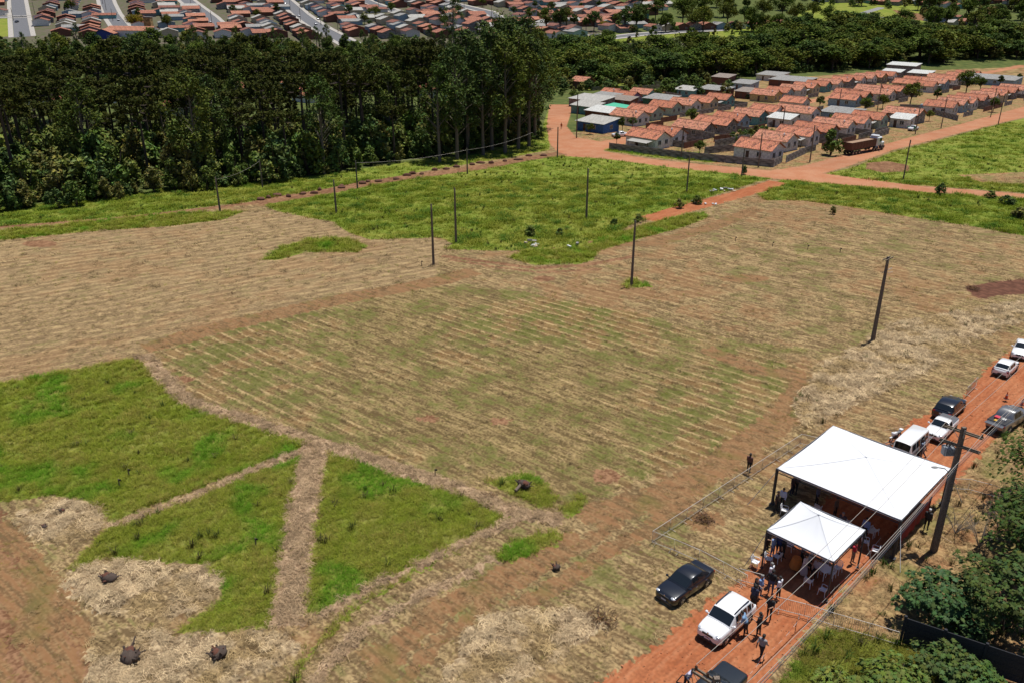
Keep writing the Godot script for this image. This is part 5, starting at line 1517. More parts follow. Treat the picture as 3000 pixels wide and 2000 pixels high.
func build_tents() -> void:
	mat("seam_grey", lin(0.6, 0.61, 0.63), 0.7)
	mat("canopy_white", lin(0.68, 0.69, 0.71), 0.7)
	mat("tent_steel", lin(0.045, 0.045, 0.05), 0.6, 0.3); mat("strap_grey", lin(0.25, 0.25, 0.26), 0.8); mat("strap_white", lin(0.6, 0.6, 0.6), 0.8)
	var turn := yaw_of(GRID)
	var big := thing("big_tent", "large white pyramid tent on dark steel truss legs over the red road", "tent", Vector3(27.04, 0, -54.42), turn)
	tent(big, 4.7, 3.25, 1.0, 0.09)
	strap(big, Vector3(-4.7, 3.0, -4.7), Vector3(-6.2, 0.0, -6.0), M.strap_grey); strap(big, Vector3(-4.7, 3.0, 4.7), Vector3(-5.9, 0.0, 5.7), M.strap_white); strap(big, Vector3(4.7, 3.0, -4.7), Vector3(5.8, 0.0, -5.9), M.strap_grey); strap(big, Vector3(4.7, 3.0, 4.7), Vector3(5.9, 0.0, 5.8), M.strap_grey)
	var small := thing("small_tent", "small white pyramid tent in front of the large tent", "tent", Vector3(20.77, 0, -46.69), turn)
	tent(small, 2.37, 3.2, 1.25, 0.05)
	strap(small, Vector3(-2.37, 3.0, -2.37), Vector3(-3.1, 0.0, -3.3), M.strap_grey); strap(small, Vector3(2.37, 3.0, 2.37), Vector3(3.0, 0.0, 3.2), M.strap_grey)
	# red banner hung along the road side of the large tent
	var bn := thing("red_banner", "dark red cloth banner hung along the open side of the large tent", "banner", Vector3(27.04, 0, -54.42), turn)
	var cl := MB.new(); var pts := []
	for j in 5:
		for i in 25: pts.append(Vector3(-3.0 + i * 0.23, 0.15 + j * 0.36, 4.45 + sin(i * 1.3) * 0.05))
	cl.grid(pts, 25)
	part("cloth", cl.mesh(), mat("banner_red", lin(0.28, 0.02, 0.02), 0.85), bn)
	for x in [-3.0, -0.25, 2.5]:
		var ps := MB.new(); ps.tube([Vector3(x, 0, 4.45), Vector3(x, 1.7, 4.45)], [0.03], 6); part("post", ps.mesh(), M.tent_steel, bn)

# ---------------------------------------------------------------- vehicles (local +x is forward, y up, z to the right side)
func section(yb: float, yt: float, wb: float, wt: float, flat: float) -> Array:      # cabin section from right base over the roof to left base
	var half := [[1.0, 0.0], [lerpf(1.0, 0.0, 0.45), 0.45], [0.06, 0.9], [-0.06, 0.975], [-0.5, 1.0], [-1.0, 1.0]]
	var out := []
	for s in [1.0, -1.0]:
		var part_ := []
		for k in 6:
			var z := 0.0
			match k:
				0: z = wb
				1: z = lerpf(wb, wt, 0.45)
				2: z = wt
				3: z = wt - 0.07
				4: z = wt * 0.5
				5: z = 0.0
			var y: float = lerpf(yb, yt, half[k][1]) + (flat if k >= 4 else 0.0)
			part_.append(Vector2(z * s, y))
		if s < 0:
			part_.reverse()
			part_.remove_at(0)
		out.append_array(part_)
	return out      # 11 points

func loft(stations: Array, closed_ends := true) -> MB:       # stations: [x, Array of Vector2(z, y)]
	var mb := MB.new()
	var n: int = stations[0][1].size()
	for s in stations:
		for q in s[1]: mb.p(Vector3(s[0], q.y, q.x))
	for i in stations.size() - 1:
		for k in n - 1:
			var a := i * n + k
			mb.t3(a, a + n, a + n + 1); mb.t3(a, a + n + 1, a + 1)
	if closed_ends:
		for e in [0, stations.size() - 1]:
			var c := Vector3.ZERO
			for k in n: c += mb.v[e * n + k] / n
			for k in n - 1:
				if e == 0: mb.tri(c, mb.v[e * n + k], mb.v[e * n + k + 1])
				else: mb.tri(c, mb.v[e * n + k + 1], mb.v[e * n + k])
	return mb

func patch(stations: Array, i: int, u0: float, u1: float, k0: float, k1: float, off: float, nu := 3, nk := 6) -> ArrayMesh:      # a pane lying just proud of the loft between stations i and i+1
	var at := func(u: float, k: float) -> Vector3:
		var ii := clampi(i + int(floorf(u)), 0, stations.size() - 2)
		var fu := u - (ii - i)
		var ki := clampi(int(floorf(k)), 0, stations[0][1].size() - 2)
		var fk := k - ki
		var a: Vector2 = stations[ii][1][ki].lerp(stations[ii][1][ki + 1], fk)
		var b: Vector2 = stations[ii + 1][1][ki].lerp(stations[ii + 1][1][ki + 1], fk)
		var x := lerpf(stations[ii][0], stations[ii + 1][0], fu)
		var c := a.lerp(b, fu)
		return Vector3(x, c.y, c.x)
	var pts := []
	for r in nu + 1:
		for c in nk + 1:
			var u := lerpf(u0, u1, float(r) / nu); var k := lerpf(k0, k1, float(c) / nk)
			var p: Vector3 = at.call(u, k)
			var du: Vector3 = at.call(minf(u + 0.02, u1), k) - at.call(maxf(u - 0.02, u0), k)
			var dk: Vector3 = at.call(u, minf(k + 0.05, k1)) - at.call(u, maxf(k - 0.05, k0))
			var nrm := du.cross(dk).normalized()
			if nrm.y < -0.05 or (absf(nrm.y) <= 0.05 and nrm.z * p.z < 0): nrm = -nrm
			pts.append(p + nrm * off)
	var mb := MB.new()
	mb.grid(pts, nk + 1)
	return mb.mesh()

func hull(w: float, yb: float, yt: float, crown: float) -> Array:       # lower body section: right bottom, side, shoulder, top, and mirrored
	var h := [Vector2(w * 0.86, yb), Vector2(w * 0.97, yb + 0.1), Vector2(w, lerpf(yb, yt, 0.45)), Vector2(w * 0.985, lerpf(yb, yt, 0.78)), Vector2(w * 0.93, yt - 0.03), Vector2(w * 0.84, yt), Vector2(w * 0.45, yt + crown), Vector2(0, yt + crown * 1.25)]
	var out := h.duplicate()
	for k in range(h.size() - 2, -1, -1): out.append(Vector2(-h[k].x, h[k].y))
	return out

func wheel_set(t: Node3D, xs: Array, z: float, r: float, rim: Material, wide := 0.2) -> void:
	var key := "wheel%.2f" % r
	if not shared.has(key):
		var ty := MB.new(); var ri := MB.new(); var ar := MB.new()
		var prof := [[0.62, -0.5], [0.92, -0.5], [1.0, -0.36], [1.0, 0.36], [0.92, 0.5], [0.62, 0.5]]
		var n := 18; var pts := []
		for k in n + 1:
			var a := TAU * k / n
			for q in prof: pts.append(Vector3(cos(a) * r * q[0], sin(a) * r * q[0], q[1] * wide))
		ty.grid(pts, prof.size())
		for s in [-1.0, 1.0]:
			for k in n:
				var a := TAU * k / n; var b := TAU * (k + 1) / n
				var z0: float = s * wide * 0.42
				ri.tri(Vector3(0, 0, z0 + s * 0.02), Vector3(cos(a) * r * 0.64, sin(a) * r * 0.64, z0), Vector3(cos(b) * r * 0.64, sin(b) * r * 0.64, z0))
		for k in 11:
			var a := PI * (k - 0.5) / 10.0; var b := PI * (k + 0.5) / 10.0
			ar.quad(Vector3(cos(a) * r * 1.18, sin(a) * r * 1.18, 0), Vector3(cos(b) * r * 1.18, sin(b) * r * 1.18, 0), Vector3(cos(b) * r * 0.4, sin(b) * r * 0.4, 0), Vector3(cos(a) * r * 0.4, sin(a) * r * 0.4, 0))
		var hub := MB.new()
		for k in 5:
			var a := TAU * k / 5
			for s in [-1.0, 1.0]:
				hub.box(Vector3(-0.035, 0, -0.012), Vector3(0.035, r * 0.6, 0.012), Transform3D(Basis(Vector3.BACK, a), Vector3(0, 0, s * wide * 0.47)))
		shared[key] = [ty.mesh(), ri.mesh(), ar.mesh(), hub.mesh()]
	for x in xs:
		for s in [-1.0, 1.0]:
			var w := part("wheel", shared[key][0], M.tyre, t, Vector3(x, r, s * (z - wide * 0.5 + 0.015)))
			part("rim", shared[key][1], M.wheel_dark, w)
			part("spokes", shared[key][3], rim, w)
			part("wheel_arch", shared[key][2], M.plastic_black, t, Vector3(x, r, s * (z + 0.004)))

func slab(t: Node3D, called: String, a: Vector3, b: Vector3, m: Material, bev := 0.02, tf := Transform3D()) -> MeshInstance3D:
	var mb := MB.new(); mb.bevel(a, b, bev, tf)
	return part(called, mb.mesh(), m, t)

# kind of car from a few measures: L length, W width, hood/belt heights, roof height, x of cowl, roof front, roof rear, rear glass foot
func car(t: Node3D, s: Dictionary, paint: Material) -> void:
	var L: float = s.L; var w: float = s.W * 0.5; var gc: float = s.get("clear", 0.2)
	var f: float = L * 0.5; var belt: float = s.belt; var hood: float = s.hood; var tail: float = s.tail; var H: float = s.H
	var st := []
	st.append([f, hull(w * 0.66, gc + 0.14, hood - 0.24, 0.0)])
	st.append([f - 0.07, hull(w * 0.84, gc + 0.04, hood - 0.14, 0.01)])
	st.append([f - 0.28, hull(w * 0.95, gc, hood - 0.06, 0.03)])
	st.append([lerpf(f - 0.28, s.cowl, 0.5), hull(w * 0.99, gc, hood, 0.045)])
	st.append([s.cowl + 0.1, hull(w, gc, belt - 0.03, 0.035)])
	st.append([s.cowl - 0.3, hull(w, gc, belt, 0.02)])
	st.append([(s.cowl + s.rear) * 0.5, hull(w, gc, belt, 0.0)])
	st.append([s.rear + 0.2, hull(w * 0.995, gc, belt, 0.0)])
	st.append([s.rear - 0.05, hull(w * 0.985, gc, tail + 0.01, 0.02)])
	st.append([-f + 0.22, hull(w * 0.95, gc + 0.02, tail, 0.02)])
	st.append([-f + 0.06, hull(w * 0.88, gc + 0.06, tail - 0.06, 0.01)])
	st.append([-f, hull(w * 0.76, gc + 0.14, tail - 0.2, 0.0)])
	part("body", loft(st).mesh(), paint, t)
	var wb: float = w * s.get("base", 0.92); var wt: float = w * s.get("tumble", 0.74)
	var cb := [[s.cowl, section(belt - 0.02, belt + 0.01, wb * 0.96, wb * 0.9, 0.02)], [s.rf, section(belt - 0.02, H - 0.05, wb, wt, 0.02)], [(s.rf + s.rr) * 0.5, section(belt - 0.02, H, wb, wt, 0.025)], [s.rr, section(belt - 0.02, H - s.get("drop", 0.05), wb, wt * 0.96, 0.02)], [s.rear, section(tail - 0.02, tail + 0.01, wb * 0.92, wb * 0.82, 0.02)]]
	var cab := part("cabin", loft(cb).mesh(), s.get("roofmat", paint), t)
	part("windscreen", patch(cb, 0, 0.1, 0.93, 2.3, 7.7, 0.012), M.car_glass, cab)
	if not s.has("no_rear_glass"):
		part("rear_window", patch(cb, 3, 0.1, s.get("rear_glass", 0.85), 2.3, 7.7, 0.012), M.car_glass, cab)
	var cuts: Array = s.get("cuts", [[0.06, 0.92], [1.0, 1.88]])
	for c in cuts:
		part("side_window", patch(cb, 1, c[0], c[1], 0.25, 1.85, 0.012, 3, 2), M.car_glass, cab)
		part("side_window", patch(cb, 1, c[0], c[1], 8.15, 9.75, 0.012, 3, 2), M.car_glass, cab)
	if s.has("quarter"):
		part("side_window", patch(cb, 3, 0.06, s.quarter, 0.3, 1.7, 0.012, 2, 2), M.car_glass, cab)
		part("side_window", patch(cb, 3, 0.06, s.quarter, 8.3, 9.7, 0.012, 2, 2), M.car_glass, cab)
	for z in [-1.0, 1.0]:
		var hl := MB.new(); hl.ball(Vector3(f - 0.2, hood - 0.16, z * w * 0.68), Vector3(0.16, 0.09, 0.2), 10)
		part("headlight", hl.mesh(), M.lamp_glass, t)
		var tl := MB.new(); tl.bevel(Vector3(-f + 0.02, tail - 0.32, z * w * 0.74 - 0.13), Vector3(-f + 0.16, tail - 0.1, z * w * 0.74 + 0.13), 0.03)
		part("tail_light", tl.mesh(), M.red_lens, t)
		var mi := MB.new(); mi.bevel(Vector3(s.cowl - 0.3, belt + 0.0, z * (w + 0.09) - 0.09), Vector3(s.cowl - 0.14, belt + 0.15, z * (w + 0.09) + 0.09), 0.04)
		mi.box(Vector3(s.cowl - 0.24, belt + 0.02, minf(z * w * 0.88, z * w)), Vector3(s.cowl - 0.19, belt + 0.06, maxf(z * w * 0.88, z * w)))
		part("mirror", mi.mesh(), s.get("mirror", paint), t)
		for x in s.get("seams", [s.cowl - 0.25, (s.rf + s.rr) * 0.5 + 0.0]):
			slab(t, "door_seam", Vector3(x - 0.008, gc + 0.15, z * w * 1.0 - 0.008), Vector3(x + 0.008, belt - 0.08, z * w * 1.0 + 0.004), M.plastic_black, 0.002)
			slab(t, "door_handle", Vector3(x - 0.85, belt - 0.2, z * w - 0.02), Vector3(x - 0.68, belt - 0.16, z * w + 0.02), s.get("trim", M.plastic_black), 0.01)
	slab(t, "grille", Vector3(f - 0.06, hood - 0.32, -w * 0.42), Vector3(f + 0.015, hood - 0.17, w * 0.42), M.plastic_black, 0.02)
	slab(t, "bumper", Vector3(f - 0.12, gc + 0.02, -w * 0.72), Vector3(f + 0.03, gc + 0.2, w * 0.72), s.get("bumper", M.plastic_black), 0.05)
	slab(t, "rear_bumper", Vector3(-f - 0.04, gc + 0.05, -w * 0.78), Vector3(-f + 0.12, gc + 0.28, w * 0.78), s.get("bumper", M.plastic_black), 0.05)
	slab(t, "number_plate", Vector3(f + 0.015, gc + 0.22, -0.2), Vector3(f + 0.035, gc + 0.34, 0.2), M.plate, 0.004)
	slab(t, "number_plate", Vector3(-f - 0.03, tail - 0.4, -0.2), Vector3(-f - 0.005, tail - 0.27, 0.2), M.plate, 0.004)
	var em := MB.new(); em.bevel(Vector3(-0.015, -0.075, -0.05), Vector3(0.02, 0.075, 0.05), 0.02, Transform3D(Basis(Vector3.BACK, 0.3), Vector3(f - 0.03, hood - 0.15, 0)))
	part("emblem", em.mesh(), M.chrome, t)
	wheel_set(t, [s.wf, s.wr], w, s.get("wr_", 0.33), s.get("rim", M.alloy))

const SEDAN := {"L": 4.5, "W": 1.78, "H": 1.45, "belt": 0.93, "hood": 0.9, "tail": 1.0, "cowl": 0.95, "rf": 0.22, "rr": -0.95, "rear": -1.62, "wf": 1.38, "wr": -1.28, "drop": 0.05}
const SUV := {"L": 4.3, "W": 1.82, "H": 1.68, "belt": 1.06, "hood": 1.02, "tail": 1.08, "cowl": 0.98, "rf": 0.36, "rr": -1.55, "rear": -2.02, "wf": 1.34, "wr": -1.3, "drop": 0.08, "clear": 0.26, "wr_": 0.36, "tumble": 0.83, "base": 0.95, "quarter": 0.55, "cuts": [[0.06, 0.72], [0.8, 1.36], [1.46, 1.92]]}
const HATCH := {"L": 3.9, "W": 1.66, "H": 1.46, "belt": 0.95, "hood": 0.92, "tail": 1.0, "cowl": 0.92, "rf": 0.3, "rr": -1.25, "rear": -1.82, "wf": 1.22, "wr": -1.22, "drop": 0.06, "wr_": 0.3, "quarter": 0.5}
const PICKUP := {"L": 4.5, "W": 1.7, "H": 1.5, "belt": 0.98, "hood": 0.95, "tail": 1.0, "cowl": 0.95, "rf": 0.32, "rr": -0.42, "rear": -0.62, "wf": 1.4, "wr": -1.3, "drop": 0.03, "wr_": 0.32, "cuts": [[0.08, 1.8]]}
const BIGPICKUP := {"L": 5.2, "W": 1.85, "H": 1.78, "belt": 1.14, "hood": 1.12, "tail": 1.14, "cowl": 1.25, "rf": 0.6, "rr": -0.75, "rear": -0.98, "wf": 1.65, "wr": -1.5, "drop": 0.04, "clear": 0.3, "wr_": 0.38, "cuts": [[0.06, 0.95], [1.05, 1.88]]}
const VAN := {"L": 4.4, "W": 1.72, "H": 2.0, "belt": 1.16, "hood": 1.14, "tail": 1.16, "cowl": 2.1, "rf": 1.85, "rr": -1.95, "rear": -2.12, "wf": 1.2, "wr": -1.15, "drop": 0.03, "wr_": 0.32, "tumble": 0.82, "cuts": [[0.06, 0.42], [0.5, 0.95], [1.02, 1.45], [1.52, 1.94]]}

func vehicle(called: String, label: String, category: String, front: Vector3, dir: Vector3, spec: Dictionary, paint: Material, extra := {}) -> Node3D:
	var s := spec.duplicate()
	s.merge(extra, true)
	var t := thing(called, label, category, on(front.x, front.z) , yaw_of(dir))
	car(t, s, paint)
	return t

func car_paint(key: String, c: Color, metal := 0.0, rough := 0.35) -> StandardMaterial3D:
	var m := mat(key, c, rough, metal)
	m.clearcoat_enabled = true; m.clearcoat = 0.8; m.clearcoat_roughness = 0.08
	return m

func cargo_bed(t: Node3D, x0: float, x1: float, w: float, y0: float, y1: float, m: Material) -> void:      # dark liner that reads as the open bed
	slab(t, "bed_floor", Vector3(x0, y0, -w), Vector3(x1, y0 + 0.03, w), m, 0.005)
	for z in [-1.0, 1.0]: slab(t, "bed_side", Vector3(x0, y0, z * w - 0.03), Vector3(x1, y1, z * w + 0.03), m, 0.01)

func build_vehicles() -> void:
	mat("tyre", lin(0.02, 0.02, 0.02), 0.9); mat("wheel_dark", lin(0.05, 0.05, 0.05), 0.5, 0.5); mat("alloy", lin(0.45, 0.45, 0.46), 0.35, 0.8)
	mat("plastic_black", lin(0.018, 0.018, 0.02), 0.6); mat("car_glass", lin(0.012, 0.016, 0.02), 0.05); mat("lamp_glass", lin(0.55, 0.57, 0.6), 0.12, 0.3)
	mat("red_lens", lin(0.3, 0.01, 0.01), 0.2); mat("plate", lin(0.55, 0.56, 0.58), 0.5); mat("chrome", lin(0.6, 0.6, 0.62), 0.15, 1.0)
	var white := car_paint("paint_white", lin(0.72, 0.72, 0.73)); var black := car_paint("paint_black", lin(0.012, 0.014, 0.02), 0.2, 0.3)
	var silver := car_paint("paint_silver", lin(0.22, 0.22, 0.22), 0.6, 0.35); var grey := car_paint("paint_grey", lin(0.3, 0.29, 0.31), 0.3, 0.35); var dark := car_paint("paint_dark", lin(0.02, 0.025, 0.03), 0.3, 0.35)
	var along := GRID
	# parked near the tents; each faces as its photo shows
	var down := -GRID
	var a := gh(2003, 1764, 0) ; var b := gh(2072, 1714, 0)
	var fd := Vector3(a.x - b.x, 0, a.z - b.z).normalized()
	var mid := (a + b) * 0.5 - ACROSS * 0.86
	vehicle("black_sedan", "black sedan parked on the straw beside the crowd barriers", "car", mid, fd, SEDAN, black, {"bumper": black, "trim": M.chrome})
	var sd := (gh(2085, 1872, 0) - gh(2195, 1772, 0)); sd.y = 0
	var suv := vehicle("white_suv", "white sport utility car with black roof rails on the red road", "car", gh(2126, 1832, 0), sd.normalized(), SUV, white, {"mirror": white})
	for z in [-1.0, 1.0]:
		var rb := MB.new(); rb.tube([Vector3(0.3, 1.66, z * 0.66), Vector3(0.15, 1.73, z * 0.665), Vector3(-1.25, 1.74, z * 0.655), Vector3(-1.42, 1.65, z * 0.645)], [0.035], 6)
		part("roof_rail", rb.mesh(), M.plastic_black, suv)
	var van := vehicle("white_van", "boxy white and grey van with its side door open behind the big tent", "van", gh(2664, 1322, 0), GRID, VAN, grey, {"roofmat": white, "bumper": M.frame_white, "rim": M.frame_white})
	slab(van, "sliding_door_opening", Vector3(0.05, 0.35, 0.8), Vector3(0.95, 1.7, 0.875), M.plastic_black, 0.01)
	var vd := slab(van, "open_door", Vector3(-0.42, 0.32, 0.0), Vector3(0.42, 1.75, 0.05), grey, 0.02, Transform3D(Basis(Vector3.UP, 0.5), Vector3(-0.45, 0.0, 1.1)))
	slab(vd, "door_window", Vector3(-0.32, 1.05, 0.045), Vector3(0.32, 1.6, 0.062), M.car_glass, 0.005, Transform3D(Basis(Vector3.UP, 0.5), Vector3(-0.45, 0.0, 1.1)))
	var pk := vehicle("white_pickup", "small white pickup with grey bed cover parked behind the van", "pickup", gh(2757, 1262, 0), -GRID, PICKUP, white, {"no_rear_glass": 1})
	slab(pk, "bed_cover", Vector3(-2.12, 1.0, -0.74), Vector3(-0.58, 1.05, 0.74), mat("tarp_grey", lin(0.09, 0.09, 0.1), 0.8), 0.03)
	vehicle("black_suv", "black sport utility car at the road edge behind the white pickup", "car", gh(2781, 1203, 0), GRID, SUV, black, {"mirror": black, "L": 4.4, "H": 1.62, "bumper": black})
	var sp := vehicle("silver_pickup", "silver double cab pickup with a loaded open bed", "pickup", gh(2950, 1238, 0), (GRID + Vector3(0.15, 0, 0.05)).normalized(), BIGPICKUP, silver, {"no_rear_glass": 1})
	cargo_bed(sp, -2.5, -1.05, 0.76, 1.14, 1.2, M.plastic_black)
	var tg := MB.new(); tg.bevel(Vector3(-3.05, 1.0, -0.78), Vector3(-2.6, 1.06, 0.78), 0.02); part("tailgate", tg.mesh(), silver, sp)
	slab(sp, "red_box", Vector3(-1.9, 1.17, -0.5), Vector3(-1.45, 1.36, -0.05), mat("crate_red", lin(0.5, 0.03, 0.06), 0.6), 0.02)
	slab(sp, "white_box", Vector3(-1.85, 1.17, 0.15), Vector3(-1.5, 1.34, 0.5), M.frame_white, 0.02)
	slab(sp, "yellow_tool", Vector3(-2.4, 1.17, -0.3), Vector3(-2.05, 1.24, -0.05), mat("tool_yellow", lin(0.55, 0.32, 0.03), 0.6), 0.02)
	vehicle("white_hatchback", "white hatchback seen from behind at the road edge", "car", gh(2946, 1083, 0), GRID, HATCH, white, {"mirror": M.plastic_black})
	vehicle("white_sedan", "white sedan facing the tents at the bend of the red road", "car", gh(2995, 1030, 0), (-GRID + Vector3(0.1, 0, 0.1)).normalized(), SEDAN, white, {"mirror": white})
	var dk := vehicle("dark_pickup", "dark pickup with its door open at the edge of the red road", "pickup", gh(2080, 2062, 0), (sd * Vector3(1, 1, 1)).normalized(), BIGPICKUP, dark, {"mirror": dark})
	var od := slab(dk, "open_door", Vector3(-0.5, 0.4, -0.04), Vector3(0.5, 1.12, 0.04), dark, 0.03, Transform3D(Basis(Vector3.UP, -1.05), Vector3(0.62, 0.0, 1.35)))
	var fr := MB.new()
	fr.tube([Vector3(-0.48, 1.1, 0), Vector3(-0.34, 1.68, 0), Vector3(0.2, 1.7, 0), Vector3(0.48, 1.1, 0)], [0.035], 6)
	var frn := part("door_frame", fr.mesh(), dark, od); frn.transform = Transform3D(Basis(Vector3.UP, -1.05), Vector3(0.62, 0.0, 1.35))
	var bl := thing("motorcycle", "white motorcycle with grey seat on the straw beside the van", "motorcycle", gh(2622, 1290, 0), yaw_of(Vector3(-0.8, 0, 0.6)))
	motorcycle(bl, white)
	# village and town
	vehicle("village_car", "small white car parked by the blue house", "car", z4(725, 672), Vector3(-0.95, 0, 0.3), SEDAN, white)
	var gp := vehicle("green_flatbed", "white cabbed small truck with green sides by the road houses", "truck", z5(1262, 680), GRID, PICKUP, white)
	slab(gp, "side_board", Vector3(-2.2, 0.7, -0.9), Vector3(-0.6, 1.3, -0.86), mat("board_green", lin(0.02, 0.2, 0.13), 0.6), 0.01); slab(gp, "side_board", Vector3(-2.2, 0.7, 0.86), Vector3(-0.6, 1.3, 0.9), M.board_green, 0.01)
	for q in [[48, 66, 0.05, "dark"], [875, 48, 1, "white"], [833, 12, 1, "white"], [925, 72, 1, "white"], [932, 58, 1, "dark"], [346, 60, 1, "white"], [616, 66, 1, "white"], [1452, 56, 1, "white"]]:
		var dirv := Vector3(0.5, 0, 1) if q[2] == 1 else Vector3(0.05, 0, 1)
		var o := vehicle("town_car", "%s car parked on a far town street" % q[3], "car", g(q[0], q[1]), dirv.normalized(), HATCH, white if q[3] == "white" else black)
		o.set_meta("group", "cars in the far town streets")
	truck()

func motorcycle(t: Node3D, white: Material) -> void:
	wheel_one(t, Vector3(0.66, 0.3, 0)); wheel_one(t, Vector3(-0.66, 0.3, 0))
	var fk := MB.new(); fk.tube([Vector3(0.66, 0.3, 0.08), Vector3(0.42, 0.95, 0.08)], [0.025], 6); fk.tube([Vector3(0.66, 0.3, -0.08), Vector3(0.42, 0.95, -0.08)], [0.025], 6)
	part("fork", fk.mesh(), M.chrome, t)
	var hb := MB.new(); hb.tube([Vector3(0.3, 1.05, 0.38), Vector3(0.4, 0.98, 0.12), Vector3(0.4, 0.98, -0.12), Vector3(0.3, 1.05, -0.38)], [0.018], 6)
	part("handlebar", hb.mesh(), M.plastic_black, t)
	var tk := MB.new(); tk.ball(Vector3(0.14, 0.78, 0), Vector3(0.3, 0.17, 0.17), 12); part("tank", tk.mesh(), white, t)
	slab(t, "seat", Vector3(-0.7, 0.7, -0.14), Vector3(-0.08, 0.82, 0.14), mat("seat_grey", lin(0.12, 0.12, 0.13), 0.7), 0.05)
	slab(t, "engine", Vector3(-0.2, 0.25, -0.15), Vector3(0.25, 0.62, 0.15), M.plastic_black, 0.05)
	slab(t, "fairing", Vector3(0.36, 0.72, -0.18), Vector3(0.58, 1.0, 0.18), white, 0.06)
	slab(t, "rear_rack", Vector3(-0.95, 0.78, -0.16), Vector3(-0.62, 0.95, 0.16), white, 0.03)
	slab(t, "front_fender", Vector3(0.45, 0.58, -0.07), Vector3(0.95, 0.64, 0.07), white, 0.02)
	var ps := MB.new(); ps.tube([Vector3(-0.1, 0.35, 0.1), Vector3(-0.2, 0.0, 0.35)], [0.015], 6); part("stand", ps.mesh(), M.plastic_black, t)

func wheel_one(t: Node3D, at: Vector3) -> void:
	var mb := MB.new(); var pts := []
	for k in 17:
		var a := TAU * k / 16
		for j in 7:
			var b := TAU * j / 6
			var rr := 0.26 + cos(b) * 0.045
			pts.append(Vector3(cos(a) * rr, sin(a) * rr, sin(b) * 0.05))
	mb.grid(pts, 7)
	var w := part("wheel", mb.mesh(), M.tyre, t, at)
	var h := MB.new()
	for k in 8: h.box(Vector3(-0.008, 0, -0.008), Vector3(0.008, 0.23, 0.008), Transform3D(Basis(Vector3.BACK, TAU * k / 8), Vector3.ZERO))
	part("spokes", h.mesh(), M.chrome, w)

func truck() -> void:
	var a := z5(600, 925); var b := z5(965, 858)
	var dir := Vector3(b.x - a.x, 0, b.z - a.z).normalized()
	var len_ := 16.0
	var t := thing("cargo_truck", "white cabbed truck with long rust brown tipper trailer beside the village", "truck", a, yaw_of(dir))
	var rust := mat("trailer_rust", lin(0.2, 0.085, 0.05), 0.8, 0.0, "grain", 0.4)
	var box := MB.new()
	box.bevel(Vector3(0, 1.35, -1.25), Vector3(10.6, 1.5, 1.25), 0.03)
	part("trailer_floor", box.mesh(), rust, t)
	for z in [-1.25, 1.2]: slab(t, "trailer_side", Vector3(0, 1.5, z), Vector3(10.6, 3.1, z + 0.05), rust, 0.015)
	for x in [0.0, 10.55]: slab(t, "trailer_end", Vector3(x, 1.5, -1.2), Vector3(x + 0.05, 3.1, 1.2), rust, 0.015)
	for k in 9:
		for z in [-1.31, 1.25]: slab(t, "trailer_rib", Vector3(0.1 + k * 1.28, 1.45, z), Vector3(0.22 + k * 1.28, 3.08, z + 0.06), rust, 0.01)
	slab(t, "cargo", Vector3(0.06, 2.5, -1.19), Vector3(10.5, 2.95, 1.19), mat("cargo_tan", lin(0.42, 0.27, 0.17), 0.95, 0.0, "grain", 1.0), 0.2)
	slab(t, "chassis", Vector3(0.3, 0.85, -0.5), Vector3(14.6, 1.3, 0.5), M.plastic_black, 0.05)
	var wm := car_paint("paint_white", Color.WHITE)
	slab(t, "cab", Vector3(11.2, 0.95, -1.2), Vector3(13.3, 3.35, 1.2), wm, 0.22)
	slab(t, "roof_deflector", Vector3(11.2, 3.3, -1.0), Vector3(12.4, 3.8, 1.0), wm, 0.2)
	slab(t, "hood", Vector3(13.2, 0.95, -1.0), Vector3(14.9, 2.0, 1.0), wm, 0.2)
	slab(t, "windscreen", Vector3(13.27, 2.15, -1.0), Vector3(13.34, 3.05, 1.0), M.car_glass, 0.02)
	for z in [-1.23, 1.19]: slab(t, "side_window", Vector3(12.1, 2.2, z), Vector3(13.1, 3.0, z + 0.04), M.car_glass, 0.02)
	slab(t, "bumper", Vector3(14.8, 0.55, -1.1), Vector3(15.05, 0.95, 1.1), M.plastic_black, 0.05)
	for z in [-0.85, 0.55]: slab(t, "headlight", Vector3(14.85, 1.1, z), Vector3(14.95, 1.35, z + 0.3), M.lamp_glass, 0.03)
	slab(t, "grille", Vector3(14.88, 1.05, -0.45), Vector3(14.96, 1.75, 0.45), M.plastic_black, 0.03)
	slab(t, "fuel_tank", Vector3(10.9, 0.55, 0.75), Vector3(12.0, 1.05, 1.2), M.alloy, 0.12)
	slab(t, "exhaust", Vector3(10.95, 1.2, -1.1), Vector3(11.12, 3.6, -0.93), M.chrome, 0.05)
	wheel_set(t, [1.2, 2.5, 3.8, 10.2, 11.5, 14.0], 1.2, 0.5, M.alloy, 0.35)

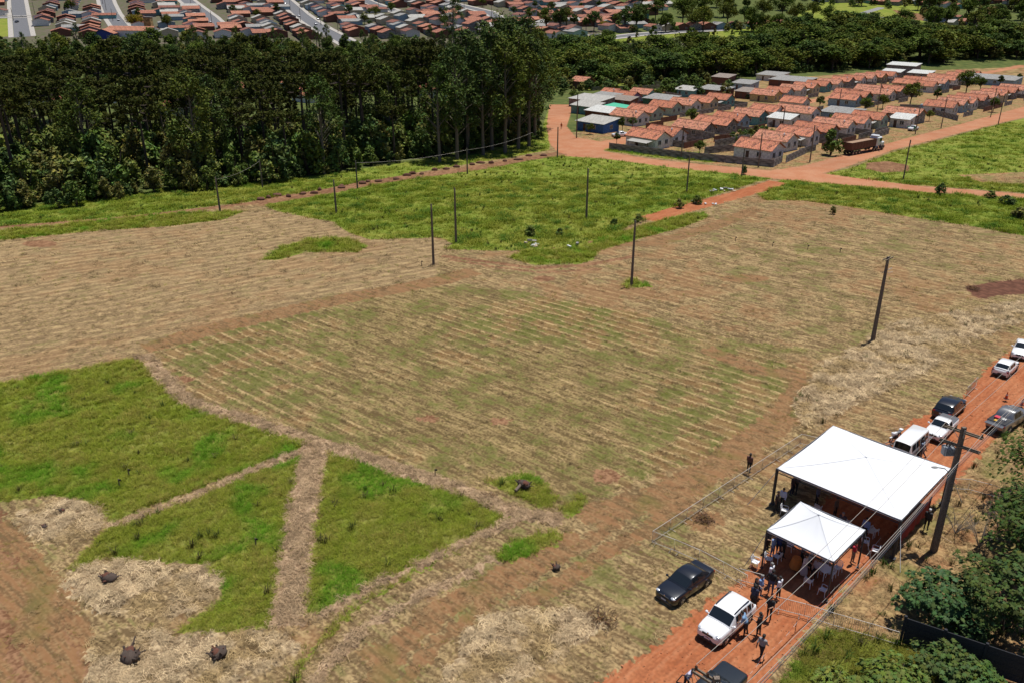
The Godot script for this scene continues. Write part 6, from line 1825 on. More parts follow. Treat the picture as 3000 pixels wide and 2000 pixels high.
# ---------------------------------------------------------------- people (local +x is forward)
func field_mesh(bones: Array, cell: float, k: float) -> Array:      # surface nets of a smooth union of tapered capsules; returns [verts, classes, triangles]
	var lo := Vector3.INF; var hi := -Vector3.INF
	for b in bones:
		var r := maxf(b[2], b[3]) + k + cell * 2.0
		lo = lo.min(b[0] - Vector3.ONE * r).min(b[1] - Vector3.ONE * r); hi = hi.max(b[0] + Vector3.ONE * r).max(b[1] + Vector3.ONE * r)
	var nx := int((hi.x - lo.x) / cell) + 2; var ny := int((hi.y - lo.y) / cell) + 2; var nz := int((hi.z - lo.z) / cell) + 2
	var f := PackedFloat32Array(); f.resize(nx * ny * nz); f.fill(9.0)
	var near := PackedFloat32Array(); near.resize(nx * ny * nz); near.fill(9.0)
	var cl := PackedByteArray(); cl.resize(nx * ny * nz)
	for b in bones:
		var p0: Vector3 = b[0]; var p1: Vector3 = b[1]
		var r0: float = b[2]; var r1: float = b[3]
		var ba := p1 - p0
		var l2 := maxf(ba.length_squared(), 1e-8)
		var pad := maxf(r0, r1) + k + cell * 2.0
		var a := ((p0.min(p1) - Vector3.ONE * pad) - lo) / cell; var z := ((p0.max(p1) + Vector3.ONE * pad) - lo) / cell
		for i in range(maxi(0, int(a.x)), mini(nx, int(z.x) + 1)):
			for j in range(maxi(0, int(a.y)), mini(ny, int(z.y) + 1)):
				for m in range(maxi(0, int(a.z)), mini(nz, int(z.z) + 1)):
					var q := lo + Vector3(i, j, m) * cell
					var t := clampf((q - p0).dot(ba) / l2, 0.0, 1.0)
					var d := (q - p0 - ba * t).length() - lerpf(r0, r1, t)
					var at := (i * ny + j) * nz + m
					var o := f[at]
					var h := maxf(k - absf(o - d), 0.0) / k
					f[at] = minf(o, d) - h * h * k * 0.25
					if d < near[at]:
						near[at] = d; cl[at] = b[4]
	var verts := PackedVector3Array(); var cls := PackedByteArray(); var id := {}
	var tris := PackedInt32Array()
	for i in nx - 1:
		for j in ny - 1:
			for m in nz - 1:
				var at := (i * ny + j) * nz + m
				var inn := 0
				for c in 8:
					if f[at + (c & 1) * ny * nz + ((c >> 1) & 1) * nz + (c >> 2)] < 0.0: inn += 1
				if inn == 0 or inn == 8: continue
				var sum := Vector3.ZERO; var n := 0
				for e in [[0, 1], [2, 3], [4, 5], [6, 7], [0, 2], [1, 3], [4, 6], [5, 7], [0, 4], [1, 5], [2, 6], [3, 7]]:
					var va := f[at + (e[0] & 1) * ny * nz + ((e[0] >> 1) & 1) * nz + (e[0] >> 2)]; var vb := f[at + (e[1] & 1) * ny * nz + ((e[1] >> 1) & 1) * nz + (e[1] >> 2)]
					if (va < 0.0) != (vb < 0.0):
						var t := va / (va - vb)
						sum += Vector3(e[0] & 1, (e[0] >> 1) & 1, e[0] >> 2).lerp(Vector3(e[1] & 1, (e[1] >> 1) & 1, e[1] >> 2), t); n += 1
				id[at] = verts.size()
				verts.append(lo + (Vector3(i, j, m) + sum / n) * cell); cls.append(cl[at])
	var sx := ny * nz; var sy := nz
	for at in id:
		for ax in 3:
			var s: int = [sx, sy, 1][ax]; var u: int = [sy, 1, sx][ax]; var w: int = [1, sx, sy][ax]
			if not (id.has(at - u) and id.has(at - w) and id.has(at - u - w)): continue
			var va := f[at]; var vb := f[at + s]
			if (va < 0.0) == (vb < 0.0): continue
			var q := [id[at], id[at - u], id[at - u - w], id[at - w]]
			if va < 0.0: q.reverse()
			tris.append_array(PackedInt32Array([q[0], q[1], q[2], q[0], q[2], q[3]]))
	return [verts, cls, tris]

func body_mesh(p: Dictionary) -> ArrayMesh:
	var lean: float = p.get("lean", 0.0); var hip: float = p.get("hip", 0.93)
	var B := Basis(Vector3.BACK, -lean)
	var pel := Vector3(0, hip, 0)
	var up := func(x: float, y: float, z: float) -> Vector3: return pel + B * Vector3(x, y, z)
	var wide: float = p.get("wide", 1.0); var skirt: bool = p.has("skirt"); var fem: bool = p.has("fem")
	var bones := []
	var sh := (0.175 if not fem else 0.15) * wide
	for s in [-1.0, 1.0]:
		bones.append([up.call(0, 0.0, 0.075 * s), up.call(0.01, 0.2, 0.065 * s), 0.115 * wide, 0.105 * wide, 2 if true else 1])
		bones.append([up.call(0.01, 0.12, 0.065 * s), up.call(0.0, 0.44, 0.095 * s), 0.118 * wide, 0.11, 1])
		bones.append([up.call(0, 0.46, 0.04 * s), up.call(-0.01, 0.49, sh * s), 0.085, 0.075, 1])
	if p.has("belly"): bones.append([up.call(0.06, 0.15, 0), up.call(0.04, 0.28, 0), 0.13, 0.11, 1])
	bones.append([up.call(0.0, 0.5, 0), up.call(0.02, 0.6, 0), 0.058, 0.05, 0])
	var hands := []
	var fid := 0
	for s in [-1.0, 1.0]:
		var L: Array = p.legs[0 if s < 0 else 1]      # hip swing, knee bend, spread
		var h0 := pel + Vector3(0, -0.02, 0.09 * s)
		var d1 := Vector3(sin(L[0]), -cos(L[0]), L[2] * s).normalized()
		var kn := h0 + d1 * 0.43
		var d2 := Vector3(sin(L[0] - L[1]), -cos(L[0] - L[1]), L[2] * s * 0.5).normalized()
		var an := kn + d2 * 0.42
		bones.append([h0, kn, 0.095 * wide, 0.062, 2]); bones.append([kn, an, 0.06, 0.042, 2])
		bones.append([an + Vector3(-0.04, -0.035, 0), an + Vector3(0.17, -0.05, 0.02 * s), 0.042, 0.036, 3])
		var A: Array = p.arms[0 if s < 0 else 1]      # shoulder pitch forward, out, elbow bend, elbow turn inward
		var s0: Vector3 = up.call(-0.01, 0.48, (sh + 0.035) * s)
		var u := (Basis(Vector3.BACK, A[0] - lean) * Vector3(0, -1, 0) + Vector3(0, 0, A[1] * s)).normalized()
		var el := s0 + u * 0.29
		var w := (Basis(Vector3.BACK, A[0] + A[2] - lean) * Vector3(0, -1, 0) + Vector3(0, 0, (A[1] * 0.4 - A[3]) * s)).normalized()
		var wr := el + w * 0.25
		bones.append([s0, el, 0.058, 0.045, 1]); bones.append([el, wr, 0.043, 0.031, 1 if p.has("long") else 0])
		bones.append([wr, wr + w * 0.09, 0.03, 0.036, 0])
		hands.append([wr + w * 0.1, w, s])
	if skirt:
		bones.append([pel + Vector3(0, 0.05, 0), pel + Vector3(0, -0.68, 0), 0.15, 0.27, 2])
	var m := field_mesh(bones, 0.026, 0.045)
	var hc: Vector3 = up.call(0.03, 0.71, 0)
	var hb := [[hc + Vector3(-0.015, 0.03, 0), hc + Vector3(0.005, -0.03, 0), 0.092, 0.08, 0], [hc + Vector3(0.03, -0.06, 0), hc + Vector3(0.04, -0.09, 0), 0.055, 0.04, 0], [hc + Vector3(0.085, 0.0, 0), hc + Vector3(0.105, -0.03, 0), 0.012, 0.017, 0],
		[hc + Vector3(-0.03, 0.055, 0.0), hc + Vector3(-0.045, 0.0, 0), 0.094, 0.082, 4], [hc + Vector3(0.02, 0.085, 0.03), hc + Vector3(0.02, 0.085, -0.03), 0.062, 0.062, 4], [up.call(0.02, 0.56, 0), hc + Vector3(0.0, -0.05, 0), 0.052, 0.055, 0]]
	for s in [-1.0, 1.0]: hb.append([hc + Vector3(-0.005, 0.02, 0.085 * s), hc + Vector3(-0.01, -0.025, 0.083 * s), 0.014, 0.01, 0])
	if fem: hb.append([hc + Vector3(-0.06, 0.02, 0), hc + Vector3(-0.09, -0.2, 0), 0.075, 0.06, 4])
	if p.has("hat"):
		hb.append([hc + Vector3(0, 0.1, 0), hc + Vector3(0, 0.12, 0), 0.1, 0.085, 4]); hb.append([hc + Vector3(0.06, 0.08, 0), hc + Vector3(0.15, 0.065, 0), 0.05, 0.03, 4])
	var hm := field_mesh(hb, 0.013, 0.02)
	var sets := [MB.new(), MB.new(), MB.new(), MB.new(), MB.new()]
	for src in [m, hm]:
		var seen := [{}, {}, {}, {}, {}]
		for i in range(0, src[2].size(), 3):
			var c: int = src[1][src[2][i]]
			for e in 3:
				var k: int = src[2][i + e]
				if not seen[c].has(k): seen[c][k] = sets[c].p(src[0][k])
				sets[c].ix.append(seen[c][k])
	for h in hands:
		var w: Vector3 = h[1]; var base: Vector3 = h[0]
		var side := w.cross(Vector3(0, 0, 1)).normalized()
		if side.length() < 0.5: side = Vector3.RIGHT
		for k in 4:
			var o := base + side * (-0.026 + k * 0.0175)
			var l: float = [0.065, 0.078, 0.074, 0.055][k]
			var curl := Vector3(0, 0, -h[2]) * 0.4
			sets[0].tube([o, o + (w + curl * 0.3) * l * 0.5, o + (w + curl) * l], [0.0095, 0.009, 0.007], 5)
		var th := base - w * 0.05 + side * 0.035
		sets[0].tube([th, th + (w * 0.7 + side * 0.7) * 0.035, th + (w + side * 0.4) * 0.062], [0.011, 0.01, 0.008], 5)
	for s in [-1.0, 1.0]: sets[4].ball(hc + Vector3(0.083, 0.012, 0.032 * s), Vector3(0.008, 0.007, 0.012), 6)
	sets[4].box(hc + Vector3(0.084, -0.062, -0.022), hc + Vector3(0.092, -0.056, 0.022))
	var am := ArrayMesh.new()
	for c in 5: am.add_surface_from_arrays(Mesh.PRIMITIVE_TRIANGLES, sets[c].arrays())
	return am

var POSE := {}
func person(at: Vector3, dir: Vector3, pose: String, top: Color, legs: Color, hair: Color, skin: Color, label: String, group := "", scale_ := 1.03, called := "person") -> Node3D:
	var o := thing(called, label, "person", at, yaw_of(dir), group)
	var b := MeshInstance3D.new()
	b.name = "body"
	b.mesh = POSE[pose]
	var cols := [skin, top, legs, lin(0.03, 0.025, 0.02), hair]
	for k in 5:
		b.set_surface_override_material(k, mat("cloth%s" % cols[k].to_html(false), cols[k], 0.85 if k else 0.6))
	b.scale = Vector3.ONE * scale_
	o.add_child(b)
	return o

func build_people() -> void:
	var spec := {
		"stand": {"legs": [[0.05, 0.05, 0.05], [-0.04, 0.04, 0.05]], "arms": [[0.08, 0.12, 0.25, 0.1], [-0.02, 0.14, 0.2, 0.1]]},
		"long": {"long": 1, "legs": [[0.04, 0.03, 0.07], [-0.05, 0.05, 0.06]], "arms": [[0.05, 0.14, 0.2, 0.1], [0.1, 0.12, 0.35, 0.1]]},
		"hips": {"long": 1, "legs": [[0.08, 0.05, 0.1], [-0.06, 0.05, 0.1]], "arms": [[-0.25, 0.5, 1.1, 0.6], [-0.2, 0.45, 1.1, 0.6]]},
		"face": {"long": 1, "legs": [[0.06, 0.06, 0.08], [-0.04, 0.05, 0.06]], "arms": [[0.1, 0.2, 0.4, 0.1], [0.5, 0.35, 2.3, 0.7]]},
		"hold": {"legs": [[0.05, 0.05, 0.06], [-0.05, 0.05, 0.06]], "arms": [[0.3, 0.12, 1.3, 0.35], [0.35, 0.12, 1.25, 0.35]]},
		"walk": {"lean": 0.06, "legs": [[0.4, 0.2, 0.03], [-0.3, 0.35, 0.03]], "arms": [[-0.4, 0.12, 0.3, 0.0], [0.4, 0.12, 0.45, 0.1]], "hip": 0.9},
		"bend": {"lean": 0.45, "belly": 1, "wide": 1.12, "legs": [[0.1, 0.1, 0.08], [-0.1, 0.1, 0.08]], "arms": [[0.7, 0.15, 0.7, 0.3], [0.5, 0.2, 0.8, 0.2]], "hip": 0.91},
		"lady": {"fem": 1, "skirt": 1, "legs": [[0.05, 0.03, 0.04], [-0.04, 0.03, 0.04]], "arms": [[0.35, 0.1, 1.2, 0.3], [0.2, 0.1, 0.9, 0.2]]},
		"sit": {"fem": 1, "hip": 0.5, "legs": [[1.5, 1.5, 0.05], [1.5, 1.45, 0.05]], "arms": [[0.4, 0.1, 1.0, 0.3], [0.4, 0.1, 1.0, 0.3]]},
	}
	for k in spec: POSE[k] = body_mesh(spec[k])
	var dk := lin(0.02, 0.018, 0.016); var gy := lin(0.2, 0.19, 0.18); var black := lin(0.014, 0.014, 0.016); var navy := lin(0.018, 0.022, 0.05); var jean := lin(0.05, 0.08, 0.16); var white := lin(0.68, 0.68, 0.72)
	var blue := lin(0.2, 0.32, 0.55); var tan := lin(0.36, 0.2, 0.13); var brn := lin(0.19, 0.1, 0.065); var grey := lin(0.26, 0.25, 0.25); var lilac := lin(0.5, 0.48, 0.6)
	var G := GRID; var A := ACROSS
	var at := func(x: float, y: float) -> Vector3: return gh(x, y, 0.0)
	person(at.call(2255, 1712), -A, "long", white, black, gy, tan, "grey haired person in white shirt standing behind the black shirted one")
	person(at.call(2257, 1737), G, "hips", black, jean, dk, tan, "broad person in black t-shirt and jeans in the group by the barriers", "", 1.08)
	person(at.call(2279, 1753), -A, "face", white, black, dk, tan, "person in white shirt raising a hand to the face beside the group")
	person(at.call(2225, 1748), A, "long", blue, jean, gy, tan, "person in light blue shirt and jeans facing the group")
	person(at.call(2206, 1778), G, "stand", navy, black, dk, brn, "person in dark navy uniform behind the white car")
	person(at.call(2209, 1758), A, "lady", black, black, dk, tan, "long haired person in black beside the navy uniform")
	person(at.call(2252, 1812), -G, "hold", black, black, dk, tan, "person in dark uniform with folded arms before the road barrier")
	person(at.call(2221, 1861), -A, "hold", black, black, dk, tan, "person in black holding a phone beside the white car")
	person(at.call(2183, 1859), -A - G * 0.4, "bend", lin(0.16, 0.27, 0.42), black, dk, tan, "heavy person in blue shirt leaning on the white car", "", 1.06)
	person(at.call(2228, 1927), G, "walk", grey, black, dk, brn, "person in grey shirt walking up the red road")
	person(at.call(2010, 2016), A, "bend", lilac, navy, dk, tan, "person in lilac shirt at the open door of the dark pickup")
	person(at.call(2698, 1340), -A, "walk", lin(0.2, 0.25, 0.33), navy, dk, brn, "person in blue grey shirt walking past the open van")
	person(at.call(2290, 1487), -G, "long", lin(0.5, 0.55, 0.68), black, dk, tan, "person in pale blue shirt at the left leg of the big tent")
	person(at.call(2273, 1496), A, "stand", lin(0.06, 0.04, 0.035), black, dk, brn, "person in dark clothes beside the tent leg")
	person(at.call(2319, 1448), A, "stand", lin(0.05, 0.04, 0.05), navy, dk, tan, "person in dark clothes at the back corner of the big tent")
	person(at.call(2329, 1445), G, "hold", lin(0.1, 0.07, 0.06), black, dk, brn, "person in brown top at the back corner of the big tent")
	person(at.call(2193, 1383), G, "stand", lin(0.12, 0.05, 0.04), black, dk, brn, "person in dark red top leaning on the field barrier")
	person(at.call(2245, 1613), A, "hold", black, black, dk, tan, "photographer in black beside the small tent leg")
	person(at.call(2252, 1600), A, "stand", lin(0.05, 0.04, 0.04), black, dk, brn, "person in dark top at the corner of the small tent")
	person(at.call(2262, 1628), A, "long", lin(0.25, 0.36, 0.6), jean, dk, tan, "person in sky blue shirt under the edge of the small tent")
	person(at.call(2279, 1626), -G, "long", lin(0.02, 0.04, 0.16), navy, dk, tan, "person in deep blue shirt under the small tent")
	person(at.call(2292, 1634), A, "stand", black, black, dk, tan, "person in black under the small tent")
	person(at.call(2354, 1684), A, "lady", lin(0.62, 0.55, 0.56), lin(0.4, 0.33, 0.34), dk, tan, "person in pale blouse and long patterned skirt under the small tent", "", 0.99)
	person(at.call(2370, 1672), -A, "hold", lin(0.4, 0.42, 0.46), black, dk, tan, "person in pale shirt reading a tablet under the small tent")
	person(at.call(2348, 1650), A, "hold", lin(0.12, 0.1, 0.13), black, dk, tan, "person in dark violet shirt under the small tent")
	person(at.call(2497, 1648), A, "stand", lin(0.42, 0.02, 0.04), lin(0.2, 0.15, 0.12), dk, tan, "person in red shirt behind the small tent")
	person(at.call(2713, 1550), G, "stand", lin(0.03, 0.03, 0.035), black, lin(0.5, 0.5, 0.5), brn, "person with white cap by the red banner")
	person(at.call(2531, 1576), -G, "long", lin(0.16, 0.24, 0.45), black, dk, tan, "person in blue shirt standing inside the big tent")
	person(at.call(2462, 1560), -G, "stand", lin(0.05, 0.05, 0.06), black, gy, tan, "grey haired person in dark shirt inside the big tent")
	person(at.call(2445, 1515), A, "stand", lin(0.1, 0.08, 0.07), black, dk, brn, "person in brown shirt deep inside the big tent")
	person(at.call(2392, 1478), A, "long", lin(0.1, 0.12, 0.2), black, dk, tan, "person in dusk blue shirt inside the left part of the big tent")
	person(z4(150, 598), Vector3(0, 0, 1), "walk", lin(0.5, 0.12, 0.03), lin(0.3, 0.1, 0.05), dk, brn, "person in orange on the dirt road bend")
	person(z5(930, 885), Vector3(0, 0, 1), "stand", navy, navy, dk, brn, "person in dark clothes beside the truck cab")
	var s := person(at.call(2391, 1682), -G, "sit", lin(0.5, 0.42, 0.44), black, dk, tan, "person in pale top seated on a plastic chair")
	chair(s.position - Vector3(0, 0, 0), yaw_of(-G), "white plastic chair under the seated person")

# ---------------------------------------------------------------- chairs, tables, barriers, cones
var chair0: Node3D
func chair(at: Vector3, turn: float, label: String) -> void:
	if chair0 == null:
		mat("chair_white", lin(0.66, 0.67, 0.7), 0.45)
		chair0 = Node3D.new(); chair0.name = "plastic_chair"
		var s := MB.new(); var pts := []
		for j in 7:
			for i in 7:
				var x := -0.22 + j * 0.073; var z := -0.23 + i * 0.0767
				pts.append(Vector3(x, 0.43 + 0.015 * pow(absf(z) / 0.23, 2.0) - 0.02 * sin(PI * j / 6.0), z))
		s.grid(pts, 7)
		pts.clear()
		for q in [[-0.22, 0.405], [0.22, 0.405]]: pass
		part("seat", s.mesh(), M.chair_white, chair0)
		for k in 5:
			var b := MB.new(); var z := -0.16 + k * 0.08
			b.bevel(Vector3(-0.255 , 0.44, z - 0.022), Vector3(-0.235, 0.82, z + 0.022), 0.006, Transform3D(Basis(Vector3.BACK, 0.16), Vector3(0.09, 0.02, 0)))
			part("back_slat", b.mesh(), M.chair_white, chair0)
		var fr := MB.new(); fr.tube([Vector3(-0.23, 0.42, -0.22), Vector3(-0.3, 0.72, -0.22), Vector3(-0.31, 0.84, -0.14), Vector3(-0.31, 0.87, 0.0), Vector3(-0.31, 0.84, 0.14), Vector3(-0.3, 0.72, 0.22), Vector3(-0.23, 0.42, 0.22)], [0.022], 6)
		part("back_frame", fr.mesh(), M.chair_white, chair0)
		for sz in [-1.0, 1.0]:
			var ar := MB.new(); ar.tube([Vector3(-0.28, 0.64, 0.22 * sz), Vector3(0.1, 0.65, 0.27 * sz), Vector3(0.2, 0.6, 0.26 * sz), Vector3(0.2, 0.43, 0.23 * sz)], [0.022], 6)
			part("armrest", ar.mesh(), M.chair_white, chair0)
			for sx in [-1.0, 1.0]:
				var lg := MB.new(); lg.tube([Vector3(0.2 * sx, 0.43, 0.21 * sz), Vector3(0.25 * sx, 0.0, 0.25 * sz)], [0.026, 0.02], 6)
				part("leg", lg.mesh(), M.chair_white, chair0)
	var o := copy(chair0, at, turn, label)
	tag(o, label, "chair", "white plastic chairs")

var barrier0: Node3D
func barrier(a: Vector3, b: Vector3, label: String) -> void:
	if barrier0 == null:
		mat("galvanised", lin(0.42, 0.38, 0.34), 0.55, 0.3)
		barrier0 = Node3D.new(); barrier0.name = "crowd_barrier"
		var f := MB.new()
		f.tube([Vector3(0, 0.18, 0), Vector3(0, 1.12, 0), Vector3(2.0, 1.12, 0), Vector3(2.0, 0.18, 0), Vector3(0, 0.18, 0)], [0.024], 6)
		part("frame", f.mesh(), M.galvanised, barrier0)
		var bar := MB.new(); bar.tube([Vector3(0, 0.19, 0), Vector3(0, 1.11, 0)], [0.0095], 5)
		var bm := bar.mesh()
		for k in 15: part("bar", bm, M.galvanised, barrier0, Vector3(0.125 * (k + 1), 0, 0))
		for x in [0.3, 1.7]:
			var ft := MB.new(); ft.tube([Vector3(x, 0.2, 0), Vector3(x, 0.06, 0.0), Vector3(x, 0.02, 0.3)], [0.018], 5); ft.tube([Vector3(x, 0.06, 0), Vector3(x, 0.02, -0.3)], [0.018], 5)
			part("foot", ft.mesh(), M.galvanised, barrier0)
	var d := b - a; d.y = 0
	var o := copy(barrier0, on(a.x, a.z), yaw_of(d), label, Vector3(d.length() / 2.04, 1, 1))
	tag(o, label, "barrier", "steel crowd barriers")

func barrier_run(px: Array, label: String) -> void:
	for i in range(0, px.size() - 2, 2):
		var a := gh(px[i], px[i + 1], 0); var b := gh(px[i + 2], px[i + 3], 0)
		var n := maxi(1, int(round((b - a).length() / 2.1)))
		for k in n: barrier(a.lerp(b, float(k) / n), a.lerp(b, float(k + 1) / n), label)

func build_furniture() -> void:
	barrier_run([2346, 1297, 1910, 1587], "steel crowd barrier in the run along the straw field")
	barrier_run([2346, 1297, 2412, 1312], "steel crowd barrier behind the far corner of the big tent")
	barrier_run([1910, 1587, 1976, 1612, 2048, 1643, 2119, 1680, 2188, 1719], "steel crowd barrier in the run behind the black sedan")
	barrier_run([2162, 1698, 2236, 1718], "steel crowd barrier standing open at the gate by the group")
	barrier_run([2270, 1782, 2357, 1804, 2442, 1832, 2545, 1862, 2630, 1888], "steel crowd barrier across the red road below the tents")
	barrier_run([2786, 1430, 2838, 1432, 2905, 1450, 2960, 1470], "steel crowd barrier beside the power pole")
	barrier_run([2832, 1156, 2862, 1126], "steel crowd barrier on the verge by the white hatchback")
	var G := GRID; var A := ACROSS
	for q in [[2213, 1659, A, "sunlit white plastic chair outside the small tent leg"], [2251, 1650, A, "white plastic chair beside the sky blue shirt"], [2275, 1643, -A, "white plastic chair by the edge of the small tent"], [2367, 1716, G, "white plastic chair at the shadow edge of the small tent"], [2410, 1741, -A, "white plastic chair alone at the near corner shadow"], [2434, 1692, -G, "white plastic chair on the right of the table"], [2452, 1676, -G, "white plastic chair under the near tent leg"], [2420, 1655, G, "white plastic chair behind the table"], [2562, 1624, -A, "sunlit white plastic chair between the two tents"], [2549, 1570, G, "white plastic chair at the edge of the big tent"], [2560, 1566, G, "white plastic chair beside another inside the big tent"], [2535, 1600, A, "white plastic chair below the straps between the tents"], [2313, 1610, A, "white plastic chair deep under the small tent"], [2395, 1500, G, "white plastic chair deep inside the big tent"], [2298, 1506, A, "white plastic chair by the left leg of the big tent"], [2480, 1540, G, "white plastic chair in the middle of the big tent"]]:
		chair(gh(q[0], q[1], 0), yaw_of(q[2]) + rng.randf_range(-0.3, 0.3), q[3])
	var tb := thing("plastic_table", "white plastic table under the near corner of the small tent", "table", gh(2413, 1688, 0), 0.4)
	var tp := MB.new(); tp.bevel(Vector3(-0.45, 0.68, -0.45), Vector3(0.45, 0.73, 0.45), 0.04); part("table_top", tp.mesh(), M.chair_white, tb)
	for x in [-0.36, 0.36]:
		for z in [-0.36, 0.36]:
			var lg := MB.new(); lg.tube([Vector3(x, 0.69, z), Vector3(x * 1.08, 0.0, z * 1.08)], [0.03, 0.024], 6); part("leg", lg.mesh(), M.chair_white, tb)
	var cl := thing("draped_table", "small table under an orange cloth inside the small tent", "table", gh(2332, 1660, 0), 0.78)
	var ct := MB.new(); var pts := []
	for j in 6:
		for i in 25:
			var a := TAU * i / 24.0; var f := j / 5.0
			var rr := 0.3 + 0.16 * f + 0.03 * sin(a * 6.0) * f
			pts.append(Vector3(cos(a) * rr, 0.76 * (1.0 - f) + 0.02, sin(a) * rr))
	ct.grid(pts, 25)
	for i in 24: ct.tri(Vector3(0, 0.785, 0), Vector3(cos(TAU * i / 24) * 0.3, 0.78, sin(TAU * i / 24) * 0.3), Vector3(cos(TAU * (i + 1) / 24) * 0.3, 0.78, sin(TAU * (i + 1) / 24) * 0.3))
	part("cloth", ct.mesh(), mat("cloth_orange", lin(0.5, 0.17, 0.03), 0.85), cl)
	for q in [[2949, 1167, "orange traffic cone farther from the silver pickup"], [2995, 1186, "orange traffic cone nearest the silver pickup"]]:
		var c := thing("traffic_cone", q[2], "cone", gh(q[0], q[1], 0))
		slab(c, "base", Vector3(-0.2, 0, -0.2), Vector3(0.2, 0.04, 0.2), M.plastic_black, 0.01)
		var k := MB.new(); k.tube([Vector3(0, 0.04, 0), Vector3(0, 0.75, 0)], [0.15, 0.03], 12); part("cone", k.mesh(), mat("cone_orange", lin(0.55, 0.05, 0.01), 0.5), c)
		var w := MB.new(); w.tube([Vector3(0, 0.38, 0), Vector3(0, 0.5, 0)], [0.096, 0.077], 12, false); part("stripe", w.mesh(), M.frame_white, c)
	# ladder beside the van, marking tape along the verge
	var la := thing("aluminium_ladder", "aluminium ladder lying on the straw beside the van", "ladder", gh(2597, 1306, 0), yaw_of(Vector3(0.9, 0, -0.45)))
	for z in [-0.22, 0.22]: slab(la, "rail", Vector3(0, 0.12, z - 0.02), Vector3(2.6, 0.2, z + 0.02), M.alloy, 0.008)
	for k in 8:
		var r := MB.new(); r.tube([Vector3(0.2 + k * 0.31, 0.16, -0.22), Vector3(0.2 + k * 0.31, 0.16, 0.22)], [0.018], 6); part("rung", r.mesh(), M.alloy, la)
	var tape := thing("marking_tape", "red and white marking tape sagging along the right verge of the red road", "tape", gh(2545, 1610, 0))
	var o := tape.position
	var st := [gh(2575, 1600, 0), gh(2440, 1750, 0), gh(2330, 1850, 0), gh(2235, 1945, 0), gh(2160, 2030, 0)]
	for i in st.size() - 1:
		var n := 9
		for k in n:
			var f0 := float(k) / n; var f1 := float(k + 1) / n
			var p0: Vector3 = st[i].lerp(st[i + 1], f0) + Vector3(0, 0.75 - 1.2 * f0 * (1.0 - f0), 0) - o; var p1: Vector3 = st[i].lerp(st[i + 1], f1) + Vector3(0, 0.75 - 1.2 * f1 * (1.0 - f1), 0) - o
			var mb := MB.new(); mb.quad(p0, p1, p1 + Vector3(0.03, 0.06, 0.03), p0 + Vector3(0.03, 0.06, 0.03))
			part("tape_piece", mb.mesh(), mat("tape_red", lin(0.45, 0.08, 0.06), 0.6) if k % 2 else M.frame_white, tape)
		var pk := MB.new(); pk.tube([st[i] - o + Vector3(0, -0.1, 0), st[i] - o + Vector3(0, 0.9, 0)], [0.02], 5); part("stake", pk.mesh(), M.arm_wood, tape)

# ---------------------------------------------------------------- plants and wall at the near right, things lying in the field
func palm_leaf(mb: MB, at: Vector3, nrm: Vector3, size: float, r: RandomNumberGenerator) -> void:      # a lobed castor leaf, slightly cupped
	var u := nrm.cross(Vector3(r.randfn(), r.randfn(), r.randfn())).normalized(); var w := nrm.cross(u).normalized()
	var c := mb.p(at)
	var ring := []
	for k in 14:
		var a := TAU * k / 14.0
		var rr := size * (1.0 if k % 2 == 0 else 0.5) * (0.75 + 0.25 * cos(a))
		ring.append(mb.p(at + (u * cos(a) + w * sin(a)) * rr - nrm * rr * 0.22))
	for k in 14: mb.t3(c, ring[k], ring[(k + 1) % 14])

func make_castor(sd: int, h: float, wide: float, n: int, size: float, c0: Vector3) -> Node3D:
	var r := RandomNumberGenerator.new(); r.seed = sd
	var t := MB.new(); var c := MB.new()
	for k in 7:
		var a := TAU * k / 7.0 + r.randf()
		var e := Vector3(cos(a) * wide * 0.6, h * r.randf_range(0.7, 0.95), sin(a) * wide * 0.6)
		t.tube([Vector3(cos(a) * 0.15, -0.2, sin(a) * 0.15), e * Vector3(0.4, 0.5, 0.4), e], [0.08, 0.05, 0.02], 6, false)
	for i in n:
		# a tint of its own for every leaf, the same mix all through the bush
		var leaf_tint := r.randf_range(0.75, 1.3)
		c.col = Color(c0.x * leaf_tint * r.randf_range(0.8, 1.3), c0.y * leaf_tint, c0.z * leaf_tint * r.randf_range(0.7, 1.2))
		var q := Vector3(r.randfn(), absf(r.randfn()) * 0.9 + r.randf_range(-0.5, 0.2), r.randfn()).normalized()
		var lump := 1.0 + 0.3 * sin(q.x * 5.0 + sd) * cos(q.z * 6.0 + sd) + 0.15 * sin(q.y * 9.0 + q.x * 4.0)
		var at := Vector3(q.x * wide * lump, h * 0.52 + q.y * h * 0.48 * lerpf(lump, 1.0, 0.5), q.z * wide * lump)
		at = at.lerp(Vector3(0, h * 0.5, 0), pow(r.randf(), 2.2) * 0.55)
		palm_leaf(c, at, (q * 0.6 + Vector3(r.randfn() * 0.5, 0.9, r.randfn() * 0.5)).normalized(), size * r.randf_range(0.5, 1.15), r)
	return tree_of("castor_bush", t, c, M.bark, M.leaf_near)

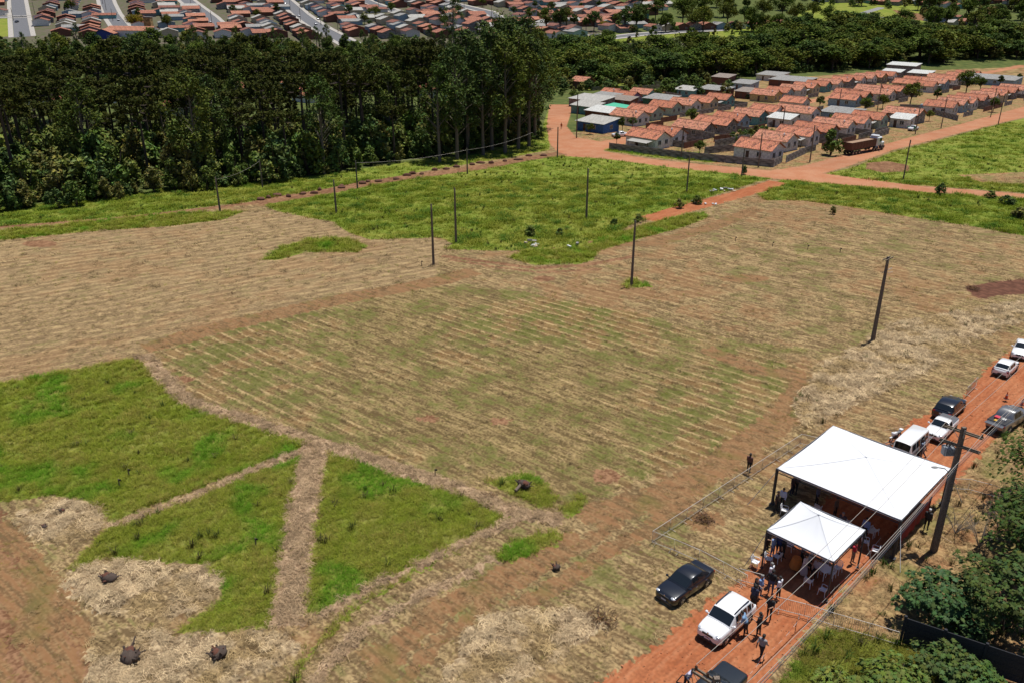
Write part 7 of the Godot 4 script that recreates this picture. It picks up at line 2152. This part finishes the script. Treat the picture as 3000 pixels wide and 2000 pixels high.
func build_near_plants() -> void:
	vmat("leaf_near", 0.7, Color(0.34, 0.4, 0.14))
	for q in [[2755, 1815, 3.0, 2.5, 1700, 0.27, Vector3(0.055, 0.1, 0.04), "broad blue green castor bush behind the dark panel wall"], [2945, 1850, 5.0, 3.1, 2200, 0.27, Vector3(0.06, 0.09, 0.03), "largest dark castor bush at the right edge"], [2610, 2040, 1.9, 2.1, 1000, 0.27, Vector3(0.1, 0.14, 0.035), "pale leafy castor bush in front of the dark panel wall"], [2440, 2020, 1.1, 1.2, 300, 0.24, Vector3(0.13, 0.165, 0.04), "low castor bush at the grassy corner by the road"], [2850, 2030, 1.7, 1.5, 500, 0.27, Vector3(0.07, 0.12, 0.035), "young castor bush against the dark panel wall"], [3035, 1480, 6.5, 3.2, 2000, 0.22, Vector3(0.05, 0.08, 0.02), "dark leafy tree by the barriers at the right edge"], [3045, 1700, 6.0, 3.2, 2000, 0.26, Vector3(0.055, 0.085, 0.025), "dark leafy bush joining the largest castor bush"], [2760, 1990, 2.1, 1.7, 800, 0.25, Vector3(0.07, 0.105, 0.035), "leafy bush hiding the middle of the dark panel wall"], [3000, 1600, 5.5, 2.6, 1500, 0.24, Vector3(0.055, 0.085, 0.025), "tall dark tree climbing behind the bare shrubs"], [2830, 1880, 1.5, 1.3, 400, 0.25, Vector3(0.05, 0.08, 0.03), "low dark bush between the castor bushes"]]:
		var o := make_castor(int(q[0]), q[2], q[3], q[4], q[5], q[6])
		o.name = numbered("castor_bush")
		add_child(o)
		o.position = gh(q[0], q[1], 0)
		tag(o, q[7], "bush")
	# bare twiggy shrub
	for q in [[2870, 1600, 3.2, "bare grey twiggy shrub beside the largest bush"], [2800, 1560, 2.2, "small bare grey shrub near the power pole"], [2930, 1550, 3.0, "bare grey shrub in front of the dark leafy tree"]]:
		var r := RandomNumberGenerator.new(); r.seed = int(q[0])
		var o := thing("bare_shrub", q[3], "shrub", gh(q[0], q[1], 0))
		var st := MB.new(); var tw := MB.new()
		for k in 9:
			var a := r.randf() * TAU
			var e := Vector3(cos(a) * q[2] * 0.45, q[2] * r.randf_range(0.5, 0.9), sin(a) * q[2] * 0.45)
			st.tube([Vector3(0, -0.1, 0), e * Vector3(0.4, 0.5, 0.4), e], [0.035, 0.022, 0.01], 5, false)
			for j in 14:
				var b := e * r.randf_range(0.35, 1.0)
				var d := Vector3(r.randfn(), r.randf_range(0.1, 1.2), r.randfn()).normalized() * r.randf_range(0.3, 0.9)
				tw.tube([b, b + d * 0.5 + Vector3(r.randfn(), r.randfn(), r.randfn()) * 0.05, b + d], [0.01, 0.007, 0.004], 4, false)
		part("stem", st.mesh(), mat("twig_grey", lin(0.2, 0.17, 0.14), 0.95), o); part("twigs", tw.mesh(), M.twig_grey, o)
	# dark concrete panel wall
	mat("wall_dark", lin(0.035, 0.036, 0.042), 0.95, 0.0, "grain", 0.8)
	var a := gh(2638, 1880, 0); var b := gh(3040, 2020, 0)
	var dir := b - a; dir.y = 0
	var n := int(dir.length() / 2.2)
	var t := thing("panel_wall", "dark concrete panel wall half hidden by castor bushes", "wall", a, yaw_of(dir))
	for i in n + 1:
		slab(t, "post", Vector3(i * 2.2 - 0.08, -0.1, -0.08), Vector3(i * 2.2 + 0.08, 2.05, 0.08), M.wall_dark, 0.01)
		for k in 4: if i < n: slab(t, "panel", Vector3(i * 2.2 + 0.09, k * 0.48 + 0.01, -0.03), Vector3(i * 2.2 + 2.11, k * 0.48 + 0.475, 0.03), M.wall_dark, 0.008)
	for q in [[2640, 1600, 2.2, 0.6, "dry pale branch leaning by the power pole"], [2790, 1590, 1.6, 2.4, "dry branch lying under the bare shrub"], [2590, 1262, 2.6, 0.35, "long pale bamboo pole on the straw behind the motorcycle"]]:
		var br := thing("dry_branch", q[4], "branch", gh(q[0], q[1], 0), q[3])
		var mb := MB.new(); mb.tube([Vector3(0, 0.03, 0), Vector3(q[2] * 0.5, 0.16, 0.1), Vector3(q[2], 0.06, 0)], [0.035, 0.03, 0.015], 6); part("stick", mb.mesh(), mat("dry_wood", lin(0.4, 0.27, 0.16), 0.9), br)
		var m2 := MB.new(); m2.tube([Vector3(q[2] * 0.5, 0.16, 0.1), Vector3(q[2] * 0.8, 0.3, 0.35)], [0.015, 0.006], 5); part("twig", m2.mesh(), M.dry_wood, br)

func stump(px: float, py: float, size: float, sd: int, label: String) -> void:
	var r := RandomNumberGenerator.new(); r.seed = sd
	var t := thing("uprooted_stump", label, "stump", gh(px, py, 0), r.randf() * TAU, "uprooted stumps left in the field")
	size *= 1.15
	var b := MB.new(); b.ball(Vector3(0, size * 0.22, 0), Vector3(size * 0.5, size * 0.3, size * 0.34), 16, 0.17, sd)
	part("root_ball", b.mesh(), mat("stump_dark", lin(0.1, 0.07, 0.055), 0.95, 0.0, "grain", 2.0), t)
	var core := MB.new(); core.ball(Vector3(size * 0.16, size * 0.36, size * 0.06), Vector3(size * 0.27, size * 0.2, size * 0.24), 10, 0.15, sd + 9)
	part("split_heart", core.mesh(), mat("root_brown", lin(0.17, 0.065, 0.04), 0.95, 0.0, "grain", 2.0), t)
	for k in 15:
		var a := r.randf_range(-0.5, 2.9) + (PI if k % 5 == 0 else 0.0)
		var d := Vector3(cos(a) * r.randf_range(0.2, 1.0), r.randf_range(0.1, 1.2), sin(a) * r.randf_range(0.2, 1.0)).normalized()
		var q := Vector3(cos(a) * size * r.randf_range(0.1, 0.36), size * 0.2, sin(a) * size * r.randf_range(0.1, 0.26))
		var l := size * r.randf_range(0.2, 0.5) * (1.5 if k % 6 == 1 else 1.0)
		var w := size * r.randf_range(0.05, 0.13)
		var side := d.cross(Vector3(r.randfn(), 1, r.randfn())).normalized(); var nrm := side.cross(d)
		var sh := MB.new()
		sh.bevel(Vector3(-w, 0, -w * 0.5), Vector3(w, l * 0.6, w * 0.5), w * 0.2, Transform3D(Basis(side, d, nrm), q))
		sh.bevel(Vector3(-w * 0.5, l * 0.5, -w * 0.35), Vector3(w * r.randf_range(0.1, 0.7), l, w * 0.3), w * 0.15, Transform3D(Basis(side, d, nrm).rotated(d, r.randfn() * 0.3), q))
		part("root_shard", sh.mesh(), M.stump_dark if k % 4 else M.root_brown, t)

func build_field_things() -> void:
	stump(380, 1932, 1.15, 1, "large reddish uprooted stump with splayed roots in pale straw")
	stump(645, 1920, 0.95, 2, "dark uprooted stump right of the reddish one")
	stump(320, 1700, 0.9, 3, "small mossy stump in the oval straw pile")
	stump(1535, 1425, 0.95, 4, "dark stump with a cut log in the green tuft")
	stump(1630, 1665, 0.5, 5, "small black stump in mown straw")
	stump(182, 1498, 0.45, 6, "small bluish stump in the round straw pile")
	stump(128, 1545, 0.4, 7, "tiny brown stump at the rim of the round straw pile")
	var lg := thing("cut_log", "short pale cut log leaning on the dark stump", "log", gh(1520, 1432, 0), 1.0)
	var lm := MB.new(); lm.tube([Vector3(-0.5, 0.12, 0), Vector3(0.5, 0.3, 0)], [0.13], 9); part("log", lm.mesh(), mat("log_bark", lin(0.2, 0.15, 0.11), 0.95, 0.0, "grain", 2.0), lg)
	for q in [[1762, 1822, 1.0, "dry brown brush heap on the straw before the black sedan"], [2065, 1525, 0.8, "dark brown weed heap inside the barriers"], [1440, 1455, 0.5, "low dry brush below the green tuft"], [2850, 848, 0.9, "dark brush on the ploughed red patch"]]:
		var o := thing("brush_heap", q[3], "brush heap", g(q[0], q[1]), rng.randf() * TAU)
		var tm := MB.new(); var rr := RandomNumberGenerator.new(); rr.seed = int(q[0])
		for k in 90:
			var a := rr.randf() * TAU; var p: Vector3 = Vector3(cos(a), 0, sin(a)) * sqrt(rr.randf()) * q[2] * 1.1
			var dd: Vector3 = Vector3(rr.randfn(), rr.randf_range(0.0, 0.7), rr.randfn()).normalized() * q[2] * rr.randf_range(0.3, 0.7)
			tm.tube([p + Vector3(0, rr.randf() * 0.3 * q[2], 0), p + dd * 0.5 + Vector3(0, 0.22 * q[2], 0), p + dd + Vector3(0, 0.15 * q[2], 0)], [0.02, 0.016, 0.006], 4, false)
		part("twigs", tm.mesh(), mat("brush_brown", lin(0.15, 0.085, 0.05), 0.95), o)
		var lf := MB.new(); leaf_cloud(lf, rr, Vector3(0, 0.2 * q[2], 0), Vector3(1.0, 0.35, 0.8) * q[2], 260, 0.09, Vector3(0.15, 0.09, 0.05), 0.2)
		part("dead_leaves", lf.mesh(true), M.leaf_near, o)
	# survey stakes
	for q in [[2155, 707], [2264, 722], [2367, 732], [2462, 740], [1235, 778], [1275, 1395], [350, 1425], [378, 1395], [750, 1600]]:
		var s := thing("survey_stake", "thin dark wooden survey stake in the field", "stake", g(q[0], q[1]), 0.0, "survey stakes")
		slab(s, "post", Vector3(-0.04, -0.1, -0.04), Vector3(0.04, 0.75, 0.04), M.arm_wood, 0.01)
		slab(s, "flag", Vector3(0.04, 0.55, -0.01), Vector3(0.2, 0.72, 0.01), M.plastic_black, 0.003)
	# dumped rubble by the meadow
	var rub := RandomNumberGenerator.new(); rub.seed = 5
	for q in [[1560, 720, 7, "pale boards and rubble dumped below the round bush"], [2110, 560, 9, "white bags and rubbish dumped along the red track"], [1690, 722, 3, "a few white boards by the green strip"], [2060, 595, 6, "pale dumped scraps at the track side"]]:
		var t := thing("rubbish_heap", q[3], "rubbish", g(q[0], q[1]))
		for k in q[2]:
			var mb := MB.new(); var sx := rub.randf_range(0.15, 0.55); var sz := rub.randf_range(0.1, 0.3)
			mb.bevel(Vector3(-sx, 0, -sz), Vector3(sx, rub.randf_range(0.05, 0.35), sz), 0.04, Transform3D(Basis(Vector3.UP, rub.randf() * TAU) * Basis(Vector3.RIGHT, rub.randf_range(-0.25, 0.25)), Vector3(rub.randfn() * (2.4 if q[2] > 8 else 1.2), 0.08, rub.randfn() * 1.1)))
			part("piece", mb.mesh(), [M.concrete, M.frame_white, mat("board_tan", lin(0.42, 0.33, 0.24), 0.9), M.plate][k % 4], t)
	# bushes out in the meadows
	for q in [[1555, 690, 0.62, 0.34, "largest round bush at the near end of the meadow"], [1640, 690, 0.4, 0.25, "low bush beside the largest meadow bush"], [2180, 512, 0.4, 0.4, "bush at the foot of the lane pole"], [2755, 573, 0.5, 0.5, "bush on the verge of the far lane"], [2950, 600, 0.7, 0.35, "spreading bush in the right meadow"], [2985, 640, 0.8, 0.4, "large spreading bush at the meadow edge"], [2900, 580, 0.6, 0.3, "bush behind the spreading meadow bush"], [2440, 628, 0.35, 0.3, "small bush on the right meadow rim"], [1990, 610, 0.5, 0.35, "weedy bush along the red track"], [2040, 598, 0.5, 0.35, "weedy bush behind the rubbish"], [1800, 660, 0.35, 0.25, "dark low bush by the track end"], [1870, 652, 0.4, 0.3, "brown dark bush by the track end"]]:
		plant("shrub", rng.randi(), g(q[0], q[1]), q[2], q[4], "bush", "", q[3], "meadow_bush")
	# clods of red soil along the track at the wood
	for k in 26:
		var f := k / 25.0
		var p := gd(lerpf(590, 1240, f), lerpf(462, 356, f)) + Vector3(rng.randf_range(-1, 1), 0, rng.randf_range(-1.6, 1.6))
		var c := MB.new(); c.ball(Vector3(0, 0.15, 0), Vector3(rng.randf_range(0.4, 1.1), rng.randf_range(0.25, 0.5), rng.randf_range(0.3, 0.7)), 8, 0.2, k)
		var o := thing("soil_clod", "heaped clod of red soil along the track at the wood", "soil clod", p, 0.0, "soil clods along the wood track")
		part("lump", c.mesh(), mat("clod_red", lin(0.17, 0.075, 0.045), 0.95, 0.0, "grain", 1.0), o)
